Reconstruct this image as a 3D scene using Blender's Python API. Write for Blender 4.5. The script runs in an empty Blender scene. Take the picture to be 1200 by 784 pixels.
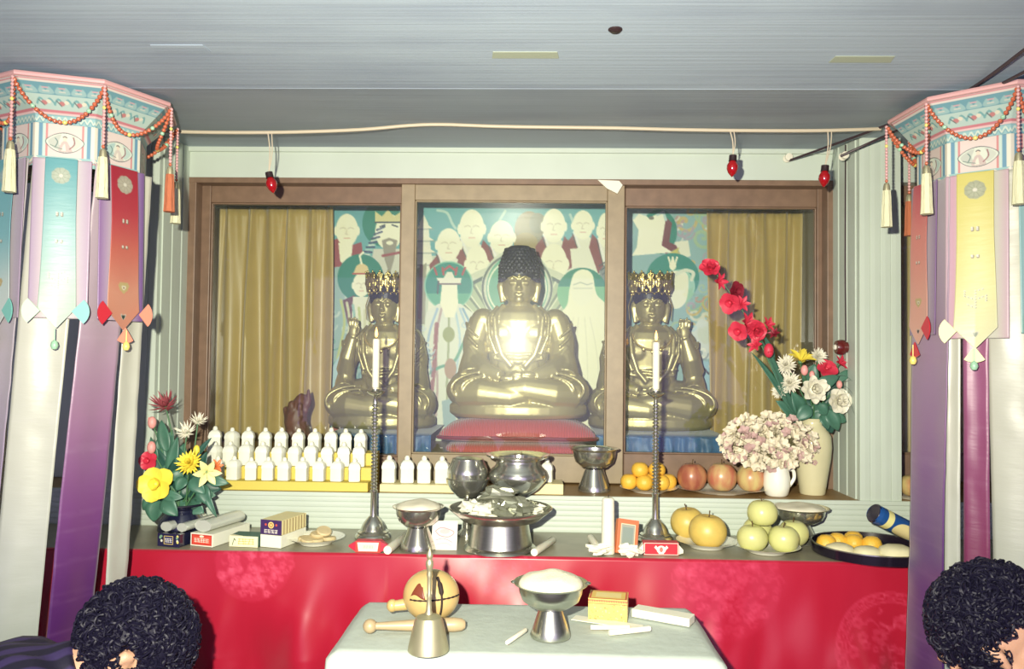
import bpy, bmesh, math, random
import numpy as np
from mathutils import Vector, Matrix, Euler, noise
random.seed(7)
R = math.radians
C = bpy.context.scene.collection
HC = 1.35                      # eye height of the photographer
F = 930.0
ROT = Matrix.Rotation(R(1.54), 3, 'Z') @ Matrix.Rotation(R(90 + 1.72), 3, 'X') @ Matrix.Rotation(R(0.65), 3, 'Z')

def ray(px, py):
    return ROT @ Vector(((px - 600) / F, -(py - 392) / F, -1.0))
def P(px, py, Y):
    d = ray(px, py); t = Y / d.y
    return Vector((d.x * t, Y, HC + d.z * t))
def PZ(px, py, z):
    d = ray(px, py); t = (z - HC) / d.z
    return Vector((d.x * t, d.y * t, z))
def M1(px, Y):                 # photo pixels to metres at depth Y
    return px * Y / F

# ------------------------------------------------------------------ colours and materials
def lin(c):
    c = c / 255.0
    return c / 12.92 if c <= 0.04045 else ((c + 0.055) / 1.055) ** 2.4
def rgb(t):
    return (lin(t[0]), lin(t[1]), lin(t[2]), 1.0)

MAT = {}
def mat(name, col, rough=0.5, metal=0.0, spec=0.5, noise_amt=0.0, noise_scale=20.0, bump=0.0, bump_scale=60.0,
        trans=0.0, sheen=0.0, coat=0.0, emit=None, stretch=None, attr=False, sss=0.0):
    m = bpy.data.materials.new(name); m.use_nodes = True
    nt = m.node_tree; b = nt.nodes['Principled BSDF']
    b.inputs['Base Color'].default_value = rgb(col)
    b.inputs['Roughness'].default_value = rough
    b.inputs['Metallic'].default_value = metal
    b.inputs['Specular IOR Level'].default_value = spec
    if trans: b.inputs['Transmission Weight'].default_value = trans
    if sheen: b.inputs['Sheen Weight'].default_value = sheen
    if coat: b.inputs['Coat Weight'].default_value = coat; b.inputs['Coat Roughness'].default_value = 0.1
    if sss:
        b.inputs['Subsurface Weight'].default_value = sss; b.inputs['Subsurface Radius'].default_value = (0.02, 0.01, 0.006)
        b.inputs['Subsurface Scale'].default_value = 0.3
    if emit:
        b.inputs['Emission Color'].default_value = rgb(emit[0]); b.inputs['Emission Strength'].default_value = emit[1]
    src = None
    if attr:
        a = nt.nodes.new('ShaderNodeAttribute'); a.attribute_name = 'Col'
        src = a.outputs['Color']; nt.links.new(src, b.inputs['Base Color'])
    if noise_amt or bump:
        tc = nt.nodes.new('ShaderNodeTexCoord'); mp = nt.nodes.new('ShaderNodeMapping')
        nt.links.new(tc.outputs['Object'], mp.inputs['Vector'])
        if stretch: mp.inputs['Scale'].default_value = stretch
    if noise_amt:
        n = nt.nodes.new('ShaderNodeTexNoise'); n.inputs['Scale'].default_value = noise_scale; n.inputs['Detail'].default_value = 4
        nt.links.new(mp.outputs['Vector'], n.inputs['Vector'])
        mr = nt.nodes.new('ShaderNodeMapRange'); mr.inputs[1].default_value = 0.25; mr.inputs[2].default_value = 0.75
        mr.inputs[3].default_value = 1 - noise_amt; mr.inputs[4].default_value = 1 + noise_amt
        nt.links.new(n.outputs['Fac'], mr.inputs['Value'])
        mx = nt.nodes.new('ShaderNodeVectorMath'); mx.operation = 'SCALE'
        if src: nt.links.new(src, mx.inputs[0])
        else: mx.inputs[0].default_value = rgb(col)[:3]
        nt.links.new(mr.outputs[0], mx.inputs['Scale']); nt.links.new(mx.outputs[0], b.inputs['Base Color'])
    if bump:
        n2 = nt.nodes.new('ShaderNodeTexNoise'); n2.inputs['Scale'].default_value = bump_scale; n2.inputs['Detail'].default_value = 3
        nt.links.new(mp.outputs['Vector'], n2.inputs['Vector'])
        bp = nt.nodes.new('ShaderNodeBump'); bp.inputs['Strength'].default_value = bump; bp.inputs['Distance'].default_value = 0.01
        nt.links.new(n2.outputs['Fac'], bp.inputs['Height']); nt.links.new(bp.outputs[0], b.inputs['Normal'])
    MAT[name] = m
    return m

# ------------------------------------------------------------------ mesh builder
class MB:
    def __init__(s): s.v = []; s.f = []; s.m = []
    def add(s, vs, fs, m=0, xf=None):
        o = len(s.v)
        for p in vs:
            p = Vector(p)
            s.v.append(xf @ p if xf is not None else p)
        for f in fs:
            s.f.append(tuple(i + o for i in f)); s.m.append(m)
        return s
    def box(s, c, d, m=0, xf=None, taper=1.0):
        x, y, z = (k / 2 for k in d); c = Vector(c); t = taper
        vs = [c + Vector(p) for p in ((-x, -y, -z), (x, -y, -z), (x, y, -z), (-x, y, -z), (-x * t, -y * t, z), (x * t, -y * t, z), (x * t, y * t, z), (-x * t, y * t, z))]
        return s.add(vs, [(0, 3, 2, 1), (4, 5, 6, 7), (0, 1, 5, 4), (1, 2, 6, 5), (2, 3, 7, 6), (3, 0, 4, 7)], m, xf)
    def box2(s, a, b, m=0, xf=None):
        a = Vector(a); b = Vector(b)
        return s.box((a + b) / 2, (abs(b.x - a.x), abs(b.y - a.y), abs(b.z - a.z)), m, xf)
    def lathe(s, prof, n=28, c=(0, 0, 0), m=0, xf=None, lobes=0, amp=0.0, sq=0.0):
        vs = []; fs = []; rings = []
        for r, z in prof:
            if r < 1e-6:
                rings.append([len(vs)]); vs.append((c[0], c[1], c[2] + z))
            else:
                ids = []
                for k in range(n):
                    a = 2 * math.pi * k / n
                    rr = r * (1 + amp * math.cos(lobes * a)) if lobes else r
                    if sq:
                        q = max(abs(math.cos(a)), abs(math.sin(a))); rr *= (1 - sq) + sq * (0.92 / q)
                    ids.append(len(vs)); vs.append((c[0] + rr * math.cos(a), c[1] + rr * math.sin(a), c[2] + z))
                rings.append(ids)
        for i in range(len(rings) - 1):
            A, B = rings[i], rings[i + 1]
            if len(A) == 1 and len(B) == 1: continue
            for k in range(n):
                k2 = (k + 1) % n
                if len(A) == 1: fs.append((A[0], B[k2], B[k]))
                elif len(B) == 1: fs.append((A[k], A[k2], B[0]))
                else: fs.append((A[k], A[k2], B[k2], B[k]))
        return s.add(vs, fs, m, xf)
    def sph(s, c, r, nu=14, nv=9, m=0, xf=None, rot=None):
        if not hasattr(r, '__len__'): r = (r, r, r)
        mt = Matrix.Translation(Vector(c))
        if rot is not None: mt = mt @ (rot.to_matrix().to_4x4() if isinstance(rot, Euler) else rot.to_4x4())
        mt = mt @ Matrix.Diagonal((r[0], r[1], r[2], 1))
        if xf is not None: mt = xf @ mt
        prof = [(0, -1)] + [(math.sin(math.pi * i / nv), -math.cos(math.pi * i / nv)) for i in range(1, nv)] + [(0, 1)]
        return s.lathe(prof, nu, m=m, xf=mt)
    def tube(s, path, rad, n=8, m=0, xf=None, flat=1.0, cap=True, up=None, closed=False):
        path = [Vector(p) for p in path]; k = len(path)
        if not hasattr(rad, '__len__'): rad = [rad] * k
        vs = []; fs = []; nrm = None
        for i, p in enumerate(path):
            if closed: t = path[(i + 1) % k] - path[i - 1]
            else: t = path[min(i + 1, k - 1)] - path[max(i - 1, 0)]
            if t.length < 1e-9: t = Vector((0, 0, 1))
            t.normalize()
            if nrm is None:
                nrm = Vector(up) if up is not None else (Vector((0, 0, 1)) if abs(t.z) < 0.9 else Vector((1, 0, 0)))
            nrm = nrm - t * nrm.dot(t)
            if nrm.length < 1e-6: nrm = t.orthogonal()
            nrm.normalize(); bn = t.cross(nrm)
            for j in range(n):
                a = 2 * math.pi * j / n
                vs.append(p + nrm * (rad[i] * math.cos(a) * flat) + bn * (rad[i] * math.sin(a)))
        for i in range(k if closed else k - 1):
            i2 = (i + 1) % k
            for j in range(n):
                j2 = (j + 1) % n
                fs.append((i * n + j, i * n + j2, i2 * n + j2, i2 * n + j))
        if cap and not closed:
            fs.append(tuple(range(n))[::-1]); fs.append(tuple((k - 1) * n + j for j in range(n)))
        return s.add(vs, fs, m, xf)
    def grid(s, fn, nu, nv, m=0, xf=None, wrap=False):
        vs = [fn(i / nu, j / nv) for j in range(nv + 1) for i in range(nu + (0 if wrap else 1))]
        w = nu if wrap else nu + 1; fs = []
        for j in range(nv):
            for i in range(nu):
                i2 = (i + 1) % w if wrap else i + 1
                fs.append((j * w + i, j * w + i2, (j + 1) * w + i2, (j + 1) * w + i))
        return s.add(vs, fs, m, xf)
    def prism(s, pts, a, b, m=0, xf=None, axis='y'):
        n = len(pts)
        def q(p, h): return (p[0], h, p[1]) if axis == 'y' else ((p[0], p[1], h) if axis == 'z' else (h, p[0], p[1]))
        vs = [q(p, a) for p in pts] + [q(p, b) for p in pts]
        fs = [tuple(range(n)), tuple(range(2 * n - 1, n - 1, -1))] + [(i, i + n, (i + 1) % n + n, (i + 1) % n) for i in range(n)]
        return s.add(vs, fs, m, xf)
    def mesh(s, name, mats, smooth=True, off=None, angle=None):
        me = bpy.data.meshes.new(name)
        vs = [tuple(p - off) for p in s.v] if off is not None else [tuple(p) for p in s.v]
        me.from_pydata(vs, [], s.f)
        if not isinstance(mats, (list, tuple)): mats = [mats]
        for mm in mats: me.materials.append(MAT[mm] if isinstance(mm, str) else mm)
        me.polygons.foreach_set('material_index', s.m)
        me.update()
        if len(s.f) < 60000:
            bm = bmesh.new(); bm.from_mesh(me); bmesh.ops.recalc_face_normals(bm, faces=bm.faces); bm.to_mesh(me); bm.free()
        if smooth:
            me.polygons.foreach_set('use_smooth', [True] * len(me.polygons))
            try: me.set_sharp_from_angle(angle=R(angle or 40))
            except Exception: pass
        return me
    def build(s, name, mats, parent=None, smooth=True, off=None, bevel=0, solid=0, sub=0, loc=None, rot=None, angle=None):
        if parent is not None and off is True: off = parent.location.copy()
        me = s.mesh(name, mats, smooth, off if isinstance(off, Vector) else None, angle)
        o = bpy.data.objects.new(name, me); C.objects.link(o)
        if parent is not None: o.parent = parent
        if loc is not None: o.location = loc
        if rot is not None: o.rotation_euler = rot
        if solid:
            q = o.modifiers.new('thickness', 'SOLIDIFY'); q.thickness = solid; q.offset = 0
        if bevel:
            q = o.modifiers.new('edges', 'BEVEL'); q.width = bevel; q.segments = 2; q.limit_method = 'ANGLE'; q.angle_limit = R(40)
        if sub:
            q = o.modifiers.new('smooth', 'SUBSURF'); q.levels = sub; q.render_levels = sub
        return o

def centred(mb, base=True):
    """bounding box centre of a builder (bottom centre when base)"""
    lo = Vector([min(p[i] for p in mb.v) for i in range(3)]); hi = Vector([max(p[i] for p in mb.v) for i in range(3)])
    c = (lo + hi) / 2
    if base: c.z = lo.z
    return c

def tag(o, label, cat, group=None, kind=None):
    o['label'] = label; o['category'] = cat
    if group: o['group'] = group
    if kind: o['kind'] = kind
    return o
def thing(name, label, cat, loc=(0, 0, 0), rotz=0.0, group=None, rot=None):
    o = bpy.data.objects.new(name, None); C.objects.link(o)
    o.empty_display_size = 0.03
    o.location = loc; o.rotation_euler = rot if rot is not None else (0, 0, rotz)
    return tag(o, label, cat, group)
def single(mb, name, mats, label, cat, group=None, kind=None, **kw):
    """a thing that is one mesh, built in world coordinates, origin at its base"""
    c = centred(mb)
    o = mb.build(name, mats, off=c, loc=c, **kw)
    return tag(o, label, cat, group, kind)
def struct(mb, name, mats, parent=None, **kw):
    o = mb.build(name, mats, parent, **kw)
    if parent is None: o['kind'] = 'structure'
    return o
def dup(root, loc, rotz=None, label=None, group=None, scale=None):
    r = root.copy(); C.objects.link(r); r.location = loc
    if rotz is not None: r.rotation_euler = (0, 0, rotz)
    if scale: r.scale = (scale,) * 3
    if label: r['label'] = label
    if group: r['group'] = group
    for ch in list(root.children):
        c = ch.copy(); C.objects.link(c); c.parent = r
        for g in list(ch.children):
            d = g.copy(); C.objects.link(d); d.parent = c
    return r
def fuse(mb, voxel, it=4, fac=0.5):
    """one continuous skin over the shapes in mb"""
    me = MB.mesh(mb, 'tmp', [next(iter(MAT.values()))], smooth=False)
    o = bpy.data.objects.new('tmp', me); C.objects.link(o)
    q = o.modifiers.new('r', 'REMESH'); q.mode = 'VOXEL'; q.voxel_size = voxel; q.use_smooth_shade = True
    if it:
        q = o.modifiers.new('s', 'SMOOTH'); q.factor = fac; q.iterations = it
    dg = bpy.context.evaluated_depsgraph_get()
    out = bpy.data.meshes.new_from_object(o.evaluated_get(dg))
    bpy.data.objects.remove(o); bpy.data.meshes.remove(me)
    out.materials.clear()
    out.polygons.foreach_set('use_smooth', [True] * len(out.polygons))
    return out
def meshobj(name, me, m, parent=None, loc=None):
    me.name = name
    me.materials.clear(); me.materials.append(MAT[m])
    o = bpy.data.objects.new(name, me); C.objects.link(o)
    if parent is not None: o.parent = parent
    if loc is not None: o.location = loc
    return o

def cat_rom(pts, n=8, closed=False):
    pts = [Vector(p) for p in pts]; k = len(pts); out = []
    segs = k if closed else k - 1
    for i in range(segs):
        if closed: p0, p1, p2, p3 = pts[i - 1], pts[i], pts[(i + 1) % k], pts[(i + 2) % k]
        else: p0, p1, p2, p3 = pts[max(i - 1, 0)], pts[i], pts[i + 1], pts[min(i + 2, k - 1)]
        for j in range(n):
            t = j / n
            out.append(0.5 * ((2 * p1) + (p2 - p0) * t + (2 * p0 - 5 * p1 + 4 * p2 - p3) * t * t + (3 * p1 - p0 - 3 * p2 + p3) * t ** 3))
    if not closed: out.append(pts[-1])
    return out

# ------------------------------------------------------------------ painted surfaces: colours drawn per vertex on a fine grid
class Canvas:
    def __init__(s, x0, y0, x1, y1, res, bg):
        s.x0, s.y0, s.x1, s.y1 = x0, y0, x1, y1
        s.w = max(2, int(round((x1 - x0) * res))); s.h = max(2, int(round((y1 - y0) * res)))
        ss = 2; s.ss = ss
        s.a = np.empty((s.h * ss, s.w * ss, 3)); s.a[:] = np.array(bg, float) / 255.0
        xs = x0 + (np.arange(s.w * ss) + 0.5) / (s.w * ss) * (x1 - x0)
        ys = y0 + (np.arange(s.h * ss) + 0.5) / (s.h * ss) * (y1 - y0)
        s.X, s.Y = np.meshgrid(xs, ys)
    def sub(s, xa, ya, xb, yb):
        H, W = s.X.shape
        fx = lambda x: (x - s.x0) / (s.x1 - s.x0) * W
        fy = lambda y: (y - s.y0) / (s.y1 - s.y0) * H
        i0, i1 = max(0, int(fy(ya)) - 1), min(H, int(fy(yb)) + 2); j0, j1 = max(0, int(fx(xa)) - 1), min(W, int(fx(xb)) + 2)
        if i1 <= i0 or j1 <= j0: return None
        return s.X[i0:i1, j0:j1], s.Y[i0:i1, j0:j1], s.a[i0:i1, j0:j1]
    def put(s, A, mask, col, al=1.0):
        A[mask] = A[mask] * (1 - al) + np.array(col, float) / 255.0 * al
    def ell(s, cx, cy, rx, ry=None, col=(0, 0, 0), al=1.0, rot=0, ymin=None, ymax=None):
        ry = ry or rx; q = s.sub(cx - rx, cy - ry, cx + rx, cy + ry)
        if q is None: return s
        X, Y, A = q; m = ((X - cx) / rx) ** 2 + ((Y - cy) / ry) ** 2 <= 1
        if ymin is not None: m &= Y >= ymin
        if ymax is not None: m &= Y <= ymax
        s.put(A, m, col, al); return s
    def ring(s, cx, cy, r0, r1, col, al=1.0, a0=None, a1=None):
        q = s.sub(cx - r1, cy - r1, cx + r1, cy + r1)
        if q is None: return s
        X, Y, A = q; d = np.hypot(X - cx, Y - cy); m = (d >= r0) & (d <= r1)
        if a0 is not None:
            an = np.degrees(np.arctan2(-(Y - cy), X - cx)) % 360
            m &= (an >= a0) & (an <= a1)
        s.put(A, m, col, al); return s
    def rect(s, xa, ya, xb, yb, col, al=1.0):
        s.put(s.a, (s.X >= xa) & (s.X <= xb) & (s.Y >= ya) & (s.Y <= yb), col, al); return s
    def poly(s, pts, col, al=1.0, smooth=0):
        if smooth: pts = [(p.x, p.y) for p in cat_rom([(x, y, 0) for x, y in pts], smooth, True)]
        q = s.sub(min(p[0] for p in pts), min(p[1] for p in pts), max(p[0] for p in pts), max(p[1] for p in pts))
        if q is None: return s
        X, Y, A = q; m = np.zeros(X.shape, bool); n = len(pts)
        for i in range(n):
            xa, ya = pts[i]; xb, yb = pts[(i + 1) % n]
            if ya == yb: continue
            m ^= ((ya > Y) != (yb > Y)) & (X < (xb - xa) * (Y - ya) / (yb - ya) + xa)
        s.put(A, m, col, al); return s
    def line(s, pts, w, col, al=1.0, smooth=0):
        if smooth: pts = [(p.x, p.y) for p in cat_rom([(x, y, 0) for x, y in pts], smooth)]
        h = w / 2 + 1e-9
        q = s.sub(min(p[0] for p in pts) - h, min(p[1] for p in pts) - h, max(p[0] for p in pts) + h, max(p[1] for p in pts) + h)
        if q is None: return s
        X, Y, A = q; m = np.zeros(X.shape, bool)
        for (xa, ya), (xb, yb) in zip(pts[:-1], pts[1:]):
            dx, dy = xb - xa, yb - ya; L = dx * dx + dy * dy or 1e-9
            t = np.clip(((X - xa) * dx + (Y - ya) * dy) / L, 0, 1)
            m |= np.hypot(X - xa - t * dx, Y - ya - t * dy) <= h
        s.put(A, m, col, al); return s
    def grad(s, stops, al=1.0, axis='y'):
        q = (s.Y - s.y0) / (s.y1 - s.y0) if axis == 'y' else (s.X - s.x0) / (s.x1 - s.x0)
        for k in range(3):
            s.a[..., k] = s.a[..., k] * (1 - al) + al * np.interp(q, [t for t, c in stops], [c[k] / 255.0 for t, c in stops])
        return s
    def out(s, gain=1.0):
        b = s.a.reshape(s.h, s.ss, s.w, s.ss, 3).mean(axis=(1, 3))
        return np.where(b <= 0.04045, b / 12.92, ((b + 0.055) / 1.055) ** 2.4) * gain

def painted(name, cv, fn, m, parent=None, off=None, solid=0.0, loc=None, smooth=True, gain=1.0):
    """grid whose vertex colours come from the canvas; fn(u, v) gives the point, v downwards"""
    col = cv.out(gain); h, w = col.shape[:2]
    vs = []
    for j in range(h):
        v = j / (h - 1)
        for i in range(w):
            p = Vector(fn(i / (w - 1), v))
            vs.append(tuple(p - off) if off is not None else tuple(p))
    idx = np.arange(h * w).reshape(h, w)
    fs = np.stack([idx[:-1, :-1], idx[1:, :-1], idx[1:, 1:], idx[:-1, 1:]], -1).reshape(-1, 4).tolist()
    me = bpy.data.meshes.new(name); me.from_pydata(vs, [], fs)
    at = me.color_attributes.new('Col', 'FLOAT_COLOR', 'POINT')
    at.data.foreach_set('color', np.concatenate([col.reshape(-1, 3), np.ones((h * w, 1))], 1).astype(np.float32).ravel())
    me.materials.append(MAT[m])
    if smooth: me.polygons.foreach_set('use_smooth', [True] * len(me.polygons))
    me.update()
    o = bpy.data.objects.new(name, me); C.objects.link(o)
    if parent is not None: o.parent = parent
    if loc is not None: o.location = loc
    if solid:
        q = o.modifiers.new('thickness', 'SOLIDIFY'); q.thickness = solid; q.offset = -1
    return o
ORD = ['first', 'second', 'third', 'fourth', 'fifth', 'sixth', 'seventh', 'eighth', 'ninth', 'tenth', 'eleventh', 'twelfth']
# ------------------------------------------------------------------ materials
mat('brass', (190, 178, 126), 0.38, 0.6, noise_amt=0.1, noise_scale=9)
mat('gold', (186, 164, 100), 0.3, 0.8)
mat('steel', (200, 200, 188), 0.2, 0.9, noise_amt=0.06, noise_scale=14)
mat('brushed', (196, 198, 184), 0.3, 1.0, noise_amt=0.08, noise_scale=30, stretch=(1, 1, 8))
mat('bell_metal', (186, 180, 148), 0.42, 0.75, noise_amt=0.06, noise_scale=30)
mat('wood_frame', (120, 96, 78), 0.45, noise_amt=0.16, noise_scale=10, stretch=(3, 3, 3))
mat('wood_pale', (146, 130, 104), 0.45, noise_amt=0.12, noise_scale=10, stretch=(3, 3, 3))
mat('shelf_wood', (150, 118, 74), 0.5, noise_amt=0.14, noise_scale=8, stretch=(1, 6, 1))
mat('board', (190, 200, 188), 0.45, noise_amt=0.05, noise_scale=5)
mat('board_shadow', (150, 168, 172), 0.5, noise_amt=0.05, noise_scale=5)
mat('counter', (146, 142, 122), 0.35, noise_amt=0.14, noise_scale=18)
mat('curtain', (186, 160, 98), 0.4, sheen=0.3, noise_amt=0.06, noise_scale=12)
mat('floor', (96, 72, 48), 0.5, noise_amt=0.1, noise_scale=4)
mat('niche', (118, 112, 96), 0.6)
mat('paint', (200, 200, 200), 0.55, attr=True)
mat('paint_gloss', (200, 200, 200), 0.32, attr=True)
mat('satin', (200, 200, 200), 0.38, attr=True, sheen=0.3, bump=0.05, bump_scale=22, stretch=(1, 1, 5))
mat('redcloth', (180, 20, 45), 0.32, attr=True, sheen=0.3)
mat('red_rib', (190, 72, 66), 0.55, sheen=0.4)
mat('red_pipe', (120, 22, 30), 0.3)
mat('blue_cloth', (34, 92, 140), 0.5, sheen=0.3, noise_amt=0.35, noise_scale=9, stretch=(8, 8, 1))
mat('white', (232, 232, 214), 0.45)
mat('white_gloss', (236, 236, 222), 0.18, coat=0.4)
mat('bottle', (233, 234, 220), 0.3, sss=0.0)
mat('cream', (226, 214, 160), 0.4)
mat('yellow_box', (212, 192, 90), 0.5)
mat('wax', (232, 228, 208), 0.4, sss=0.2)
mat('flame', (255, 190, 110), 0.5, emit=((255, 176, 90), 5.0))
mat('wick', (40, 34, 30), 0.8)
mat('navy_hair', (17, 14, 36), 0.55, spec=0.35)
mat('statue_hair', (22, 30, 44), 0.38)
mat('darkred', (92, 26, 26), 0.25, coat=0.5)
mat('root', (96, 50, 34), 0.5, noise_amt=0.3, noise_scale=30)
mat('bead', (178, 94, 66), 0.3)
mat('bead_green', (150, 190, 160), 0.3)
mat('bead_yellow', (220, 200, 110), 0.3)
mat('bead_pink', (196, 150, 150), 0.35)
mat('tassel', (214, 212, 176), 0.6, bump=0.5, bump_scale=120, stretch=(6, 6, 0.2))
mat('tassel_rust', (176, 100, 66), 0.6, bump=0.5, bump_scale=120, stretch=(6, 6, 0.2))
mat('cable', (190, 178, 156), 0.5)
mat('cable_dark', (58, 40, 48), 0.5)
mat('bulb_red', (150, 16, 24), 0.12, coat=0.6)
mat('socket', (44, 30, 34), 0.4)
mat('porcelain', (226, 222, 204), 0.2, coat=0.4)
mat('tape', (160, 168, 150), 0.5)
mat('skin', (206, 160, 132), 0.5, sss=0.1)
mat('leaf', (66, 108, 90), 0.45, noise_amt=0.22, noise_scale=30)
mat('leaf_dark', (38, 78, 68), 0.45, noise_amt=0.22, noise_scale=30)
mat('leaf_pale', (134, 160, 126), 0.5, noise_amt=0.1)
mat('stem', (70, 112, 74), 0.5)
mat('petal_red', (200, 50, 74), 0.5)
mat('petal_crimson', (128, 28, 46), 0.5)
mat('petal_yellow', (236, 214, 76), 0.5)
mat('petal_pale', (226, 224, 160), 0.5)
mat('petal_white', (222, 218, 200), 0.5)
mat('petal_pink', (226, 156, 150), 0.5)
mat('petal_mauve', (142, 66, 74), 0.5)
mat('petal_orange', (216, 122, 70), 0.5)
mat('dried', (216, 206, 182), 0.7, noise_amt=0.12, noise_scale=40)
mat('dried_mauve', (186, 156, 150), 0.7)
mat('dried_stem', (116, 110, 78), 0.7)
mat('celadon', (208, 202, 164), 0.22, coat=0.4, noise_amt=0.06, noise_scale=12)
mat('vase_blue', (26, 28, 52), 0.2, coat=0.5)
mat('orange', (228, 180, 66), 0.4, bump=0.2, bump_scale=240)
mat('pear', (206, 178, 92), 0.4, noise_amt=0.1, noise_scale=40)
mat('apple_green', (200, 200, 132), 0.32, noise_amt=0.07, noise_scale=18)
mat('fruit_stem', (84, 62, 34), 0.7)
mat('biscuit', (198, 180, 138), 0.6, noise_amt=0.12, noise_scale=60)
mat('bun', (222, 214, 176), 0.6, noise_amt=0.08, noise_scale=40)
mat('rice', (230, 224, 200), 0.6, bump=0.35, bump_scale=420)
mat('tray_black', (26, 20, 34), 0.22, coat=0.4)
mat('wrapper', (146, 148, 130), 0.25, metal=0.4)
mat('paper', (226, 224, 206), 0.6)
mat('foil', (204, 208, 198), 0.3, metal=0.25)
mat('table_cloth', (178, 188, 180), 0.6, noise_amt=0.05, noise_scale=30, bump=0.15, bump_scale=40)
mat('table_wood', (110, 78, 52), 0.5, noise_amt=0.15)
mat('moktak', (192, 164, 108), 0.35, noise_amt=0.12, noise_scale=16, coat=0.3)
mat('moktak_mark', (110, 52, 34), 0.4)
mat('dark_slot', (38, 24, 22), 0.8)
mat('mallet', (164, 144, 112), 0.4, noise_amt=0.1, noise_scale=20)
mat('magenta', (150, 62, 110), 0.45, sheen=0.3)
mat('black_trim', (24, 18, 34), 0.5)
mat('trousers', (40, 36, 50), 0.7)

def apple_mat(name, a, b):
    m = mat(name, a, 0.3); nt = m.node_tree; bs = nt.nodes['Principled BSDF']
    tc = nt.nodes.new('ShaderNodeTexCoord'); mp = nt.nodes.new('ShaderNodeMapping'); mp.inputs['Scale'].default_value = (14, 14, 4)
    n = nt.nodes.new('ShaderNodeTexNoise'); n.inputs['Scale'].default_value = 2.2; n.inputs['Detail'].default_value = 5
    cr = nt.nodes.new('ShaderNodeValToRGB'); cr.color_ramp.elements[0].position = 0.38; cr.color_ramp.elements[1].position = 0.66
    cr.color_ramp.elements[0].color = rgb(a); cr.color_ramp.elements[1].color = rgb(b)
    nt.links.new(tc.outputs['Object'], mp.inputs[0]); nt.links.new(mp.outputs[0], n.inputs['Vector'])
    nt.links.new(n.outputs['Fac'], cr.inputs[0]); nt.links.new(cr.outputs[0], bs.inputs['Base Color'])
apple_mat('apple_red', (150, 84, 66), (192, 140, 96))
apple_mat('apple_blush', (200, 180, 120), (184, 112, 86))

# ceiling: painted boards, fine streaks along the room's width
m = mat('ceiling', (140, 146, 156), 0.5); nt = m.node_tree; bs = nt.nodes['Principled BSDF']
tc = nt.nodes.new('ShaderNodeTexCoord')
def noise_node(scale, stretch, det=4):
    mp = nt.nodes.new('ShaderNodeMapping'); mp.inputs['Scale'].default_value = stretch
    n = nt.nodes.new('ShaderNodeTexNoise'); n.inputs['Scale'].default_value = scale; n.inputs['Detail'].default_value = det
    nt.links.new(tc.outputs['Object'], mp.inputs[0]); nt.links.new(mp.outputs[0], n.inputs['Vector']); return n
n1 = noise_node(4.0, (0.35, 24, 1)); n2 = noise_node(1.3, (1, 2.2, 1)); n3 = noise_node(3.0, (0.5, 5, 1), 5)
ad = nt.nodes.new('ShaderNodeMath'); ad.operation = 'MULTIPLY_ADD'; nt.links.new(n1.outputs['Fac'], ad.inputs[0]); ad.inputs[1].default_value = 0.45
nt.links.new(n2.outputs['Fac'], ad.inputs[2])
ad2 = nt.nodes.new('ShaderNodeMath'); ad2.operation = 'MULTIPLY_ADD'; nt.links.new(n3.outputs['Fac'], ad2.inputs[0]); ad2.inputs[1].default_value = 0.4
nt.links.new(ad.outputs[0], ad2.inputs[2])
cr = nt.nodes.new('ShaderNodeValToRGB'); cr.color_ramp.elements[0].position = 0.45; cr.color_ramp.elements[1].position = 1.35
cr.color_ramp.elements[0].color = rgb((116, 127, 150)); cr.color_ramp.elements[1].color = rgb((160, 174, 188))
nt.links.new(ad2.outputs[0], cr.inputs[0]); nt.links.new(cr.outputs[0], bs.inputs['Base Color'])
bp = nt.nodes.new('ShaderNodeBump'); bp.inputs['Strength'].default_value = 0.1; bp.inputs['Distance'].default_value = 0.01
nt.links.new(n1.outputs['Fac'], bp.inputs['Height']); nt.links.new(bp.outputs[0], bs.inputs['Normal'])

# window glass: clear, mirror-like film plus a faint dusty film
m = bpy.data.materials.new('glass'); m.use_nodes = True; MAT['glass'] = m
nt = m.node_tree; nt.nodes.clear()
out = nt.nodes.new('ShaderNodeOutputMaterial'); tr = nt.nodes.new('ShaderNodeBsdfTransparent'); gl = nt.nodes.new('ShaderNodeBsdfGlossy')
gl.inputs['Roughness'].default_value = 0.004; tr.inputs['Color'].default_value = (0.97, 0.99, 0.97, 1)
fr = nt.nodes.new('ShaderNodeFresnel'); fr.inputs['IOR'].default_value = 1.45
dust = nt.nodes.new('ShaderNodeBsdfGlossy'); dust.inputs['Roughness'].default_value = 0.165; dust.inputs['Color'].default_value = (1, 1, 0.9, 1)
dif = nt.nodes.new('ShaderNodeBsdfDiffuse'); dif.inputs['Color'].default_value = (0.8, 0.85, 0.8, 1)
m1 = nt.nodes.new('ShaderNodeMixShader'); m2 = nt.nodes.new('ShaderNodeMixShader'); m3 = nt.nodes.new('ShaderNodeMixShader')
nt.links.new(fr.outputs[0], m1.inputs[0]); nt.links.new(tr.outputs[0], m1.inputs[1]); nt.links.new(gl.outputs[0], m1.inputs[2])
m2.inputs[0].default_value = 0.0010; nt.links.new(m1.outputs[0], m2.inputs[1]); nt.links.new(dust.outputs[0], m2.inputs[2])
m3.inputs[0].default_value = 0.015; dust2 = nt.nodes.new('ShaderNodeBsdfGlossy'); dust2.inputs['Roughness'].default_value = 0.32; dust2.inputs['Color'].default_value = (1, 1, 0.88, 1)
m4 = nt.nodes.new('ShaderNodeMixShader'); m4.inputs[0].default_value = 0.003; nt.links.new(m2.outputs[0], m4.inputs[1]); nt.links.new(dust2.outputs[0], m4.inputs[2])
nt.links.new(m4.outputs[0], m3.inputs[1]); nt.links.new(dif.outputs[0], m3.inputs[2])
nt.links.new(m3.outputs[0], out.inputs['Surface'])

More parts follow.
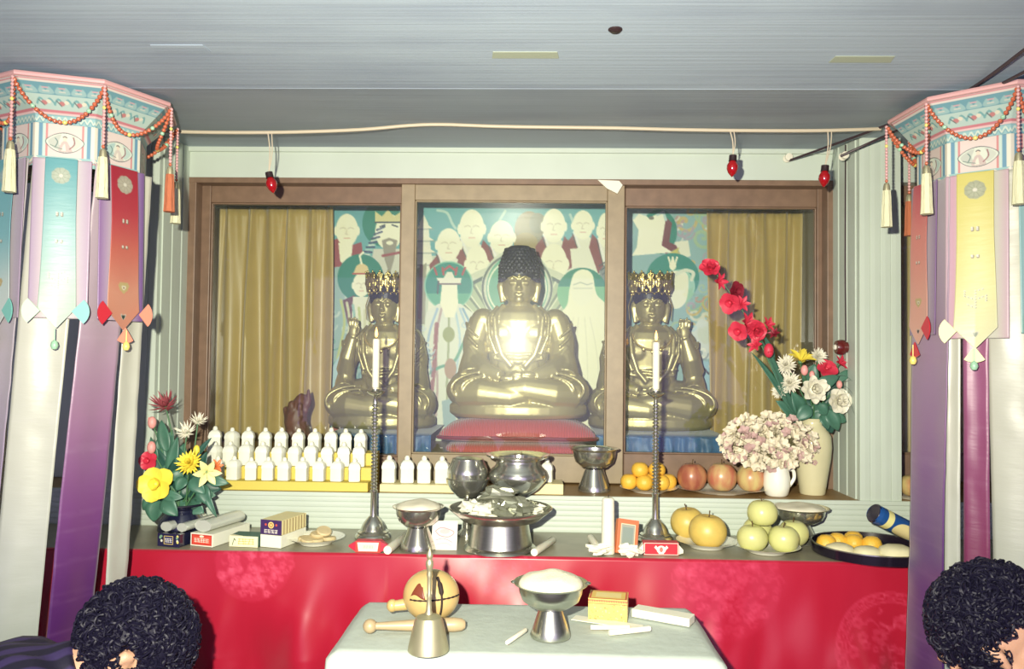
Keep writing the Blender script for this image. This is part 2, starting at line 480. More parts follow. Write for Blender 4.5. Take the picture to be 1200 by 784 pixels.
# ------------------------------------------------------------------ levels and depths
YC, YR, YF, YN = 1.95, 2.225, 2.42, 2.97          # counter edge, shelf riser, window face, niche back
ZC = P(610, 652, YC).z
ZS = P(600, 580, YR).z
ZT = P(600, 173, YF).z
ZH = P(600, 212, YF).z
ZN = P(600, 536, 2.5).z
XL, XR = -2.1, 2.1
YJ = 1.70; ZJ = P(610, 104, YJ).z
def CEIL(y):
    if y >= YF: return ZT
    if y >= YJ: return ZJ + (ZT - ZJ) * (y - YJ) / (YF - YJ)
    return ZJ + (YJ - y) * 0.06 if y > 0.5 else ZJ + (YJ - 0.5) * 0.06
def ceil_hit(px, py):
    d = ray(px, py); Y = 1.5
    for k in range(30): Y = 0.5 * Y + 0.5 * d.y * (CEIL(Y) - HC) / d.z
    p = d * (Y / d.y); return Vector((p.x, Y, CEIL(Y)))
XPL = P(218, 392, YF).x                              # inner faces of the two pillars
XPR = P(976, 392, YF).x

# ------------------------------------------------------------------ the room
b = MB(); b.box2((XL, -1.6, -0.06), (XR, 3.1, 0)); struct(b, 'floor', 'floor')
b = MB()                                            # the boarded ceiling sags along one joint
ys = [-1.6, 0.55, 1.12, YJ, YF + 0.05, 3.1]
prof = [(y, CEIL(y)) for y in ys]
pts = []
for i, (y, z) in enumerate(prof):
    if 0 < i < len(prof) - 1 and i < 4: pts += [(y - 0.0015, CEIL(y - 0.0015)), (y, z + 0.003), (y + 0.0015, CEIL(y + 0.0015))]
    else: pts.append((y, z))
b.prism(pts + [(3.1, ZT + 0.14), (-1.6, ZT + 0.14)], XL, XR, axis='x')
struct(b, 'ceiling', 'ceiling', smooth=False)
b = MB(); b.box2((XL - 0.06, -1.6, 0), (XL, 3.1, ZT)); struct(b, 'wall_left', 'board')
b = MB(); b.box2((XR, -1.6, 0), (XR + 0.06, 3.1, ZT)); struct(b, 'wall_right', 'board')
b = MB(); b.box2((XL, YN + 0.02, 0), (XR, YN + 0.08, ZT)); struct(b, 'wall_back', 'niche')

def corrugated(x0, x1, z0, z1, y, n, vertical=True, depth=0.006, th=0.02):
    """grooved facing board towards -y"""
    prof = []
    L = (x1 - x0) if vertical else (z1 - z0)
    for i in range(n):
        a = L * i / n; w = L / n
        prof += [(a, -depth * 0.0), (a + w * 0.06, depth), (a + w * 0.12, 0), (a + w * 0.5, -depth * 0.35), (a + w * 0.94, 0)]
    prof.append((L, 0))
    bb = MB()
    pts = [(p[0], p[1]) for p in prof] + [(L, th), (0, th)]
    if vertical:
        bb.prism([(x0 + a, y + d) for a, d in pts], z0, z1, axis='z')
    else:
        bb.prism([(y + d, z0 + a) for a, d in pts], x0, x1, axis='x')
    return bb
# pillars either side of the glazed niche
def pillar(xa, xb, inner, nm):
    bb = corrugated(xa, xb, ZS + 0.0, ZT, YR, max(3, int((xb - xa) / 0.024)), True, 0.002)
    bb.box2((xa + 0.001, YR + 0.018, ZS), (xb - 0.001, YF + 0.05, ZT))
    # narrow battens on the side that faces the niche
    for k in range(3):
        yy = YR + 0.02 + k * 0.062
        x = xa if inner == 'a' else xb
        bb.box2((x - 0.004, yy, ZS), (x + 0.004, yy + 0.052, ZT))
    return struct(bb, nm, 'board', smooth=False)
XP2 = P(1056, 392, YR).x
pillar(XPR, XP2, 'a', 'trim_1')
pillar(XPL - 0.14, XPL, 'b', 'trim_2')
# head board over the windows
b = MB(); b.box2((XPL, YF - 0.01, ZH), (XPR, YF + 0.04, ZT - 0.008)); b.box2((XPL, YF - 0.02, ZT - 0.02), (XPR, YF + 0.04, ZT))
b.box2((XP2, YF - 0.01, ZH), (XR, YF + 0.04, ZT)); b.box2((XL, YF - 0.01, ZS), (XPL - 0.14, YF + 0.04, ZT))
struct(b, 'trim_3', 'board', smooth=False, bevel=0.003)

# ------------------------------------------------------------------ altar: grooved riser and shelf, counter with hanging red cloth
t = thing('offering_shelf', 'raised wooden shelf with pale grooved front board below the glazed niche', 'shelf', (0, YR, ZC))
b = corrugated(XL, XR, ZC, ZS - 0.012, YR, 6, False, 0.0014); b.build('riser_board', 'board', t, smooth=False, off=True)
b = MB(); b.box2((XL, YR - 0.006, ZS - 0.012), (XR, YR + 0.004, ZS)); b.build('front_lip', 'board', t, smooth=False, off=True, bevel=0.002)
b = MB(); b.box2((XL, YR + 0.004, ZS - 0.012), (XR, YN, ZS)); b.build('shelf_top', 'shelf_wood', t, smooth=False, off=True)
t = thing('altar_counter', 'long altar counter with a dull grey top running below the grooved shelf', 'altar', (0, YC + 0.12, 0))
b = MB(); b.box2((-1.62, YC + 0.004, ZC - 0.03), (1.62, YR + 0.02, ZC)); b.build('worktop', 'counter', t, smooth=False, off=True, bevel=0.003)
b = MB(); b.box2((-1.58, YC + 0.03, 0), (1.58, YR, ZC - 0.03)); b.build('body', 'table_wood', t, smooth=False, off=True)

# red brocade frontal
x0, x1 = -1.5, 1.5
cv = Canvas(x0, 0, x1, ZC, 240, (166, 17, 46))
rng = random.Random(3)
def medallion(px, py, rpx, al=0.30, key=True):
    c = P(px, py, YC); r = M1(rpx, YC); zz = c.z; yy = ZC - zz
    lc = (214, 84, 112)
    if key:
        cv.ring(c.x, yy, r * 0.97, r, lc, al); cv.ring(c.x, yy, r * 0.82, r * 0.85, lc, al)
        n = 30
        for k in range(n):
            a = 2 * math.pi * k / n
            for (q0, q1, da, db) in ((0.87, 0.95, 0, 0), (0.95, 0.95, 0, 0.55), (0.9, 0.9, 0.25, 0.8), (0.87, 0.9, 0.8, 0.8)):
                pts = [(c.x + r * q0 * math.cos(a + da * 6.28 / n), yy + r * q0 * math.sin(a + da * 6.28 / n)),
                       (c.x + r * q1 * math.cos(a + db * 6.28 / n), yy + r * q1 * math.sin(a + db * 6.28 / n))]
                cv.line(pts, r * 0.025, lc, al)
    else:
        cv.ell(c.x, yy, r, r, lc, al * 0.35)
    for k in range(46 if key else 190):
        a = rng.uniform(0, 6.28); q = r * 0.78 * math.sqrt(rng.random()); s_ = r * rng.uniform(0.05, 0.13) * (1 if key else .8); q *= 1 if key else 1.2
        x, y = c.x + q * math.cos(a), yy + q * math.sin(a)
        if rng.random() < 0.6:
            for j in range(5):
                bb_ = j * 1.256 + a
                cv.ell(x + s_ * 0.7 * math.cos(bb_), y + s_ * 0.7 * math.sin(bb_), s_ * 0.5, s_ * 0.4, lc, al * 0.75)
        else:
            cv.line([(x, y), (x + s_ * math.cos(a * 3), y + s_ * math.sin(a * 3)), (x + 2 * s_ * math.cos(a * 3 + 1), y + 1.6 * s_ * math.sin(a * 3 + 1))], r * 0.03, lc, al, 4)
medallion(300, 657, 46, 0.5, False)
medallion(1040, 762, 66, 0.38, True)
medallion(850, 684, 62, 0.22, False)
medallion(590, 650, 50, 0.2, False)
medallion(560, 800, 66, 0.3, True); medallion(120, 780, 60, 0.3, True); medallion(310, 850, 60, 0.3, True)
def cloth(u, v):
    x = x0 + (x1 - x0) * u; d = v * ZC
    a = min(1, d / 0.25)
    y = YC - 0.006 - 0.03 * a - 0.008 * d
    y += a * 0.02 * (math.sin(x * 47 + 3 * math.sin(x * 5) + d * 2) + .5 * math.sin(x * 24 - d * 3)) * min(1, d / 0.35) * (.35 + .65 * max(0, -math.copysign(1, x + .35))) + 0.03 * a * noise.noise(Vector((x * 5, d * 4.5 - x * 2.5, 1.3))) + 0.006 * a * noise.noise(Vector((x * 16, d * 8 + x * 9, 4)))
    if d < 0.004: return (x, YC + 0.003, ZC + 0.0006)
    return (x, y, ZC - d + 0.002)
o = painted('altar_cloth', cv, cloth, 'redcloth')
o.location = (0, 0, 0); tag(o, 'red satin altar cloth with woven round medallions hanging from the counter edge', 'cloth')

# ------------------------------------------------------------------ sliding glass doors of the niche
def sash(nm, px0, px1, pyt, pyb, Y, wl, wr, wt, wb, m='wood_frame', th=0.03):
    """sash from pixel box of its outer edge; stile and rail widths in pixels"""
    a = P(px0, (pyt + pyb) / 2, Y); c = P(px1, (pyt + pyb) / 2, Y); zt = P((px0 + px1) / 2, pyt, Y).z; zb = P((px0 + px1) / 2, pyb, Y).z
    k = Y / F
    bb = MB()
    bb.box2((a.x, Y, zb), (a.x + wl * k, Y + th, zt)); bb.box2((c.x - wr * k, Y, zb), (c.x, Y + th, zt))
    bb.box2((a.x + wl * k, Y + 0.003, zt - wt * k), (c.x - wr * k, Y + th - 0.003, zt)); bb.box2((a.x + wl * k, Y + 0.003, zb), (c.x - wr * k, Y + th - 0.003, zb + wb * k))
    # thin inner beads
    xi, xj, zi, zj = a.x + wl * k, c.x - wr * k, zb + wb * k, zt - wt * k
    for (p, q) in (((xi, zi), (xi + 0.005, zj)), ((xj - 0.005, zi), (xj, zj)), ((xi, zi), (xj, zi + 0.005)), ((xi, zj - 0.005), (xj, zj))):
        bb.box2((p[0], Y + 0.006, p[1]), (q[0], Y + th - 0.006, q[1]))
    w = struct(bb, nm, m, smooth=False, bevel=0.002)
    g = MB(); g.box2((xi + 0.0005, Y + th / 2 - 0.0015, zi + 0.0005), (xj - 0.0005, Y + th / 2 + 0.0015, zj - 0.0005))
    g.build('pane', 'glass', w, smooth=False)
    return w
zpb = 565
sash('window_1', 224, 486, 213, zpb, YF + 0.034, 20, 18, 25, 31, 'wood_frame')
sash('window_2', 468, 731, 213, zpb, YF, 16, 20, 22, 31, 'wood_pale')
sash('window_3', 712, 972, 216, zpb, YF + 0.034, 20, 14, 26, 31, 'wood_frame')
sash('window_4', 1040, 1210, 212, zpb, YF + 0.034, 16, 14, 26, 31, 'wood_frame')
# fixed jambs, head and sill that carry them
b = MB()
b.box2((XPL, YF - 0.012, ZS), (P(228, 392, YF).x, YF + 0.07, ZH)); b.box2((P(968, 392, YF).x, YF - 0.012, ZS), (XPR, YF + 0.07, ZH))
b.box2((XPL - 0.004, YF - 0.0135, ZH - 0.013), (XPR + 0.004, YF + 0.068, ZH + 0.004))
struct(b, 'trim_4', 'wood_frame', smooth=False, bevel=0.002)

# niche floor and ceiling, end cheeks
b = MB(); b.box2((XPL - 0.1, YF + 0.07, ZS), (XPR, YN + 0.02, ZN)); struct(b, 'floor_niche', 'shelf_wood', smooth=False)
b = MB(); b.box2((XPL - 0.14, YF + 0.07, ZS), (XPL - 0.1, YN + 0.02, ZT)); struct(b, 'trim_5', 'niche', smooth=False)
b = MB(); b.box2((XPR + 0.05, YF + 0.07, ZS), (XPR + 0.08, YN + 0.02, ZT)); struct(b, 'trim_6', 'niche', smooth=False)

def curtain(nm, label, px0, px1, pyt, Y, zb, n, amp, seed):
    rg = random.Random(seed)
    a = P(px0, 392, Y).x; c = P(px1, 392, Y).x; zt = P((px0 + px1) / 2, pyt, Y).z
    ph = [rg.uniform(-0.6, 0.6) for _ in range(n + 2)]; am = [rg.uniform(0.5, 1.2) for _ in range(n + 2)]
    def fn(u, v):
        q = u * n; i = int(q); f = q - i
        sh = ph[i] * (1 - f) + ph[i + 1] * f; aa = am[i] * (1 - f) + am[i + 1] * f
        k = 0.55 + 0.45 * min(1, v * 2.2)
        y = Y - amp * k * aa * math.cos(2 * math.pi * q + sh * (0.4 + v)) - 0.3 * amp * (1 - v) ** 3 * math.cos(2 * math.pi * q * 2 + 1)
        x = a + (c - a) * u + 0.006 * math.sin(q * 4 + v * 3 + seed)
        return (x, y + 0.006 * math.sin(v * 5 + q), zt - (zt - zb) * v)
    bb = MB(); bb.grid(fn, n * 14, 26)
    # gathered heading band
    o = single(bb, nm, 'curtain', label, 'curtain', 'gold curtains in the glazed niches', solid=0.002)
    return o
curtain('curtain', 'gold pleated curtain in the glazed niche, above the stepped rows of white bottles', 245, 389, 243, 2.86, ZN + 0.002, 6, 0.02, 1)
curtain('curtain', 'gold pleated curtain in the glazed niche, behind the bouquet of red gladioli', 829, 985, 248, 2.86, ZN + 0.002, 7, 0.02, 5)
curtain('curtain', 'gold curtain in the narrow niche between the grooved pillar and the pink ribbon', 1030, 1150, 225, 2.7, ZS + 0.03, 6, 0.012, 9)
# ------------------------------------------------------------------ wall painting at the back of the niche
cv = Canvas(384, 236, 836, 545, 1.0, (104, 166, 172))
PALE = (238, 236, 208); PALE2 = (226, 226, 204); GR = (44, 130, 116); GR2 = (120, 184, 142); RB = (132, 76, 78); INK = (74, 84, 92); LB = (170, 204, 208)
rng = random.Random(11)
cv.grad([(0, (96, 160, 170)), (0.35, (120, 178, 172)), (0.6, (170, 196, 184)), (1, (150, 190, 196))])
def swirl(x, y, r, col, w=1.6, n=2.0, al=0.8):
    pts = [(x + r * (1 - k / 20) * math.cos(k / 20 * n * 6.28), y + r * (1 - k / 20) * math.sin(k / 20 * n * 6.28)) for k in range(19)]
    cv.line(pts, w, col, al)
def face(x, y, rx, ry, col=PALE, brow=True):
    cv.ell(x, y, rx, ry, col)
    cv.ell(x - rx, y + 1, rx * .16, ry * .28, col); cv.ell(x + rx, y + 1, rx * .16, ry * .28, col)
    if brow:
        f = (206, 200, 172)
        cv.line([(x - rx * .6, y - ry * .08), (x - rx * .32, y - ry * .16), (x - rx * .1, y - ry * .08)], 1.1, f)
        cv.line([(x + rx * .6, y - ry * .08), (x + rx * .32, y - ry * .16), (x + rx * .1, y - ry * .08)], 1.1, f)
        cv.line([(x, y), (x - 1.4, y + ry * .25), (x + 1, y + ry * .27)], 1, f)
        cv.line([(x - rx * .25, y + ry * .5), (x + rx * .25, y + ry * .5)], 1.2, (214, 172, 150))
def monk(x, y, rx, ry, seed, robe=RB, low=70):
    cv.poly([(x - rx * 1.5, y + ry + 8), (x - rx * .6, y + ry * .8), (x + rx * .6, y + ry * .8), (x + rx * 1.6, y + ry + 8), (x + rx * 1.9, y + ry + low), (x - rx * 1.8, y + ry + low)], PALE2)
    cv.poly([(x - rx * 1.6, y + ry + 4), (x - rx * .9, y + ry * .6), (x - rx * .2, y + ry + 26), (x - rx * 1.5, y + ry + 36)], robe)
    cv.poly([(x + rx * 1.7, y + ry + 4), (x + rx * .9, y + ry * .6), (x + rx * .5, y + ry + 14), (x + rx * 1.4, y + ry + 40)], robe)
    cv.line([(x - rx * .9, y + ry * .5), (x, y + ry + 18)], 2.2, (230, 230, 220)); cv.line([(x - rx * 1.05, y + ry * .6), (x - 2, y + ry + 22)], 1, INK)
    face(x, y, rx, ry)
# left field, seen through the first door
cv.rect(384, 300, 470, 545, (150, 180, 178))
for k in range(34):
    x, y = rng.uniform(386, 470), rng.uniform(330, 520)
    swirl(x, y, rng.uniform(5, 13), rng.choice([(196, 210, 200), (110, 150, 160), (128, 92, 110), (90, 150, 140), (214, 210, 190)]), rng.uniform(1.2, 3.4), rng.uniform(.6, 1.6), .9)
cv.poly([(388, 283), (400, 278), (404, 312), (388, 314)], (150, 78, 86)); cv.poly([(412, 288), (424, 284), (426, 300), (410, 310)], (150, 78, 86))
cv.poly([(397, 285), (414, 285), (412, 304), (404, 312), (399, 306)], PALE); face(407, 270, 13, 19)
cv.ell(448, 262, 23, 27, GR); cv.poly([(438, 292), (476, 292), (482, 336), (432, 336)], (206, 206, 190)); cv.ell(456, 272, 16, 21, PALE)
cv.poly([(440, 262), (440, 248), (448, 254), (455, 246), (462, 254), (471, 248), (471, 262)], (214, 206, 150)); cv.line([(440, 261), (471, 261)], 2, INK)
for k in range(7): cv.line([(424 + k * 3, 300 - k * 5), (433 + k * 3, 302 - k * 6)], 2.2, (70, 84, 116)); cv.line([(426 + k * 3, 298 - k * 5), (434 + k * 3, 299 - k * 6)], 1.4, (226, 226, 214))
cv.line([(446, 266), (451, 264)], 1.6, INK); cv.line([(460, 264), (466, 266)], 1.6, INK)
cv.poly([(448, 282), (456, 279), (466, 282), (462, 305), (457, 322), (451, 304)], (150, 146, 132)); cv.ell(457, 285, 4, 2.4, PALE); cv.line([(449, 300), (470, 296)], 3, (150, 78, 86))
cv.ell(423, 326, 27, 28, GR); face(424, 334, 10, 14); cv.poly([(414, 322), (418, 312), (424, 308), (431, 312), (434, 322)], (222, 200, 150)); cv.line([(414, 321), (434, 321)], 2, (180, 96, 86)); cv.line([(424, 309), (422, 300), (426, 296)], 2.4, PALE)
cv.poly([(402, 352), (416, 346), (420, 366), (408, 380)], (104, 70, 84)); cv.poly([(414, 348), (434, 348), (440, 392), (412, 392)], PALE2)
for k in range(6): cv.line([(400 + k * 7, 352 + k * 3), (404 + k * 6, 380), (396 + k * 8, 420)], 3, rng.choice([(186, 196, 130), (206, 206, 170), (150, 190, 180)]), 1, 5)
cv.poly([(390, 430), (402, 410), (414, 440), (404, 500), (388, 500)], (176, 206, 214)); cv.poly([(390, 476), (404, 466), (408, 500), (390, 506)], (170, 92, 90))
# middle field
cv.rect(476, 236, 716, 300, (104, 168, 172)); cv.rect(476, 300, 716, 545, (196, 206, 184))
cv.line([(513, 247), (524, 250), (530, 262), (534, 268)], 3, (176, 206, 196), 1, 6); cv.line([(592, 248), (586, 258), (580, 268)], 3, (160, 200, 190)); cv.line([(668, 252), (676, 268), (690, 268)], 3, (176, 206, 196), 1, 6)
cv.poly([(484, 330), (487, 300), (492, 262), (497, 252), (502, 262), (506, 300), (514, 330)], PALE2)
for k in range(4): cv.poly([(488 - k * 2, 268 + k * 14), (497, 260 + k * 14), (507 + k * 2, 268 + k * 14)], (232, 230, 206)); cv.line([(487 - k * 2, 269 + k * 14), (508 + k * 2, 269 + k * 14)], 1.2, (150, 160, 150))
cv.poly([(488, 316), (500, 308), (498, 380), (488, 380)], (150, 150, 130)); cv.line([(494, 312), (492, 372)], 4, (150, 110, 110))
cv.ell(620, 270, 17, 22, (138, 134, 108)); cv.ell(616, 285, 14, 12, (160, 146, 104)); cv.ell(630, 262, 10, 12, (124, 128, 110))
monk(553, 268, 14.5, 22, 1); monk(588, 278, 14.5, 19, 2); monk(526, 287, 14, 19, 3); monk(559, 310, 13, 22, 4, (120, 86, 96))
monk(649, 265, 13.5, 20, 5); monk(683, 264, 12, 17, 6); monk(709, 270, 9, 20, 7); monk(649, 309, 15.5, 23, 8, (150, 84, 84), 90)
cv.poly([(668, 292), (690, 290), (704, 330), (672, 332)], PALE2); cv.poly([(702, 318), (712, 306), (714, 330), (704, 334)], (128, 140, 140))
for k in range(3): cv.line([(702 + 2 * k, 312 + 5 * k), (712, 306 + 5 * k)], 1.4, INK)
# central mandorla: banded glory and head ring
for r0, r1, c in ((104, 112, (206, 210, 186)), (100, 104, (90, 110, 104)), (62, 100, (176, 190, 158)), (58, 62, (90, 110, 104))):
    cv.ring(606, 420, r0, r1, c, 1, 18, 162)
for k in range(16, 166, 7):
    a = R(k); c, q = math.cos(a), math.sin(a)
    cv.line([(606 + 63 * c, 420 - 63 * q), (606 + 99 * c, 420 - 99 * q)], 2.6, (118, 134, 116)); cv.line([(606 + 63 * c + 2.4, 420 - 63 * q), (606 + 99 * c + 3.4, 420 - 99 * q)], 1.2, (228, 228, 200))
cv.ell(606, 338, 42, 46, (206, 212, 190)); cv.ring(606, 338, 39, 41.5, (96, 110, 108)); cv.ell(606, 338, 36, 40, (108, 172, 146)); cv.ring(606, 338, 33, 35, (226, 230, 206))
# attendant with crown and round halo
cv.ell(526, 335, 28.5, 28.5, (44, 138, 126)); cv.ell(526, 335, 28.5, 28.5, (92, 170, 142), 1, 0, 344)
cv.ring(526, 335, 27, 28.6, (140, 196, 170))
cv.poly([(500, 366), (514, 356), (540, 356), (556, 368), (562, 440), (556, 502), (492, 502), (494, 420)], (218, 222, 206))
for dx, c in ((-22, (150, 180, 206)), (-14, (176, 150, 150)), (0, (150, 160, 120)), (12, (170, 200, 214)), (22, (158, 188, 208)), (28, (120, 160, 190))):
    cv.line([(526 + dx * .6, 362), (526 + dx * 1.1, 400), (524 + dx * .8, 450), (526 + dx * 1.15, 502)], 2.6, c, .9, 6)
cv.line([(498, 440), (516, 430), (532, 424), (544, 400)], 3.4, (96, 160, 140), 1, 5); cv.line([(512, 380), (508, 440), (502, 490)], 5, (150, 96, 104), .9, 5)
cv.ell(526, 392, 7, 9, (150, 160, 110)); cv.ell(528, 432, 7, 12, (170, 140, 120)); cv.poly([(518, 470), (530, 466), (536, 500), (520, 500)], (150, 176, 180))
for k in range(14): swirl(rng.uniform(492, 506), rng.uniform(366, 500), rng.uniform(3, 7), rng.choice([(190, 206, 214), (128, 150, 160), (226, 226, 214)]), 1.4, 1.2, .9)
for k in range(10): swirl(rng.uniform(544, 556), rng.uniform(366, 470), rng.uniform(3, 6), rng.choice([(176, 200, 210), (140, 150, 170)]), 1.4, 1.2, .9)
cv.poly([(518, 334), (536, 334), (537, 356), (533, 372), (522, 372), (516, 356)], PALE); cv.ell(527, 352, 9, 15, PALE)
cv.poly([(514, 332), (512, 326), (520, 326), (524, 319), (530, 319), (533, 326), (541, 326), (540, 332)], (230, 228, 206)); cv.line([(514, 333), (540, 333)], 1.6, (120, 110, 110))
for x in (512, 520, 534, 542): cv.line([(x, 322), (526 + (x - 526) * 1.2, 314)], 2.4, (176, 84, 92))
cv.line([(519, 318), (527, 312), (535, 318)], 2.6, (176, 84, 92)); cv.line([(514, 330), (513, 344)], 2, INK)
# hooded white elder
cv.ell(682, 343, 29, 29, (48, 134, 116)); cv.ell(682, 343, 29, 29, GR2, 1, 0, 336)
cv.poly([(667, 340), (672, 322), (683, 316), (694, 322), (699, 345), (712, 362), (716, 410), (716, 502), (646, 502), (650, 440), (648, 400), (650, 376), (664, 358)], (236, 235, 204), 1, 5)
cv.ell(682, 340, 13, 18, (234, 234, 206)); cv.line([(672, 334), (680, 331), (688, 334), (694, 332)], 1.2, (176, 186, 166)); cv.line([(672, 338), (694, 338)], 1, (190, 196, 172))
for dx in (-20, -8, 6, 18): cv.line([(682 + dx * .5, 372), (682 + dx, 420), (682 + dx * 1.2, 500)], 1.2, (218, 218, 190), .9, 4)
# right field
cv.rect(724, 236, 836, 545, (140, 176, 178))
for k in range(60):
    x, y = rng.uniform(786, 836), rng.uniform(240, 480)
    swirl(x, y, rng.uniform(5, 15), rng.choice([(186, 150, 146), (160, 186, 150), (110, 170, 178), (214, 214, 200), (166, 156, 170), (196, 176, 116)]), rng.uniform(1.6, 4), rng.uniform(.5, 1.5), .9)
cv.ell(772, 272, 21, 26, GR)
cv.poly([(776, 250), (787, 262), (784, 284), (796, 290), (780, 298), (768, 280)], (116, 66, 74))
cv.poly([(746, 290), (748, 270), (741, 258), (744, 250), (754, 251), (760, 256), (770, 251), (778, 250), (779, 262), (775, 288), (788, 296), (740, 300)], (240, 238, 214)); cv.ell(763, 256, 3, 2, (120, 120, 110))
cv.line([(742, 256), (748, 249), (756, 252)], 3, (180, 206, 206)); cv.line([(770, 252), (777, 249), (780, 258)], 3, (180, 206, 206))
cv.poly([(790, 284), (806, 282), (809, 300), (800, 304)], PALE2); cv.poly([(782, 298), (796, 290), (792, 302)], (196, 190, 110))
cv.ell(788, 326, 31, 29, (48, 136, 124)); cv.ell(796, 336, 18, 20, (150, 196, 178)); cv.poly([(780, 322), (796, 318), (806, 324), (804, 352), (792, 362), (780, 352)], (232, 232, 210), 1, 4)
cv.line([(783, 302), (786, 312), (788, 302), (790, 312), (793, 302)], 2.2, PALE); cv.ell(788, 312, 4, 5, PALE); cv.line([(792, 322), (802, 317), (812, 320), (810, 328)], 4, (214, 220, 200), 1, 5)
cv.poly([(802, 400), (820, 372), (832, 380), (832, 420), (812, 424)], (206, 214, 210)); cv.poly([(806, 420), (830, 424), (832, 480), (800, 470)], (150, 190, 206))
for k in range(10): swirl(rng.uniform(800, 830), rng.uniform(370, 460), rng.uniform(5, 10), rng.choice([(236, 236, 222), (120, 140, 150), (176, 206, 214)]), 2.2, 1.1)
cv.line([(803, 406), (830, 438)], 2, (50, 50, 60))
o = painted('wall_painting', cv, lambda u, v: P(384 + 452 * u, 236 + 309 * v, YN - 0.012), 'paint', solid=0.01, gain=1.18)
tag(o, 'large devotional painting of pale monks and haloed figures behind the gold statues', 'painting')
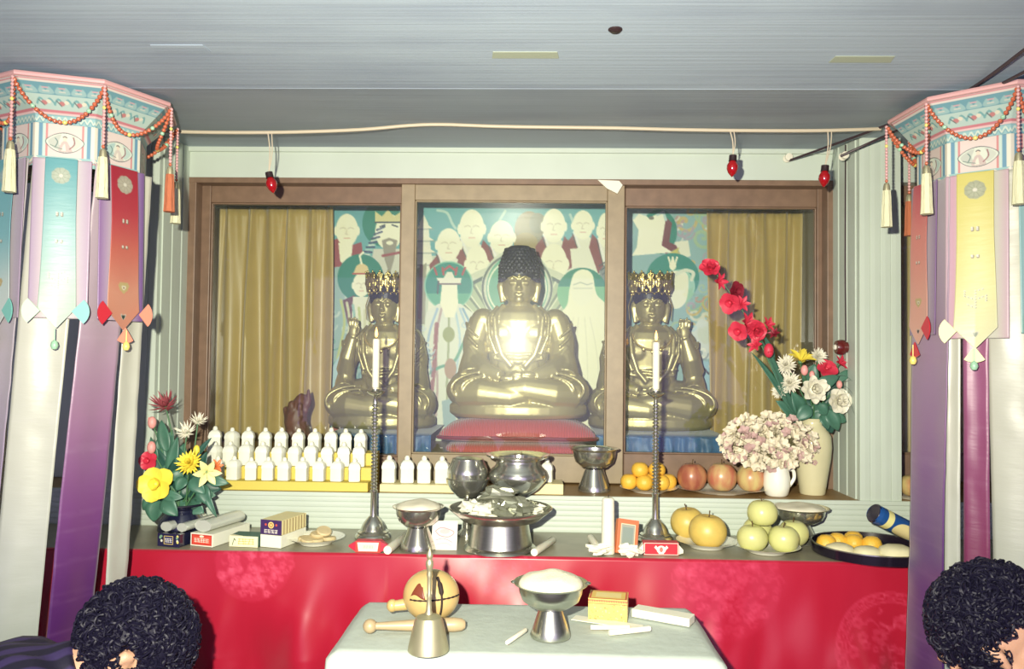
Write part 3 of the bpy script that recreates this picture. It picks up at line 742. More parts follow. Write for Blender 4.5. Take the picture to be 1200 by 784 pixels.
# ------------------------------------------------------------------ gold seated statues
def arc(fn, n=14): return [fn(i / n) for i in range(n + 1)]
def statue_body(raised=0):
    """seated cross-legged figure, origin at the middle of its base, facing -y. raised: 0 hands in lap, +1/-1 hand lifted on that side"""
    b = MB()
    # hem that forms the base
    b.lathe([(0, 0), (0.205, 0), (0.222, 0.012), (0.222, 0.036), (0.208, 0.05), (0, 0.052)], 40, xf=Matrix.Translation((0, -0.01, 0)) @ Matrix.Diagonal((1, 0.72, 1, 1)))
    for s in (-1, 1):
        b.tube([(s * 0.07, 0.05, 0.09), (s * 0.13, 0.0, 0.09), (s * 0.175, -0.05, 0.088), (s * 0.185, -0.085, 0.082)], [0.085, 0.075, 0.058, 0.045], 16)
        b.sph((s * 0.178, -0.055, 0.085), (0.052, 0.07, 0.046), 18, 12)
        b.tube([(s * 0.18, -0.085, 0.078), (s * 0.11, -0.128, 0.08), (s * 0.02, -0.142, 0.082 + 0.012 * s), (-s * 0.06, -0.14, 0.088)], [0.045, 0.043, 0.036, 0.024], 14)
        # sleeve falling on the thigh
        b.tube([(s * 0.15, 0.0, 0.2), (s * 0.155, -0.02, 0.15), (s * 0.15, -0.05, 0.118)], [0.04, 0.05, 0.056], 14, flat=0.8)
        # folds over knee and shin
        for k in range(5):
            r = 0.024 + k * 0.026
            b.tube(arc(lambda t: (s * (0.06 + r * 0.9 * math.cos(t * 2.6 - 0.9) + 0.02 * k * 0.4), -0.150 + 0.09 * abs(0.5 - t) ** 2 * 2 + 0.018 * max(0, k - 1) * t * 0.6, 0.062 + 0.42 * r * math.sin(t * 2.6 - 0.9) + 0.03)), 0.0062, 6)
    b.sph((0, -0.03, 0.085), (0.16, 0.11, 0.05), 20, 10)
    # torso: stack of ellipses
    prof = [(0.0, 0.06), (0.108, 0.07), (0.1, 0.12), (0.092, 0.165), (0.1, 0.22), (0.115, 0.275), (0.122, 0.31), (0.108, 0.338), (0.07, 0.356), (0.036, 0.368), (0.0, 0.372)]
    b.lathe(prof, 28, xf=Matrix.Translation((0, 0.02, 0)) @ Matrix.Diagonal((1, 0.7, 1, 1)))
    for s in (-1, 1):
        b.sph((s * 0.048, -0.035, 0.272), (0.05, 0.028, 0.036), 14, 8)         # chest
    b.sph((0, -0.04, 0.165), (0.07, 0.03, 0.045), 14, 8)                        # belly
    b.tube([(0, 0.012, 0.34), (0, 0.004, 0.40)], [0.034, 0.032], 16)
    for k in range(3):
        b.tube([(0.033 * math.cos(a), 0.006 + 0.033 * math.sin(a), 0.355 + k * 0.011) for a in [i * 0.4 for i in range(16)]], 0.0045, 6, closed=True)
    # head
    b.sph((0, 0.002, 0.425), (0.054, 0.06, 0.066), 22, 14)
    b.sph((0, -0.008, 0.402), (0.045, 0.046, 0.04), 18, 10)
    b.sph((0, -0.045, 0.378), (0.016, 0.014, 0.012), 10, 6)
    b.tube([(0, -0.054, 0.446), (0, -0.064, 0.424), (0, -0.07, 0.413)], [0.004, 0.0062, 0.0095], 8)
    b.sph((0, -0.064, 0.411), (0.0125, 0.008, 0.006), 10, 6)
    for s in (-1, 1):
        b.sph((s * 0.021, -0.054, 0.432), (0.0135, 0.0075, 0.0062), 12, 8)      # lids
        b.tube([(s * 0.005, -0.059, 0.446), (s * 0.02, -0.059, 0.453), (s * 0.038, -0.046, 0.446)], 0.0036, 6)
        b.tube([(s * 0.055, 0.004, 0.445), (s * 0.06, 0.0, 0.425), (s * 0.056, -0.002, 0.385), (s * 0.052, -0.002, 0.372)], [0.009, 0.011, 0.007, 0.0085], 8, flat=1.3)
        b.sph((s * 0.008, -0.06, 0.3955), (0.0105, 0.006, 0.0036), 10, 6)
    b.sph((0, -0.059, 0.390), (0.012, 0.0065, 0.004), 10, 6)
    b.sph((0, -0.06, 0.458), 0.0045, 8, 6)
    # arms
    for s in (-1, 1):
        up = raised and s == raised
        b.sph((s * 0.118, 0.02, 0.315), (0.04, 0.045, 0.038), 14, 10)
        if up:
            b.tube([(s * 0.12, 0.02, 0.31), (s * 0.145, 0.0, 0.24), (s * 0.15, -0.03, 0.2)], [0.044, 0.04, 0.036], 14)
            b.tube([(s * 0.15, -0.03, 0.2), (s * 0.135, -0.075, 0.25), (s * 0.112, -0.085, 0.315)], [0.04, 0.03, 0.017], 12)
            b.tube([(s * 0.15, -0.02, 0.2), (s * 0.15, -0.03, 0.13)], [0.042, 0.05], 12, flat=0.7)
            h = Vector((s * 0.11, -0.087, 0.335))
            b.sph(h, (0.02, 0.011, 0.024), 12, 8)
            for k, (dx, L) in enumerate(((-0.015, 0.036), (-0.005, 0.044), (0.006, 0.04), (0.016, 0.03))):
                tip = 0.3 if k == 1 else 1.0
                b.tube([h + Vector((dx, 0, 0.018)), h + Vector((dx * 1.15, -0.002, 0.018 + L * 0.55)), h + Vector((dx * 1.1, -0.012 * (2 - tip), 0.018 + L * (0.85 if k != 1 else 0.6)))], [0.0058, 0.0052, 0.0042], 7)
            b.tube([h + Vector((-s * 0.016, -0.004, -0.008)), h + Vector((-s * 0.026, -0.014, 0.012)), h + Vector((-s * 0.016, -0.022, 0.028))], [0.007, 0.006, 0.0045], 7)
        else:
            b.tube([(s * 0.12, 0.02, 0.31), (s * 0.142, 0.01, 0.24), (s * 0.14, -0.015, 0.175)], [0.044, 0.042, 0.04], 14)
            b.tube([(s * 0.14, -0.015, 0.175), (s * 0.1, -0.085, 0.145), (s * 0.05, -0.125, 0.135)], [0.04, 0.032, 0.018], 12)
            h = Vector((s * 0.03, -0.135, 0.133 + 0.006 * s))
            b.sph(h, (0.026, 0.017, 0.01), 12, 8)
            for k in range(4):
                y = -0.012 + k * 0.008
                b.tube([h + Vector((-s * 0.018, y - 0.004, 0)), h + Vector((-s * 0.036, y - 0.002, 0.002)), h + Vector((-s * 0.052 + s * 0.004 * abs(k - 1.3), y, 0))], [0.0055, 0.005, 0.0042], 7)
            b.tube([h + Vector((-s * 0.004, 0.004, 0.006)), h + Vector((-s * 0.016, 0.002, 0.018)), h + Vector((-s * 0.027, -0.002, 0.024))], [0.0065, 0.0055, 0.0045], 7)
        # robe edge from shoulder to waist, and creases in the sleeve
        b.tube([(s * 0.05, -0.012, 0.362), (s * 0.078, -0.052, 0.32), (s * 0.072, -0.068, 0.26), (s * 0.052, -0.07, 0.2), (s * 0.02, -0.072, 0.162)], 0.0085, 8)
        b.tube([(s * 0.07, 0.0, 0.358), (s * 0.098, -0.04, 0.32), (s * 0.094, -0.058, 0.26), (s * 0.07, -0.062, 0.2)], 0.006, 8)
        for k in range(4):
            z = 0.285 - k * 0.03
            b.tube([(s * 0.172, 0.0, z + 0.02), (s * (0.165 - 0.004 * k), -0.035, z), (s * 0.13, -0.05, z - 0.03)], 0.0055, 6)
        for k in range(3):
            b.tube([(s * 0.188, -0.03, 0.145 - k * 0.018), (s * 0.165, -0.085, 0.128 - k * 0.016), (s * 0.115, -0.125, 0.118 - k * 0.012)], 0.006, 6)
    b.tube([(-0.08, -0.055, 0.19), (0, -0.075, 0.178), (0.08, -0.055, 0.19)], 0.007, 8)      # sash
    b.tube([(-0.09, -0.05, 0.21), (0, -0.066, 0.2), (0.09, -0.05, 0.21)], 0.005, 8)
    return b
statue_meshes = {r: fuse(statue_body(r), 0.0034, 3, 0.4) for r in (0, 1, -1)}
def hair_cap(topknot):
    b = MB()
    b.lathe([(0, 0.0), (0.06, -0.004), (0.065, 0.02), (0.062, 0.045), (0.05, 0.064), (0.03, 0.076), (0, 0.08)], 30, xf=Matrix.Translation((0, 0.01, 0.436)) @ Matrix.Rotation(R(-16), 4, 'X') @ Matrix.Diagonal((1, 1.05, 1, 1)))
    if topknot:
        b.lathe([(0, 0), (0.05, 0), (0.047, 0.03), (0.042, 0.05), (0.03, 0.058), (0, 0.06)], 26, c=(0, 0.014, 0.5))
        rg = random.Random(4)
        for i in range(11):                                     # rows of snail curls
            z = 0.44 + i * 0.0105
            r = 0.066 if z < 0.49 else (0.066 - (z - 0.49) * 0.35)
            n = 26
            for k in range(n):
                a = 2 * math.pi * (k + 0.5 * (i % 2)) / n
                y = 0.012 + r * 1.04 * math.sin(a)
                if y < -0.03 and z < 0.462: continue
                b.sph((r * math.cos(a), y, z), 0.0062, 6, 4)
    me = fuse(b, 0.0028, 1, 0.3)
    return me
hair_a, hair_b = hair_cap(True), hair_cap(False)
def crown_mesh():
    b = MB()
    b.lathe([(0.058, 0.0), (0.064, 0.002), (0.066, 0.012), (0.06, 0.014)], 30)
    b.lathe([(0.062, 0.012), (0.066, 0.012), (0.075, 0.07), (0.071, 0.07)], 30)
    n = 15
    for k in range(n):
        a = 2 * math.pi * k / n
        def pt(r, z, da=0): return Vector(((r) * math.cos(a + da), (r) * math.sin(a + da), z))
        # leaf shaped plaque with scrolls and a jewel
        b.tube([pt(0.069, 0.014), pt(0.074, 0.05), pt(0.079, 0.088)], [0.006, 0.0075, 0.002], 6)
        for s in (-1, 1):
            b.tube([pt(0.07, 0.02, s * 0.02), pt(0.075, 0.034, s * 0.14), pt(0.077, 0.054, s * 0.16), pt(0.077, 0.062, s * 0.06), pt(0.077, 0.054, s * 0.03)], 0.0034, 6)
            b.tube([pt(0.077, 0.058, s * 0.05), pt(0.079, 0.074, s * 0.13), pt(0.08, 0.08, s * 0.06)], 0.0032, 6)
        b.sph(pt(0.077, 0.044), 0.0062, 8, 6); b.sph(pt(0.069, 0.008, 0.2), 0.004, 6, 5)
        b.sph(pt(0.08, 0.086), 0.0045, 6, 5)
    rg = random.Random(6)
    for i in range(46):                                          # small cast blossoms between the plaques
        a = rg.uniform(0, 6.283); z = rg.uniform(.02, .078); r = .067 + z * .13 + rg.uniform(0, .006)
        c = Vector((r * math.cos(a), r * math.sin(a), z)); e = Vector((-math.sin(a), math.cos(a), 0)); q = rg.uniform(.0035, .0055)
        for j in range(5): b.sph(c + (e * math.cos(j * 1.257) + Vector((0, 0, 1)) * math.sin(j * 1.257)) * q * 1.25, q * .8, 6, 4)
        b.sph(c * 1.02, q * .7, 6, 4)
    return fuse(b, 0.002, 0)
crown_me = crown_mesh()
YB = 2.59
def put_statue(nm, label, px, pybase, Y, raised, crowned, rotz=0, sc=(1.0, 0.8, 1.0)):
    p = P(px, pybase, Y - 0.11); p.y = Y
    t = thing(nm, label, 'statue', p, rotz, 'seated gold statues in the glazed niche')
    t.scale = sc
    meshobj('body', statue_meshes[raised].copy(), 'brass', t)
    meshobj('hair', (hair_b if crowned else hair_a).copy(), 'statue_hair', t)
    if crowned:
        meshobj('crown', crown_me.copy(), 'gold', t, (0, 0.004, 0.463))
        bb = MB()
        for s in (-1, 1):                                       # ribbons hanging from the crown
            bb.tube([(s * 0.066, 0.01, 0.47), (s * 0.078, 0.005, 0.43), (s * 0.074, 0.0, 0.38)], [0.005, 0.006, 0.004], 6, flat=0.4)
        bb.tube([(-0.066, 0.01, 0.47), (0, 0.07, 0.472), (0.066, 0.01, 0.47)], 0.005, 6)
        bb.build('crown_ribbon', 'gold', t)
        bb = MB()                                               # necklace with pendants
        bb.tube(arc(lambda q: (0.07 * math.cos(math.pi * (1 + q)), -0.06 - 0.012 * math.sin(math.pi * q), 0.33 + 0.055 * math.sin(math.pi * (1 + q))), 16), 0.004, 6)
        for k in (-0.03, 0, 0.03): bb.sph((k, -0.07, 0.268 + abs(k) * 0.3), (0.006, 0.005, 0.009), 8, 6)
        bb.build('necklace', 'gold', t)
    return t
c1 = put_statue('buddha_statue', 'gold seated statue with dark topknot and hands in its lap on the red cushion', 606, 491, YB, 0, False)
put_statue('bodhisattva_statue', 'gold crowned statue beside the gold curtain with stepped white bottles, partly behind the door stile', 441, 503, 2.82, -1, True, 0.0, (0.86, 0.76, 1.0))
put_statue('bodhisattva_statue', 'gold crowned statue with lifted hand beside the red gladioli', 767, 505, 2.82, 1, True, 0.0, (0.98, 0.78, 1.0))

def cushion(nm, label, c, w, d, h, m, pipe, group=None, corner=0.0, dents=0):
    t = thing(nm, label, 'cushion', c, 0, group)
    def fn(u, v):
        a = 2 * math.pi * u
        ca, sa = math.cos(a), math.sin(a)
        n = 5.0
        q = (abs(ca) ** n + abs(sa) ** n) ** (-1 / n)
        ph = math.pi * (v - 0.5)
        rr = max(0.0, math.cos(ph)) ** 0.35
        z = h / 2 + h / 2 * math.copysign(abs(math.sin(ph)) ** 0.9, math.sin(ph))
        if corner:                                # plump cushion: seam low, sides leaning in towards the top
            z = h * (.22 + .78 * math.sin(ph) ** .8) if ph > 0 else h * (.22 - .22 * abs(math.sin(ph)) ** .9)
            rr = (max(0., 1 - .17 * math.sin(ph) ** 1.2) * max(0., math.cos(ph)) ** .22) if ph > 0 else max(0., math.cos(ph)) ** .4
        pin = 1 - 0.10 * corner * math.cos(4 * a + math.pi * 0) * 0
        x = w / 2 * q * ca * rr * pin; y = d / 2 * q * sa * rr * pin
        k = (abs(ca * sa) * 2) ** 3 * corner
        x *= 1 + 0.12 * k * math.cos(ph) ** 2; y *= 1 + 0.12 * k * math.cos(ph) ** 2
        return (x, y, z)
    b = MB(); b.grid(fn, 72, 18, wrap=True); b.build('cover', m, t)
    if pipe:
        b = MB(); b.tube([Vector(fn(i / 72, 0.5)) * 1.0 for i in range(72)], 0.006, 8, closed=True); b.build('piping', pipe, t)
    return t
# corduroy cover: fine ribs
m = MAT['red_rib']; nt = m.node_tree; bs = nt.nodes['Principled BSDF']
tc = nt.nodes.new('ShaderNodeTexCoord'); wv = nt.nodes.new('ShaderNodeTexWave'); wv.inputs['Scale'].default_value = 42; wv.bands_direction = 'X'
nt.links.new(tc.outputs['Object'], wv.inputs['Vector'])
bp = nt.nodes.new('ShaderNodeBump'); bp.inputs['Strength'].default_value = 0.7; bp.inputs['Distance'].default_value = 0.004
nt.links.new(wv.outputs['Fac'], bp.inputs['Height']); nt.links.new(bp.outputs[0], bs.inputs['Normal'])
zc = c1.location.z
hh = zc - ZN
lo_h = hh * 0.36
cushion('cushion', 'flat red cushion at the bottom, under the ribbed red cushion', (606 * 0 + c1.location.x, YB - 0.0, ZN + 0.0006), 0.46, 0.23, lo_h, 'red_rib', None, 'red cushions under the topknot statue')
cushion('cushion', 'ribbed red cushion with dark piping right under the topknot statue', (c1.location.x, YB - 0.004, ZN + lo_h + 0.0012), 0.47, 0.232, hh - lo_h - 0.002, 'red_rib', 'red_pipe', 'red cushions under the topknot statue', 1.0)
for pxa, pxb, pxs, lab in ((384, 505, 441, 'blue draped plinth under the crowned statue near the stepped white bottles'), (699, 852, 767, 'blue draped plinth under the crowned statue near the red gladioli')):
    s = [o for o in C.objects if o.name.startswith('bodhisattva') and abs(o.location.x - P(pxs, 500, 2.71).x) < 0.05][0]
    xa, xb = P(pxa, 515, 2.55).x, P(pxb, 515, 2.55).x; hz = s.location.z - ZN - .0012
    def dr(u, v, xa=xa, xb=xb, hz=hz):
        # front cloth, rounded top edge, then the top
        x = xa + (xb - xa) * u
        if v < .7: z = hz * v / .7 * .93; y = 2.548 + .006 * math.sin(u * 46 + 3 * math.sin(u * 9)) * (1 - v / .7 * .6) + .003 * noise.noise(Vector((u * 30, v * 3, 2)))
        elif v < .8: z = hz * (.93 + .07 * (v - .7) / .1); y = 2.55 + .01 * ((v - .7) / .1)
        else: z = hz; y = 2.56 + (v - .8) / .2 * .38
        return (x, y, ZN + .0006 + z)
    b = MB(); b.grid(dr, 110, 24)
    single(b, 'draped_plinth', 'blue_cloth', lab, 'plinth', 'blue draped plinths under the crowned statues')

# red-brown carved root standing in front of the curtain
b = MB(); rg = random.Random(5)
p = P(350, 503, 2.56); p.z = ZN; rz_ = 1.5
pts = [(0, 0, 0), (0.004, 0, 0.03), (-0.01, 0.0, 0.065), (0.004, 0, 0.1), (0.012, 0, 0.125)]
b.tube(cat_rom(pts, 4), [0.032, 0.034, 0.034, 0.03, 0.032, 0.034, 0.036, 0.034, 0.036, 0.036, 0.034, 0.03, 0.026, 0.022, 0.018, 0.012, 0.006], 12)
b.tube([(-0.005, 0, 0.06), (-0.035, -0.006, 0.085), (-0.046, -0.004, 0.095)], [0.022, 0.014, 0.005], 8)
b.tube([(0.01, 0, 0.09), (0.03, 0, 0.11), (0.028, 0, 0.135)], [0.02, 0.01, 0.004], 8)
b.tube([(0.02, 0, 0.03), (0.045, -0.004, 0.02), (0.052, -0.004, 0.0)], [0.018, 0.012, 0.008], 8)
b.tube([(-0.02, 0, 0.03), (-0.035, -0.006, 0.012), (-0.04, -0.006, 0.0)], [0.018, 0.012, 0.008], 8)
for k in range(16):
    b.sph((rg.uniform(-.028, .028), rg.uniform(-.03, 0), rg.uniform(0.01, 0.1)), rg.uniform(.008, .014), 8, 6)
o = meshobj('root_carving', fuse(b, 0.003, 2), 'root', None, p + Vector((0, 0, 0.0006))); o.scale = (1.05, 1, rz_)
tag(o, 'gnarled red-brown root carving behind the white bottles, in front of the gold curtain', 'ornament')
# ------------------------------------------------------------------ things on the raised shelf
KS = 2.3 / F
# stepped stand
SX0, SX1 = P(240, 560, 2.33).x, P(431, 560, 2.23).x
zf = P(340, 562, 2.23).z; zm = P(340, 537, 2.275).z; zb_ = P(340, 521, 2.32).z
b = MB()
b.box2((SX0, 2.231, ZS + 0.0006), (SX1, 2.397, ZS + 0.026)); b.box2((SX0, 2.277, ZS + 0.026), (SX1, 2.397, ZS + 0.062)); b.box2((SX0, 2.323, ZS + 0.062), (SX1, 2.397, ZS + 0.098))
prof = [(2.231, ZS + 0.0006), (2.231, ZS + 0.026), (2.277, ZS + 0.026), (2.277, ZS + 0.062), (2.323, ZS + 0.062), (2.323, ZS + 0.098), (2.397, ZS + 0.098), (2.397, ZS + 0.0006)]
b = MB(); b.prism(prof, SX0, SX1, axis='x')
single(b, 'stepped_stand', 'yellow_box', 'yellow stepped stand carrying three rows of white bottles on the shelf', 'stand', smooth=False, bevel=0.0015)

def bottle_parts(h=0.068, w=0.041):
    """small white bottle: squarish wrapped body, round shoulders, tapered cap"""
    b = MB()
    b.lathe([(0, 0.0005), (w * .44, 0.0005), (w * .47, 0.004), (w * .46, h * .5), (w * .49, h * .53), (w * .49, h * .6), (w * .42, h * .74), (w * .26, h * .83), (w * .15, h * .86), (0, h * .86)], 24, sq=0.62)
    c = MB()
    c.lathe([(0, h * .85), (w * .17, h * .85), (w * .17, h * .93), (w * .12, h * .97), (w * .1, h), (0, h)], 12)
    return b, c
bb, cc = bottle_parts()
bottle_me = bb.mesh('body', 'bottle'); cap_me = cc.mesh('cap', 'white')
def bottle(loc, label, group, rz=0, s=1.0):
    t = thing('white_bottle', label, 'bottle', loc, rz, group)
    t.scale = (s, s, s)
    for nm, me in (('body', bottle_me), ('cap', cap_me)):
        o = bpy.data.objects.new(nm, me); C.objects.link(o); o.parent = t
rg = random.Random(2)
rows = [('back', 2.350, ZS + 0.098, [252, 272, 291, 311, 330, 350, 369, 388, 405, 423], 494),
        ('middle', 2.301, ZS + 0.062, [252, 270, 289, 308, 327, 346, 365, 384, 403, 421], 0),
        ('front', 2.255, ZS + 0.026, [256, 275, 295, 315, 334, 355, 375, 396, 416], 0)]
for row, y, z, xs, _ in rows:
    n = len(xs)
    for k, px in enumerate(xs):
        x = P(px, 520, y).x
        bottle((x, y, z + 0.0006), 'white bottle in the %s row of the yellow stand, %s counting from the candlestick' % (row, ORD[n - 1 - k]),
               'white bottles on the stepped stand', rg.uniform(-.25, .25), rg.uniform(.97, 1.03) * (0.95 if row == 'front' else 1.0))
# second group: bottles on low cream blocks beyond the candlestick
b = MB()
xs = [456, 477, 497, 518, 538, 557, 620, 641]
xa, xb = P(446, 570, 2.25).x, P(566, 570, 2.25).x
b.box2((xa, 2.236, ZS + 0.0006), (xb, 2.322, ZS + 0.022)); single(b, 'bottle_plinth', 'cream', 'low cream plinth under the row of bottles between candlestick and steel jar', 'stand', smooth=False, bevel=0.0015)
xa, xb = P(608, 570, 2.25).x, P(660, 570, 2.25).x
b = MB(); b.box2((xa, 2.236, ZS + 0.0006), (xb, 2.322, ZS + 0.030)); single(b, 'bottle_plinth', 'cream', 'low cream plinth behind the wide steel incense pot', 'stand', smooth=False, bevel=0.0015)
for k, px in enumerate(xs):
    lab = 'white bottle on the low cream plinth, %s counted from the left candlestick' % ORD[k] if k < 6 else ('white bottle behind the incense pot, nearer the steel footed bowl' if k == 7 else 'white bottle half hidden behind the rim of the incense pot')
    bottle((P(px, 560, 2.275).x, 2.275, ZS + (0.0226 if k < 6 else 0.0306)), lab, 'white bottles on the low plinths', rg.uniform(-.2, .2), 1.12 if k < 6 else 0.95)

# footed bowls: the offering bowl profile is shared
def bowl_profile(R_, H, foot):
    return [(0, 0.0), (foot, 0.0), (foot * 1.02, H * .03), (foot * .9, H * .16), (foot * .62, H * .46), (foot * .56, H * .52), (R_ * .52, H * .56), (R_ * .76, H * .68), (R_ * .84, H * .82), (R_ * .86, H * .94), (R_ * .99, H * .985), (R_, H), (R_ * .97, H), (R_ * .83, H * .955), (R_ * .8, H * .82), (R_ * .7, H * .70), (R_ * .4, H * .6), (0, H * .57)]
def footed_bowl(loc, R_, H, foot, label, rice=None, m='steel', group=None):
    t = thing('footed_bowl', label, 'bowl', loc, 0, group)
    pr = bowl_profile(R_, H, foot)
    b = MB(); b.lathe(pr[:6] + [(0, H * .53)], 44); b.build('foot', m, t)
    b = MB(); b.lathe([(0, H * .525)] + pr[6:], 44); b.build('bowl', m, t)
    if rice:
        b = MB()
        n = 15
        hh = rice[0]
        pf = [(R_ * .86 * math.cos(a), H * .95 + hh * math.sin(a) ** 0.9) for a in [k / n * math.pi / 2 for k in range(n)]] + [(0, H * .95 + hh)]
        b.lathe([(0, H * .94), (R_ * .8, H * .94)] + pf, 40)
        for i in range(len(b.v)):
            p = b.v[i]; b.v[i] = p + Vector((0, 0, 0.004 * noise.noise(Vector((p.x * 28, p.y * 28, 3)))))
        o = b.build('heaped_rice', 'rice', None, loc=loc)
        tag(o, rice[1], 'rice', None, 'stuff')
    return t
p = P(696, 580, 2.31); p.z = ZS + 0.0008
footed_bowl(p, M1(29.5, 2.28), P(696, 528, 2.28).z - P(696, 579, 2.28).z, M1(19, 2.28), 'steel footed bowl on the shelf between incense pot and yellow fruit', None, 'steel')
# plates of fruit
def plate(loc, R_, label, m='white_gloss', H=0.018, group=None, sx=1.0):
    b = MB()
    b.lathe([(0, 0.0005), (R_ * .55, 0.0005), (R_ * .6, H * .3), (R_ * .97, H * .92), (R_, H), (R_ * .98, H), (R_ * .62, H * .42), (R_ * .5, H * .3), (0, H * .28)], 44, xf=Matrix.Diagonal((sx, 1, 1, 1)))
    o = b.build('plate', m, None, loc=loc)
    return tag(o, label, 'plate', group)
def fruit_mesh(R_, h, dip, stem=True, lob=0, amp=0.0):
    """round fruit with a dimple at stem and base; returns (body builder, stem builder)"""
    b = MB(); pf = []
    n = 22
    for k in range(n + 1):
        a = math.pi * k / n
        r = R_ * math.sin(a) ** 0.9; z = -math.cos(a) * h
        z += dip * math.exp(-(r / (R_ * .34)) ** 2) * (1 if k < n / 2 else -1)
        pf.append((max(r, 0) if 0 < k < n else 0, z + h - dip * 0.0))
    mn = min(z for r, z in pf)
    pf = [(r, z - mn) for r, z in pf]
    b.lathe(pf, 28, lobes=lob, amp=amp)
    s = MB()
    top = pf[-1][1]
    s.tube([(0, 0, top - 0.001), (0.001, 0, top + dip * .8), (0.004, 0.001, top + dip * 1.5 + 0.004)], [0.0018, 0.0014, 0.0017], 6)
    return b, s
def fruit(nm, label, cat, loc, R_, h, dip, m, group=None, rot=None, lob=0, amp=0.0, stem=True):
    t = thing(nm, label, cat, loc, 0, group, rot)
    b, s = fruit_mesh(R_, h, dip, stem, lob, amp)
    b.build('flesh', m, t)
    if stem: s.build('stem', 'fruit_stem', t)
    return t
yo = 2.312
p = P(760, 577, yo); zz = ZS + 0.0008
plate((p.x, yo, zz), M1(33, yo), 'white plate of small yellow oranges on the shelf behind the candlestick', H=0.014)
r0 = M1(9.9, yo)
lay = [(737, 566, 0, 'at the steel bowl end, bottom layer'), (755, 569, -.016, 'in the front middle, bottom layer'), (775, 566, -.01, 'beside the candlestick shaft, bottom layer'), (783, 566, .012, 'at the apple end, bottom layer'), (761, 556, .02, 'at the back, bottom layer')]
base = zz + 0.007
for px, py, dy, w_ in lay:
    fruit('orange', 'small yellow orange of the shelf heap ' + w_, 'orange', (P(px, py, yo + dy).x, yo + dy, base), r0, r0 * .93, 0.002, 'orange', 'yellow oranges on the shelf plate', stem=False)
for px, dy, w_ in ((750, 0.002, 'on top of the heap on the shelf, nearer the steel bowl'), (770, 0.004, 'on top of the heap on the shelf, behind the candlestick shaft')):
    fruit('orange', 'small yellow orange ' + w_, 'orange', (P(px, 555, yo).x, yo + dy, base + r0 * 1.38), r0, r0 * .93, 0.002, 'orange', 'yellow oranges on the shelf plate', stem=False)
p = P(846, 577, yo)
plate((p.x, yo, zz), M1(34, yo), 'long white dish under the three big apples on the shelf', H=0.014, sx=1.55)
for px, m, w_, rr in ((811, 'apple_red', 'dark red apple at the orange end of the long white dish', 16.9), (846, 'apple_blush', 'yellow apple blushed with red in the middle of the long white dish', 17.2), (880, 'apple_blush', 'red and yellow apple next to the small white jug', 16.2)):
    fruit('apple', w_, 'apple', (P(px, 560, yo).x, yo, zz + 0.0075), M1(rr, yo), M1(rr * 1.0, yo), 0.007, m, 'big apples on the shelf', Euler((0, 0, px)), 5, 0.012)
# small white jug and tall celadon vase
yj = 2.282
def jug(loc):
    t = thing('white_jug', 'small white jug holding the dried blossoms, on the shelf beside the tall vase', 'jug', loc, 0)
    s = M1(1, yj); b = MB()
    b.lathe([(0, 0), (11 * s, 0), (13 * s, 2 * s), (15.2 * s, 12 * s), (15 * s, 22 * s), (13.4 * s, 30 * s), (14 * s, 35 * s), (13.2 * s, 35 * s), (12.4 * s, 30 * s), (13.6 * s, 20 * s), (0, 6 * s)], 32); b.build('body', 'white_gloss', t)
    b = MB(); b.tube(cat_rom([(13 * s, 0, 30 * s), (19 * s, 0, 29 * s), (20 * s, 0, 20 * s), (14.4 * s, 0, 11 * s)], 6), 2.1 * s, 8); b.build('handle', 'white_gloss', t)
    return t
p = P(910, 582, yj); jug_p = Vector((p.x, yj, zz)); jug(jug_p)
yv = 2.32
vs_ = M1(1, yv); p = P(952, 580, yv); vase_p = Vector((p.x, yv, zz))
t = thing('tall_vase', 'tall cream vase with faint blossom painting holding roses and gladioli on the shelf', 'vase', vase_p)
vp = [(0, 0), (13.5, 0), (14.2, 1.5), (16.5, 18), (20, 40), (21.3, 54), (20.4, 66), (16, 76), (12.4, 80.5), (12.4, 84), (13.8, 87), (12.6, 87), (11, 83), (11, 79), (0, 70)]
b = MB(); b.lathe([(r * vs_, z * vs_) for r, z in vp], 40); b.build('body', 'celadon', t)
b = MB(); rg = random.Random(8)                                    # painted blossom spray on the vase wall
for k in range(9):
    a = R(-118 + rg.uniform(-12, 16)); z = rg.uniform(32, 62)
    rr = np.interp(z, [q[1] for q in vp[:8]], [q[0] for q in vp[:8]]) + 0.25
    c = Vector((rr * math.cos(a), rr * math.sin(a), z)) * vs_
    for j in range(5):
        e = Vector((-math.sin(a), math.cos(a), 0)) * math.cos(j * 1.257) + Vector((0, 0, 1)) * math.sin(j * 1.257)
        b.sph(c + e * 1.9 * vs_, (1.5 * vs_, 1.5 * vs_, 1.5 * vs_), 6, 4, xf=None)
b2 = MB()
b.build('painted_blossoms', 'dried_mauve', t)

# steel jar and wide incense pot: high feet, standing on the counter behind the tall stand
yk = 2.165; k = M1(1, yk)
p = P(548, 560, yk); H0 = P(548, 582, yk).z - ZC
t = thing('steel_jar', 'round lidded steel jar on a high foot behind the wrapper-filled stand', 'jar', (p.x, yk, ZC + 0.0008))
b = MB(); b.lathe([(0, 0), (.028, 0), (.028, .006), (.012, .02), (.0105, H0 * .95), (.016, H0), (0, H0)], 28); b.build('foot', 'steel', t)
b = MB(); b.lathe([(0, H0 - .001), (12 * k, H0), (20 * k, H0 + 8 * k), (24.5 * k, H0 + 16 * k), (25.5 * k, H0 + 21 * k), (23.5 * k, H0 + 22 * k), (24 * k, H0 + 28 * k), (0, H0 + 28 * k)], 40); b.build('bowl', 'steel', t)
b = MB(); b.lathe([(0, H0 + 27 * k), (24 * k, H0 + 27.5 * k), (23.5 * k, H0 + 33 * k), (18.5 * k, H0 + 42 * k), (18.2 * k, H0 + 44 * k), (12 * k, H0 + 46.5 * k), (0, H0 + 47.5 * k)], 40); b.build('lid', 'steel', t)
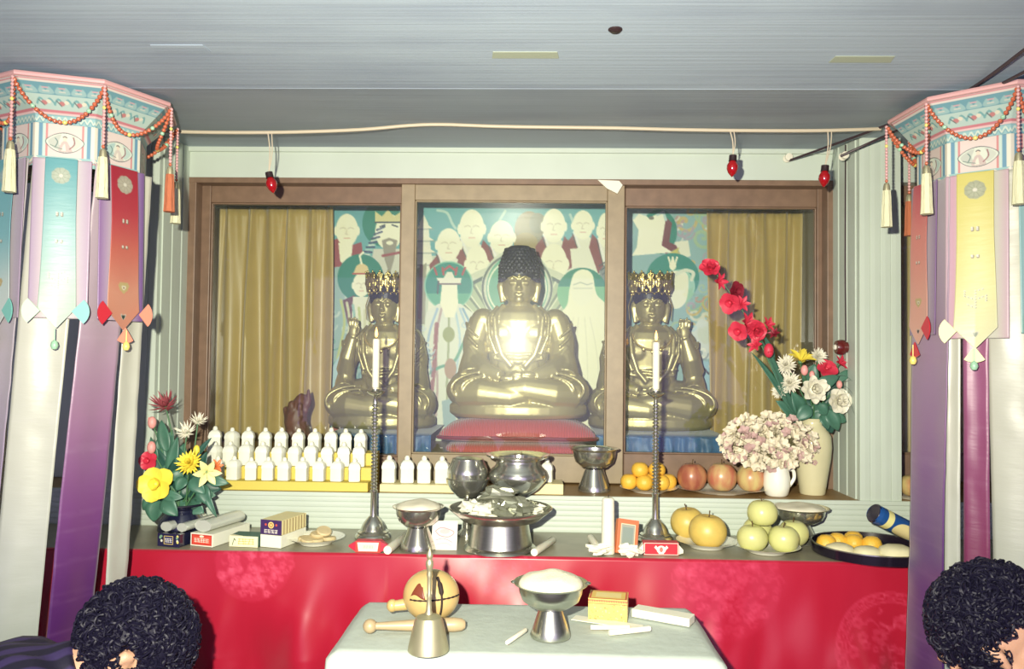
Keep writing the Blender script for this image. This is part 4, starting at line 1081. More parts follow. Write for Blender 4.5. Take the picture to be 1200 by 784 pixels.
p = P(607, 560, yk); H0 = P(607, 581, yk).z - ZC
t = thing('incense_pot', 'wide-rimmed steel incense pot on a high foot behind the wrapper-filled stand', 'pot', (p.x, yk, ZC + 0.0008))
b = MB(); b.lathe([(0, 0), (.03, 0), (.03, .006), (.012, .02), (.0105, H0 * .95), (.016, H0), (0, H0)], 28); b.build('foot', 'steel', t)
b = MB(); b.lathe([(0, H0 - .001), (12 * k, H0), (24 * k, H0 + 8 * k), (33 * k, H0 + 18 * k), (34.5 * k, H0 + 24 * k), (32 * k, H0 + 30 * k), (26 * k, H0 + 36 * k), (25.5 * k, H0 + 41 * k), (37 * k, H0 + 46 * k), (37.5 * k, H0 + 48 * k), (36 * k, H0 + 48 * k), (25.5 * k, H0 + 44 * k), (24 * k, H0 + 36 * k), (0, H0 + 34 * k)], 44); b.build('body', 'steel', t)
b = MB(); b.lathe([(0, H0 + 34.5 * k), (23.5 * k, H0 + 36.2 * k), (22 * k, H0 + 39 * k), (0, H0 + 41.5 * k)], 32); b.build('ash', 'paper', t)
b = MB()
for dx, dy, L in ((-.006, 0, .05), (.006, .005, .06), (.012, -.004, .04)): b.tube([(dx, dy, H0 + 38 * k), (dx * 1.5, dy, H0 + 38 * k + L * .5)], .0011, 5)
b.build('incense_sticks', 'fruit_stem', t)
# pear on the dish beyond the pillar
p = P(1070, 579, 2.28)
plate((p.x, 2.28, zz), M1(34, 2.28), 'white dish on the shelf beyond the grooved pillar', H=0.014)
fruit('pear', 'pale yellow pear on the dish beyond the grooved pillar', 'pear', (p.x, 2.28, zz + 0.006), M1(15, 2.28), M1(13, 2.28), 0.006, 'apple_blush')
# ------------------------------------------------------------------ things on the counter
zc0 = ZC + 0.0008
def on_counter(px, py):                  # the counter point seen at a pixel
    return PZ(px, py, zc0)
def lightbox(nm, label, cat, loc, d, cv, side, rotz=0, group=None, tops=None):
    """small carton: painted front panel on a plain body"""
    t = thing(nm, label, cat, loc, rotz, group)
    w, l, h = d
    b = MB(); b.box((0, 0, h / 2), (w, l, h)); b.build('carton', side, t, smooth=False, bevel=0.0008)
    painted('front_panel', cv, lambda u, v: (-w / 2 + w * u, -l / 2 - 0.0006, h - h * v), 'paint', t, solid=0.0005)
    if tops is not None:
        painted('top_panel', tops, lambda u, v: (-w / 2 + w * u, l / 2 - l * v, h + 0.0006), 'paint', t, solid=0.0005)
    return t
def glyphs(cv, x, y, w, h, n, col, seed):
    """row of block-like written characters"""
    rg = random.Random(seed); s = w / n
    for k in range(n):
        a = x + k * s + s * .1; ww = s * .78
        for q in range(3): cv.line([(a, y + h * (q + .15) / 2.4), (a + ww, y + h * (q + .15) / 2.4)], h * .13, col)
        cv.line([(a + ww * rg.choice([.1, .5, .9]), y), (a + ww * rg.choice([.1, .5, .9]), y + h)], h * .14, col)
kc = M1(1, 2.0)
# dark floral carton with incense bundles
cv = Canvas(0, 0, 30, 15, 6, (30, 26, 66)); rg = random.Random(3)
for k in range(8):
    x, y = rg.choice([3, 5, 24, 27]) + rg.uniform(-1, 1), rg.uniform(2, 13)
    cv.ell(x, y, 1.5, 1.5, rg.choice([(230, 214, 120), (226, 226, 210), (120, 160, 130)]))
cv.rect(9, 3, 21, 12, (44, 40, 92)); glyphs(cv, 10, 5.5, 10, 4.5, 3, (226, 224, 214), 1); cv.line([(9, 3), (21, 3), (21, 12), (9, 12), (9, 3)], .6, (214, 190, 110))
p = on_counter(203, 641)
lightbox('incense_carton', 'dark blue floral incense carton with two pale sticks bundles on its long top', 'carton', (p.x + .005, p.y + 0.075, zc0), (30 * kc, 0.15, 15 * kc), cv, 'navy_hair' if False else 'vase_blue', R(-14))
def bundle(loc, label, rotz, w, L, h, n, seed, m='foil', group='pale bundles of incense sticks'):
    b = MB(); rg = random.Random(seed)
    b.grid(lambda u, v: ((w / 2 * math.cos(math.pi * 2 * u)) * (1 - 0.04 * (v > .97)), -L / 2 + L * v, h / 2 + h / 2 * math.sin(math.pi * 2 * u) + .0006 * math.sin(u * 40)), 22, 14, wrap=True)
    nn = 22
    b.f.append(tuple(range(nn))); b.m.append(0); b.f.append(tuple(range(14 * nn, 15 * nn))); b.m.append(0)
    o = b.build('incense_bundle', m, None, loc=loc, rot=(0, 0, rotz)); tag(o, label, 'incense', group)
    return o
h1 = 15 * kc
bundle((p.x - .012, p.y + .09, zc0 + h1 + .0012), 'pale wrapped incense bundle on the dark floral carton, beside the dark blue vase', R(-14), .034, .14, .024, 0, 1)
bundle((p.x + .028, p.y + .082, zc0 + h1 + .0012), 'pale wrapped incense bundle on the dark floral carton, beside the red and white carton', R(-14), .03, .13, .022, 0, 2)
# red and white carton
cv = Canvas(0, 0, 30, 15, 6, (226, 222, 206)); cv.rect(1.5, 1.5, 28.5, 13.5, (196, 54, 44)); cv.rect(3, 3, 27, 12, (214, 80, 62)); glyphs(cv, 5, 6, 20, 4.4, 5, (240, 232, 214), 4); cv.ell(15, 3.6, 3, 1.4, (236, 226, 200))
p2 = on_counter(240, 641)
lightbox('incense_carton', 'red and white carton with white lettering on the counter, next to the dark floral one', 'carton', (p2.x + .01, p2.y + .078, zc0), (31 * kc, .15, 15 * kc), cv, 'white', R(-16))
bundle((p2.x + .006, p2.y + .085, zc0 + h1 + .0012), 'thick pale incense bundle lying on the red and white carton', R(-16), .05, .14, .03, 0, 3)
# flat red packets behind, a green and white packet, a purple carton on a white carton
b = MB(); b.box((0, 0, .008), (.05, .1, .016)); o = b.build('red_packet', 'petal_red', None, loc=(P(262, 625, 2.12).x, 2.10, zc0), rot=(0, 0, R(-30)), smooth=False, bevel=.001); tag(o, 'flat red packet behind the green and white packet', 'packet')
cv = Canvas(0, 0, 46, 12, 5, (230, 226, 186)); cv.line([(5, 10), (8, 3), (10, 5)], 1, (40, 80, 60)); glyphs(cv, 14, 3, 26, 6, 5, (196, 176, 90), 7)
tv = Canvas(0, 0, 46, 40, 3, (42, 96, 84)); tv.poly([(0, 40), (0, 26), (22, 40)], (228, 224, 186))
p3 = on_counter(285, 642)
lightbox('green_packet', 'green and white flat packet lying in front of the flat red packet', 'packet', (p3.x, p3.y + .034, zc0), (44 * kc * .8, .05, 12.5 * kc), cv, 'leaf_dark', R(-6), None, tv)
p4 = on_counter(316, 643)
b = MB(); b.box((0, 0, .0155), (28 * kc, .115, .031)); o = b.build('white_carton', 'white', None, loc=(p4.x + .014, p4.y + .066, zc0), rot=(0, 0, R(-16)), smooth=False, bevel=.001); tag(o, 'plain white carton under the purple carton, beside the biscuit plate', 'carton')
cv = Canvas(0, 0, 28, 17, 6, (62, 40, 92)); cv.ell(14, 6, 3.8, 3.8, (226, 200, 120)); cv.ring(14, 6, 1.6, 2.4, (150, 80, 60)); cv.ell(7, 5.6, 1.4, 1.4, (196, 80, 70)); cv.ell(21, 5.6, 1.4, 1.4, (196, 80, 70)); glyphs(cv, 5, 11.2, 18, 4, 4, (236, 230, 214), 2)
sd = MAT['white']
t = lightbox('purple_carton', 'purple carton with gold round emblem stacked on the plain white carton', 'carton', (p4.x + .014, p4.y + .066, zc0 + .032), (28.5 * kc, .112, 17 * kc), cv, 'cream', R(-16))
b = MB()
for k in range(8): b.box((14.25 * kc + .0004, -.046 + .0132 * k, 8.5 * kc), (.0008, .0016, 16 * kc))
b.build('side_ribs', 'table_wood', t, smooth=False)
# biscuit plate
p = on_counter(371, 636); plate((p.x, p.y - .005, zc0), 34 * kc, 'white plate of round biscuits on the counter beside the purple carton')
bis = [(-.028, .004, .006, 0), (.004, -.012, .006, 5), (.03, .006, .006, -4), (-.006, .022, .007, 4), (.004, .002, .017, 8), (-.014, -.02, .0075, 10), (.018, .008, .024, 22)]
bl = ['nearest the purple carton', 'in the middle of the plate', 'nearest the candlestick', 'at the back of the plate', 'lying on the others', 'at the front edge of the plate', 'tilted on top of the pile']
for (dx, dy, dz, tl), w_ in zip(bis, bl):
    b = MB(); b.lathe([(0, -.004), (.017, -.004), (.0195, -.001), (.0195, .002), (.017, .0048), (0, .0052)], 24)
    o = b.build('biscuit', 'biscuit', None, loc=(p.x + dx, p.y - .005 + dy, zc0 + dz + .005), rot=(R(tl), R(tl * .7), 0)); tag(o, 'round biscuit ' + w_, 'biscuit', 'round biscuits on the plate')

def candlestick(px, pyb, pyc, pyt, label, clabel):
    p = on_counter(px, pyb); p.y += .035; Y = p.y; k = Y / F
    Hc_ = P(px, pyc, Y).z - zc0
    t = thing('candlestick', label, 'candlestick', (p.x, Y, zc0))
    b = MB(); b.lathe([(0, 0), (.047, 0), (.049, .004), (.047, .01), (.041, .014), (.041, .018), (.034, .022), (.03, .034), (.024, .044), (.017, .052), (.012, .058), (0, .058)], 36); b.build('base', 'steel', t)
    b = MB(); pf = [(0, .057)]
    pf += [(.0095, .058), (.0085, .07), (.008, .12), (.01, .123), (.01, .127)]
    z = .13; i = 0
    while z < Hc_ - .03:
        pf += [(.0042, z), (.0088, z + .0032), (.009, z + .0058), (.0042, z + .009)]; z += .0094
    pf += [(.007, z), (.005, Hc_ - .012), (.0085, Hc_ - .006), (0, Hc_ - .006)]
    b.lathe(pf, 18); b.build('shaft', 'steel', t)
    b = MB(); b.lathe([(0, Hc_ - .008), (.008, Hc_ - .007), (.018, Hc_ - .002), (.025, Hc_ + .004), (.0255, Hc_ + .006), (.018, Hc_ + .002), (.008, Hc_ - .001), (0, Hc_ - .001)], 30); b.build('drip_pan', 'steel', t)
    b = MB(); b.lathe([(.0085, Hc_ - .002), (.0095, Hc_), (.0095, Hc_ + .012), (.0075, Hc_ + .012), (.0075, Hc_)], 20); b.build('socket', 'steel', t)
    cz = zc0 + Hc_ + .0006; L = P(px, pyt, Y).z - cz
    c = thing('candle', clabel, 'candle', (p.x, Y, cz), 0, 'lit candles')
    b = MB(); b.lathe([(0, 0), (.0070, 0), (.0071, .014), (.0092, .016), (.0095, L - .006), (.009, L - .001), (.006, L), (0, L - .002)], 20); b.build('wax', 'wax', c)
    b = MB(); b.tube([(0, 0, L - .002), (.0004, 0, L + .005), (.0012, 0, L + .008)], .0008, 6); b.build('wick', 'wick', c)
    b = MB(); b.lathe([(0, L + .003), (.0034, L + .007), (.0044, L + .012), (.0036, L + .019), (.0016, L + .027), (0, L + .032)], 14); b.build('flame', 'flame', c)
    return t
candlestick(434, 634, 461, 397, 'tall twisted steel candlestick beside the biscuit plate', 'lit white candle in front of the crowned statue near the stepped bottles')
candlestick(770, 637, 463, 401, 'tall twisted steel candlestick beside the plate of two pears', 'lit white candle in front of the crowned statue near the red gladioli')

# sweet in red wrapper and red matchbox at the candlestick feet
p = on_counter(431, 648)
t = thing('wrapped_soap', 'red and white wrapped block lying in front of the candlestick by the biscuits', 'packet', (p.x, p.y + .014, zc0))
b = MB(); b.box((0, 0, .0145), (.062, .026, .029)); b.build('wrapper', 'petal_red', t, smooth=False, bevel=.002)
for s in (-1, 1):
    b = MB(); b.add([(s * .031, -.012, .002), (s * .031, .012, .002), (s * .031, .012, .027), (s * .031, -.012, .027), (s * .05, -.004, .012), (s * .05, .004, .012), (s * .05, .004, .016), (s * .05, -.004, .016)], [(0, 1, 2, 3), (4, 7, 6, 5), (0, 4, 5, 1), (1, 5, 6, 2), (2, 6, 7, 3), (3, 7, 4, 0)]); b.build('folded_end', 'petal_red', t, smooth=False)
cv = Canvas(0, 0, 40, 18, 5, (206, 60, 50)); cv.poly([(3, 2), (37, 2), (35, 16), (5, 16)], (222, 224, 204)); cv.poly([(6, 4), (34, 4), (32, 14), (8, 14)], (190, 206, 190)); glyphs(cv, 12, 7, 16, 4, 4, (150, 160, 140), 5)
painted('front_label', cv, lambda u, v: (-.031 + .062 * u, -.0138, .028 - .027 * v), 'paint', t, solid=.0004)
p = on_counter(775, 651)
cv = Canvas(0, 0, 40, 18, 6, (196, 30, 50)); cv.line([(1, 1), (39, 1), (39, 17), (1, 17), (1, 1)], .8, (230, 214, 196))
cv.ell(20, 10, 5.2, 5.6, (238, 234, 214)); cv.poly([(14, 4), (17, 9), (16, 12), (12, 7)], (238, 234, 214)); cv.poly([(26, 4), (23, 9), (24, 12), (28, 7)], (238, 234, 214)); cv.ell(20, 10, 2, 3.6, (214, 110, 100)); cv.rect(17, 14.4, 23, 16, (238, 234, 214))
t = lightbox('matchbox', 'red matchbox with white flower emblem in front of the candlestick by the pears', 'matchbox', (p.x, p.y + .016, zc0), (40 * kc, .028, .031), cv, 'petal_red')
for s in (-1, 1):
    b = MB(); b.add([(s * .0432, -.012, .002), (s * .0432, .012, .002), (s * .0432, .012, .026), (s * .0432, -.012, .026), (s * .056, -.006, .004), (s * .056, .006, .004), (s * .056, .006, .012), (s * .056, -.006, .012)], [(0, 1, 2, 3), (4, 7, 6, 5), (0, 4, 5, 1), (1, 5, 6, 2), (2, 6, 7, 3), (3, 7, 4, 0)]); b.build('folded_flap', 'white', t, smooth=False)
# clear candle stubs by the left rice bowl
def stub(pa, pb, r, label, m='wax', group='loose white candles', nm='candle_stub', wick=True):
    a = on_counter(*pa); c = on_counter(*pb); a.z = c.z = zc0 + r; d = (c - a).normalized(); L = (c - a).length
    t = thing(nm, label, 'candle', ((a + c) / 2) - Vector((0, 0, r)), 0, group)
    o = t.location
    b = MB(); b.tube([a - o, a - o + d * .003, c - o - d * .004, c - o], [r * .96, r, r, r * .8], 16); b.build('wax', m, t)
    if wick:
        b = MB(); b.tube([c - o - d * .001, c - o + d * .006], .0008, 5); b.build('wick', 'wick', t)
    return t
stub((454, 650), (474, 634), .0105, 'stubby white candle lying between red wrapped block and rice bowl', wick=False)
stub((626, 652), (648, 637), .0095, 'white candle end lying beside the foot of the wrapper-filled stand')
# rice bowl, note, tall stand with crumpled wrappers
p = on_counter(487, 648); Y = p.y + .04; k = Y / F
footed_bowl((p.x, Y, zc0), 30.5 * k, P(487, 593, Y).z - zc0, 21 * k, 'steel footed bowl heaped with rice behind the small printed note', (.021, 'heap of white rice in the footed bowl beside the printed note'))
Y0 = 2.02; p = P(586, 650, Y0)
t = thing('offering_stand', 'wide steel stand with a dished top full of crumpled wrappers', 'stand', (p.x, Y0, zc0)); k = Y0 / F
zt = P(586, 611, Y0).z - zc0
b = MB(); b.lathe([(0, 0), (41 * k, 0), (42.5 * k, .002), (41.5 * k, .006), (37.5 * k, .012), (34 * k, zt * .75), (33 * k, zt), (0, zt)], 48); b.build('foot', 'brushed', t)
b = MB(); b.lathe([(0, zt - .001), (34 * k, zt), (46 * k, zt + 3.5 * k), (56 * k, zt + 12 * k), (60 * k, zt + 15 * k), (60.5 * k, zt + 16.5 * k), (59 * k, zt + 17 * k), (53 * k, zt + 13.5 * k), (42 * k, zt + 7.5 * k), (0, zt + 5 * k)], 56); b.build('dish', 'steel', t)
def crumple(loc, r, seed, label, m='wrapper', sq=(1.05, 1, .55), nm='crumpled_wrapper', cat='wrapper', group='crumpled wrappers on the steel stand'):
    b = MB(); rg = random.Random(seed); off = Vector((rg.random() * 50, rg.random() * 50, rg.random() * 50))
    def fn(u, v):
        a = 2 * math.pi * u; ph = math.pi * v
        d = Vector((math.sin(ph) * math.cos(a), math.sin(ph) * math.sin(a), math.cos(ph)))
        q = 1 + .7 * noise.noise(d * 2.3 + off) + .3 * noise.cell(d * 2.4 + off) + .2 * noise.noise(d * 6 + off)
        return (d.x * r * q * sq[0], d.y * r * q * sq[1], d.z * r * max(q, .4) * sq[2])
    b.grid(fn, 13, 9, wrap=True)
    lo = min(v.z for v in b.v)
    for v in b.v: v.z -= lo
    o = b.build(nm, m, None, smooth=False, loc=loc); tag(o, label, cat, group)
    return o
zd = zc0 + zt + 5 * k + .002
cl = [(-.075, -.01, .026, 'at the jar side of the steel stand', 'paper'), (-.04, -.04, .03, 'at the front of the steel stand, beside the grey one', 'paper'), (0, .03, .028, 'at the back of the steel stand', 'wrapper'), (.012, -.03, .032, 'in the front middle of the steel stand', 'wrapper'), (.052, -.012, .032, 'beside the folded one on the steel stand', 'wrapper'), (-.03, .018, .028, 'on the steel stand below the steel jar', 'wrapper'), (.09, -.004, .021, 'folded thin at the candle end of the steel stand', 'paper')]
for i, (dx, dy, r, w_, m) in enumerate(cl):
    crumple((p.x + dx, Y0 + dy, zd + (.004 if abs(dx) > .06 else 0)), r, 20 + i, 'crumpled silvery wrapper ' + w_ if m == 'wrapper' else 'crumpled white wrapper ' + w_, m)
crumple((p.x - .005, Y0 - .004, zd + .026), .036, 33, 'large crumpled silvery wrapper on top of the others on the stand', 'wrapper', (1.25, .8, .55))
pn = on_counter(520, 645)
cv = Canvas(0, 0, 30, 33, 4, (226, 216, 204)); cv.line([(4, 12), (10, 8), (18, 9), (26, 13), (20, 18), (10, 17), (5, 13)], 1.2, (176, 130, 136), 1, 5); cv.ell(15, 12, 6, 3, (206, 170, 170)); cv.line([(5, 22), (14, 20), (24, 24)], 1, (176, 140, 150), 1, 4); cv.line([(6, 27), (16, 25), (23, 28)], 1, (190, 160, 160), 1, 4)
o = painted('printed_note', cv, lambda u, v: (-.032 + .064 * u, .022 * (1 - v), .068 * (1 - v)), 'paint', solid=.0008, loc=(pn.x, pn.y + .004, zc0)); tag(o, 'small printed pink note propped between rice bowl and steel stand', 'note')
# thick white candle standing, loose papers, orange packet
pc = on_counter(713, 650); pc.y += .015; k = pc.y / F
t = thing('white_candle', 'thick unlit white candle standing upright beside the orange packet', 'candle', (pc.x, pc.y, zc0)); H = P(713, 583, pc.y).z - zc0
b = MB(); b.lathe([(0, 0), (7.8 * k, 0), (8 * k, .004), (7.2 * k, H * .8), (7 * k, H - .004), (5 * k, H), (0, H)], 24); b.build('wax', 'wax', t)
b = MB(); b.tube([(0, 0, H - .001), (.001, 0, H + .007)], .0009, 6); b.build('wick', 'wick', t)
stub((692, 634), (702, 648), .009, 'white candle lying by the upright candle, end towards the shelf', wick=False)
crumple((on_counter(706, 652).x - .005, on_counter(706, 652).y + .012, zc0), .02, 51, 'crumpled white paper at the foot of the upright white candle', 'paper', (1.3, .8, .6), 'crumpled_paper', 'paper', None)
cv = Canvas(0, 0, 24, 34, 4, (196, 108, 70)); cv.rect(4, 5, 20, 28, (150, 152, 140)); cv.rect(6, 8, 18, 24, (128, 140, 132)); cv.line([(4, 5), (20, 5), (20, 28), (4, 28), (4, 5)], .8, (226, 206, 170))
po = on_counter(735, 651)
t = thing('orange_packet', 'orange packet with a grey panel leaning beside the upright white candle', 'packet', (po.x, po.y + .012, zc0), 0, None, Euler((R(-16), R(9), R(10))))
b = MB(); b.box((0, .012, .043), (.054, .02, .084)); b.build('carton', 'petal_orange', t, smooth=False, bevel=.001)
painted('front_panel', cv, lambda u, v: (-.027 + .054 * u, .0013, .085 - .084 * v), 'paint', t, solid=.0004)
crumple((on_counter(738, 655).x, on_counter(738, 655).y + .006, zc0), .017, 57, 'crumpled pale wrapper under the leaning orange packet', 'paper', (1.5, .7, .8), 'crumpled_paper', 'paper', None)
# two pears and the green apples
p = on_counter(830, 643); p.y += .02; k = p.y / F
plate((p.x, p.y, zc0), 35 * k, 'white plate carrying two big brown pears beside the candlestick')
fruit('pear', 'big yellow-brown pear at the front of the two on the plate', 'pear', (p.x - 3 * k, p.y - .026, zc0 + .0085), 21.5 * k, 19.5 * k, .008, 'pear', None, Euler((.1, 0, 1)))
fruit('pear', 'yellow-brown pear behind the front one, nearer the candlestick', 'pear', (p.x - 15 * k, p.y + .068, zc0 + .0125), 20 * k, 18.5 * k, .008, 'pear', None, Euler((-.1, 0, 2)))
p = on_counter(901, 649); p.y += .022; k = p.y / F
plate((p.x, p.y, zc0), 38 * k, 'white plate carrying the pyramid of green apples')
ra = 17.3 * k
for dx, dy, w_ in ((-17.5, -.012, 'on the pear side, bottom layer'), (17.5, -.016, 'at the front, away from the pears, bottom layer'), (-3, .056, 'at the back, bottom layer'), (36, .034, 'beside the rice bowl, bottom layer')):
    fruit('green_apple', 'pale green apple of the pyramid, ' + w_, 'apple', (p.x + dx * k, p.y + dy, zc0 + .0065 + (.004 if dy > .03 else 0)), ra, ra * .9, .006, 'apple_green', 'green apples in the pyramid', Euler((0, 0, dx)), 5, .012)
fruit('green_apple', 'pale green apple on top of the pyramid', 'apple', (p.x - 2 * k, p.y + .012, zc0 + .0065 + ra * 1.52), ra, ra * .92, .006, 'apple_green', 'green apples in the pyramid', Euler((.05, .05, 3)), 5, .012)
p = on_counter(939, 640); Y = 2.15; k = Y / F
footed_bowl((P(937, 600, Y).x, Y, zc0), 33 * k, P(937, 594, Y).z - zc0, 20 * k, 'steel footed bowl of rice behind the green apples', (.014, 'low heap of white rice in the footed bowl behind the green apples'))
# round black tray with buns, yellow fruit and a blue packet
Y = 2.03; p = P(1020, 648, Y); k = Y / F; rt = .139
t = thing('black_tray', 'round black lacquer tray of buns and yellow fruit at the end of the counter', 'tray', (p.x, Y, zc0))
b = MB(); b.lathe([(0, 0), (rt * .9, 0), (rt, .004), (rt * 1.01, .026), (rt * .985, .027), (rt * .97, .008), (rt * .9, .006), (0, .006)], 56); b.build('dish', 'tray_black', t)
b = MB(); b.lathe([(rt * .985, .0262), (rt * 1.012, .0262), (rt * 1.012, .0285), (rt * .985, .0285)], 56); b.build('rim', 'steel', t)
zt_ = zc0 + .0072
def bun(nm, lab, cat, dx, dy, r, m, h=.7, dz=0, group=None):
    b = MB(); s_ = random.Random(dx * 1000 + dy).random() * 30
    b.lathe([(0, 0), (r * .75, 0), (r * .97, r * h * .3), (r, r * h * .55), (r * .85, r * h * 1.05), (r * .5, r * h * 1.36), (0, r * h * 1.45)], 26)
    for v in b.v: v += Vector((1, 1, .4)) * (.06 * r * noise.noise(v * 40 + Vector((s_, 0, 0)))) 
    o = b.build(nm, m, None, loc=(p.x + dx, Y + dy, zt_ + dz)); tag(o, lab, cat, group)
for dx, dy, w_ in ((-.098, .03, 'nearest the apples'), (-.062, .052, 'second along from the apples'), (-.028, .034, 'third along, behind the white buns'), (.012, .02, 'nearest the blue packet'), (-.012, .075, 'at the back of the tray')):
    bun('yellow_fruit', 'round yellow fruit on the black tray, ' + w_, 'fruit', dx, dy, .025, 'orange', .95, 0, 'yellow fruit on the black tray')
for dx, dy, r, w_ in ((-.088, -.03, .036, 'on the apple side of the black tray'), (-.028, -.05, .034, 'second from the apple side of the black tray'), (.036, -.062, .044, 'largest, at the front of the black tray')):
    bun('steamed_bun', 'flat white steamed bun ' + w_, 'bun', dx, dy, r, 'bun', .5, 0, 'steamed buns on the black tray')
cv = Canvas(0, 0, 60, 62, 3, (30, 76, 140)); cv.rect(10, 0, 17, 62, (228, 220, 150)); cv.ell(34, 15, 14, 9, (222, 206, 150)); cv.rect(20, 27, 52, 31, (226, 224, 214)); glyphs(cv, 24, 34, 20, 6, 4, (226, 220, 190), 3); cv.ell(34, 47, 14, 8, (222, 206, 150))
pb = P(1052, 634, Y)
t = thing('blue_packet', 'blue cylindrical packet with a yellow band lying on the black tray', 'packet', (p.x + .074, Y + .012, zt_ + .064), 0, None, Euler((R(0), R(26), R(10))))
rb = .03; L = .15
def pk(u, v):
    a = 2 * math.pi * v + 2.2; x = -L / 2 + L * u; q = 1 - .1 * max(0, abs(2 * u - 1) - .86) / .14
    return (x, rb * .95 * q * math.cos(a), rb * .8 * q * math.sin(a))
painted('wrapper', cv, pk, 'paint_gloss', t)
for s in (-1, 1):
    b = MB(); b.lathe([(0, 0), (rb * .78, 0), (rb * .84, .003 * -s)], 20, xf=Matrix.Translation((s * L / 2, 0, 0)) @ Matrix.Rotation(R(90), 4, 'Y')); b.build('end_cap', 'vase_blue', t)
# ------------------------------------------------------------------ low offering table in front of the altar
ZTB = P(615, 707, 1.70).z
TA = PZ(430, 707, ZTB); TB = PZ(803, 709, ZTB)
xl, xr = TA.x - .003, TB.x + .003; yb = 1.70; yf = PZ(606, 766, ZTB).y
t = thing('offering_table', 'small wooden table under the white cloth in front of the altar', 'table', ((xl + xr) / 2, (yb + yf) / 2, 0))
w, d = xr - xl, yb - yf
b = MB(); b.box((0, 0, ZTB - .016), (w - .02, d - .02, .022)); b.build('tabletop', 'table_wood', t, smooth=False, bevel=.003)
b = MB(); b.box((0, 0, ZTB - .06), (w - .07, d - .07, .06)); b.build('apron', 'table_wood', t, smooth=False)
for sx in (-1, 1):
    for sy in (-1, 1):
        b = MB(); b.box((sx * (w / 2 - .045), sy * (d / 2 - .045), (ZTB - .09) / 2 + .0006), (.04, .04, ZTB - .092), taper=1.0); b.build('leg', 'table_wood', t, smooth=False, bevel=.003)
# cloth: top sheet with a hanging skirt
b = MB(); r_ = .008; drop = .2
def tc_(u, v):
    X = (u * 2 - 1) * (w / 2 + drop); Yy = (v * 2 - 1) * (d / 2 + drop)
    ox = max(0, abs(X) - w / 2); oy = max(0, abs(Yy) - d / 2)
    x = max(-w / 2, min(w / 2, X)); y = max(-d / 2, min(d / 2, Yy))
    o_ = math.hypot(ox, oy) if (ox and oy) else max(ox, oy)
    o_ = min(o_, drop)
    z = -o_
    fl = .012 + .016 * (o_ / drop) * (1 + math.sin(X * 34) * .5 + math.sin(Yy * 37) * .5) if o_ > 0 else 0
    if ox: x += math.copysign(min(fl, ox) * (1 if not oy else ox / math.hypot(ox, oy)), X)
    if oy: y += math.copysign(min(fl, oy) * (1 if not ox else oy / math.hypot(ox, oy)), Yy)
    k = .0011 * noise.noise(Vector((X * 9, Yy * 9, 0))) if not o_ else 0
    return ((xl + xr) / 2 + x, (yb + yf) / 2 + y, ZTB - .002 + z + k - (.002 if 0 < o_ < .012 else 0))
b.grid(tc_, 110, 80)
single(b, 'table_cloth', 'table_cloth', 'white cloth spread over the small table and hanging down its sides', 'tablecloth')
zt0 = ZTB + .0008
def on_table(px, py): return PZ(px, py, zt0)
# hand bell
p = on_table(502, 762); k = p.y / F
t = thing('hand_bell', 'brass hand bell with tall knobbed handle on the white cloth', 'bell', (p.x, p.y, zt0))
b = MB(); b.lathe([(0, .003), (21 * k, .003), (23.5 * k, 0), (24 * k, .001), (23 * k, 7 * k), (20 * k, 20 * k), (17 * k, 33 * k), (14.5 * k, 38.5 * k), (8 * k, 41 * k), (4 * k, 42 * k), (0, 42 * k)], 40); b.build('body', 'bell_metal', t)
b = MB(); b.lathe([(0, 41.5 * k), (5 * k, 42 * k), (3.4 * k, 46 * k), (3.2 * k, 52 * k), (2.4 * k, 60 * k), (3.2 * k, 63 * k), (2.4 * k, 66 * k), (2.6 * k, 84 * k), (3.4 * k, 87 * k), (2.6 * k, 90 * k), (3.2 * k, 93 * k), (4.6 * k, 98 * k), (4.4 * k, 102 * k), (2.6 * k, 105 * k), (4 * k, 108 * k), (3.4 * k, 112 * k), (1.6 * k, 115 * k), (2 * k, 118 * k), (0, 121 * k)], 20); b.build('handle', 'bell_metal', t)
# wooden fish
p = on_table(505, 727); Y = p.y; k = Y / F; rr = 31.5 * k
t = thing('wooden_fish', 'round wooden fish drum with slit mouth and side handle behind the bell', 'drum', (p.x, Y, zt0))
c = Vector((0, 0, rr * .93))
b = MB(); b.sph(c, (rr * 1.04, rr * .95, rr * .93), 36, 24)
b.build('body', 'moktak', t)
def onball(az, el, s=1.004):
    return c + Vector((rr * 1.04 * math.sin(az) * math.cos(el), -rr * .95 * math.cos(az) * math.cos(el), rr * .93 * math.sin(el))) * s
b = MB(); b.tube([onball(R(a), R(4 + 2 * math.sin(a / 30)), 1.0) for a in range(-40, 86, 6)], [.0012 + .0008 * (i % 2 == 0) for i in range(21)], 8); b.build('mouth_slit', 'dark_slot', t)
b = MB()
b.grid(lambda u, v: onball(R(-22 + 34 * (u - .5) * (1 - .5 * v)) , R(10 + 26 * v + 4 * math.sin(u * 5)), 1.006), 10, 8); b.build('carved_eye', 'moktak_mark', t, solid=.001)
b = MB(); b.tube([onball(R(28), R(a), 1.004) for a in range(-40, 60, 6)], [.0022] * 10 + [.005] * 4 + [.003] * 3, 8); b.build('carved_line', 'dark_slot', t)
b = MB(); b.tube([(-rr * .9, .006, rr * .55), (-rr * 1.25, .0, rr * .52), (-rr * 1.42, -.002, rr * .52)], [.012, .0105, .0105], 14); b.sph((-rr * 1.44, -.002, rr * .52), (.011, .0125, .0125), 14, 8); b.build('handle', 'moktak', t)
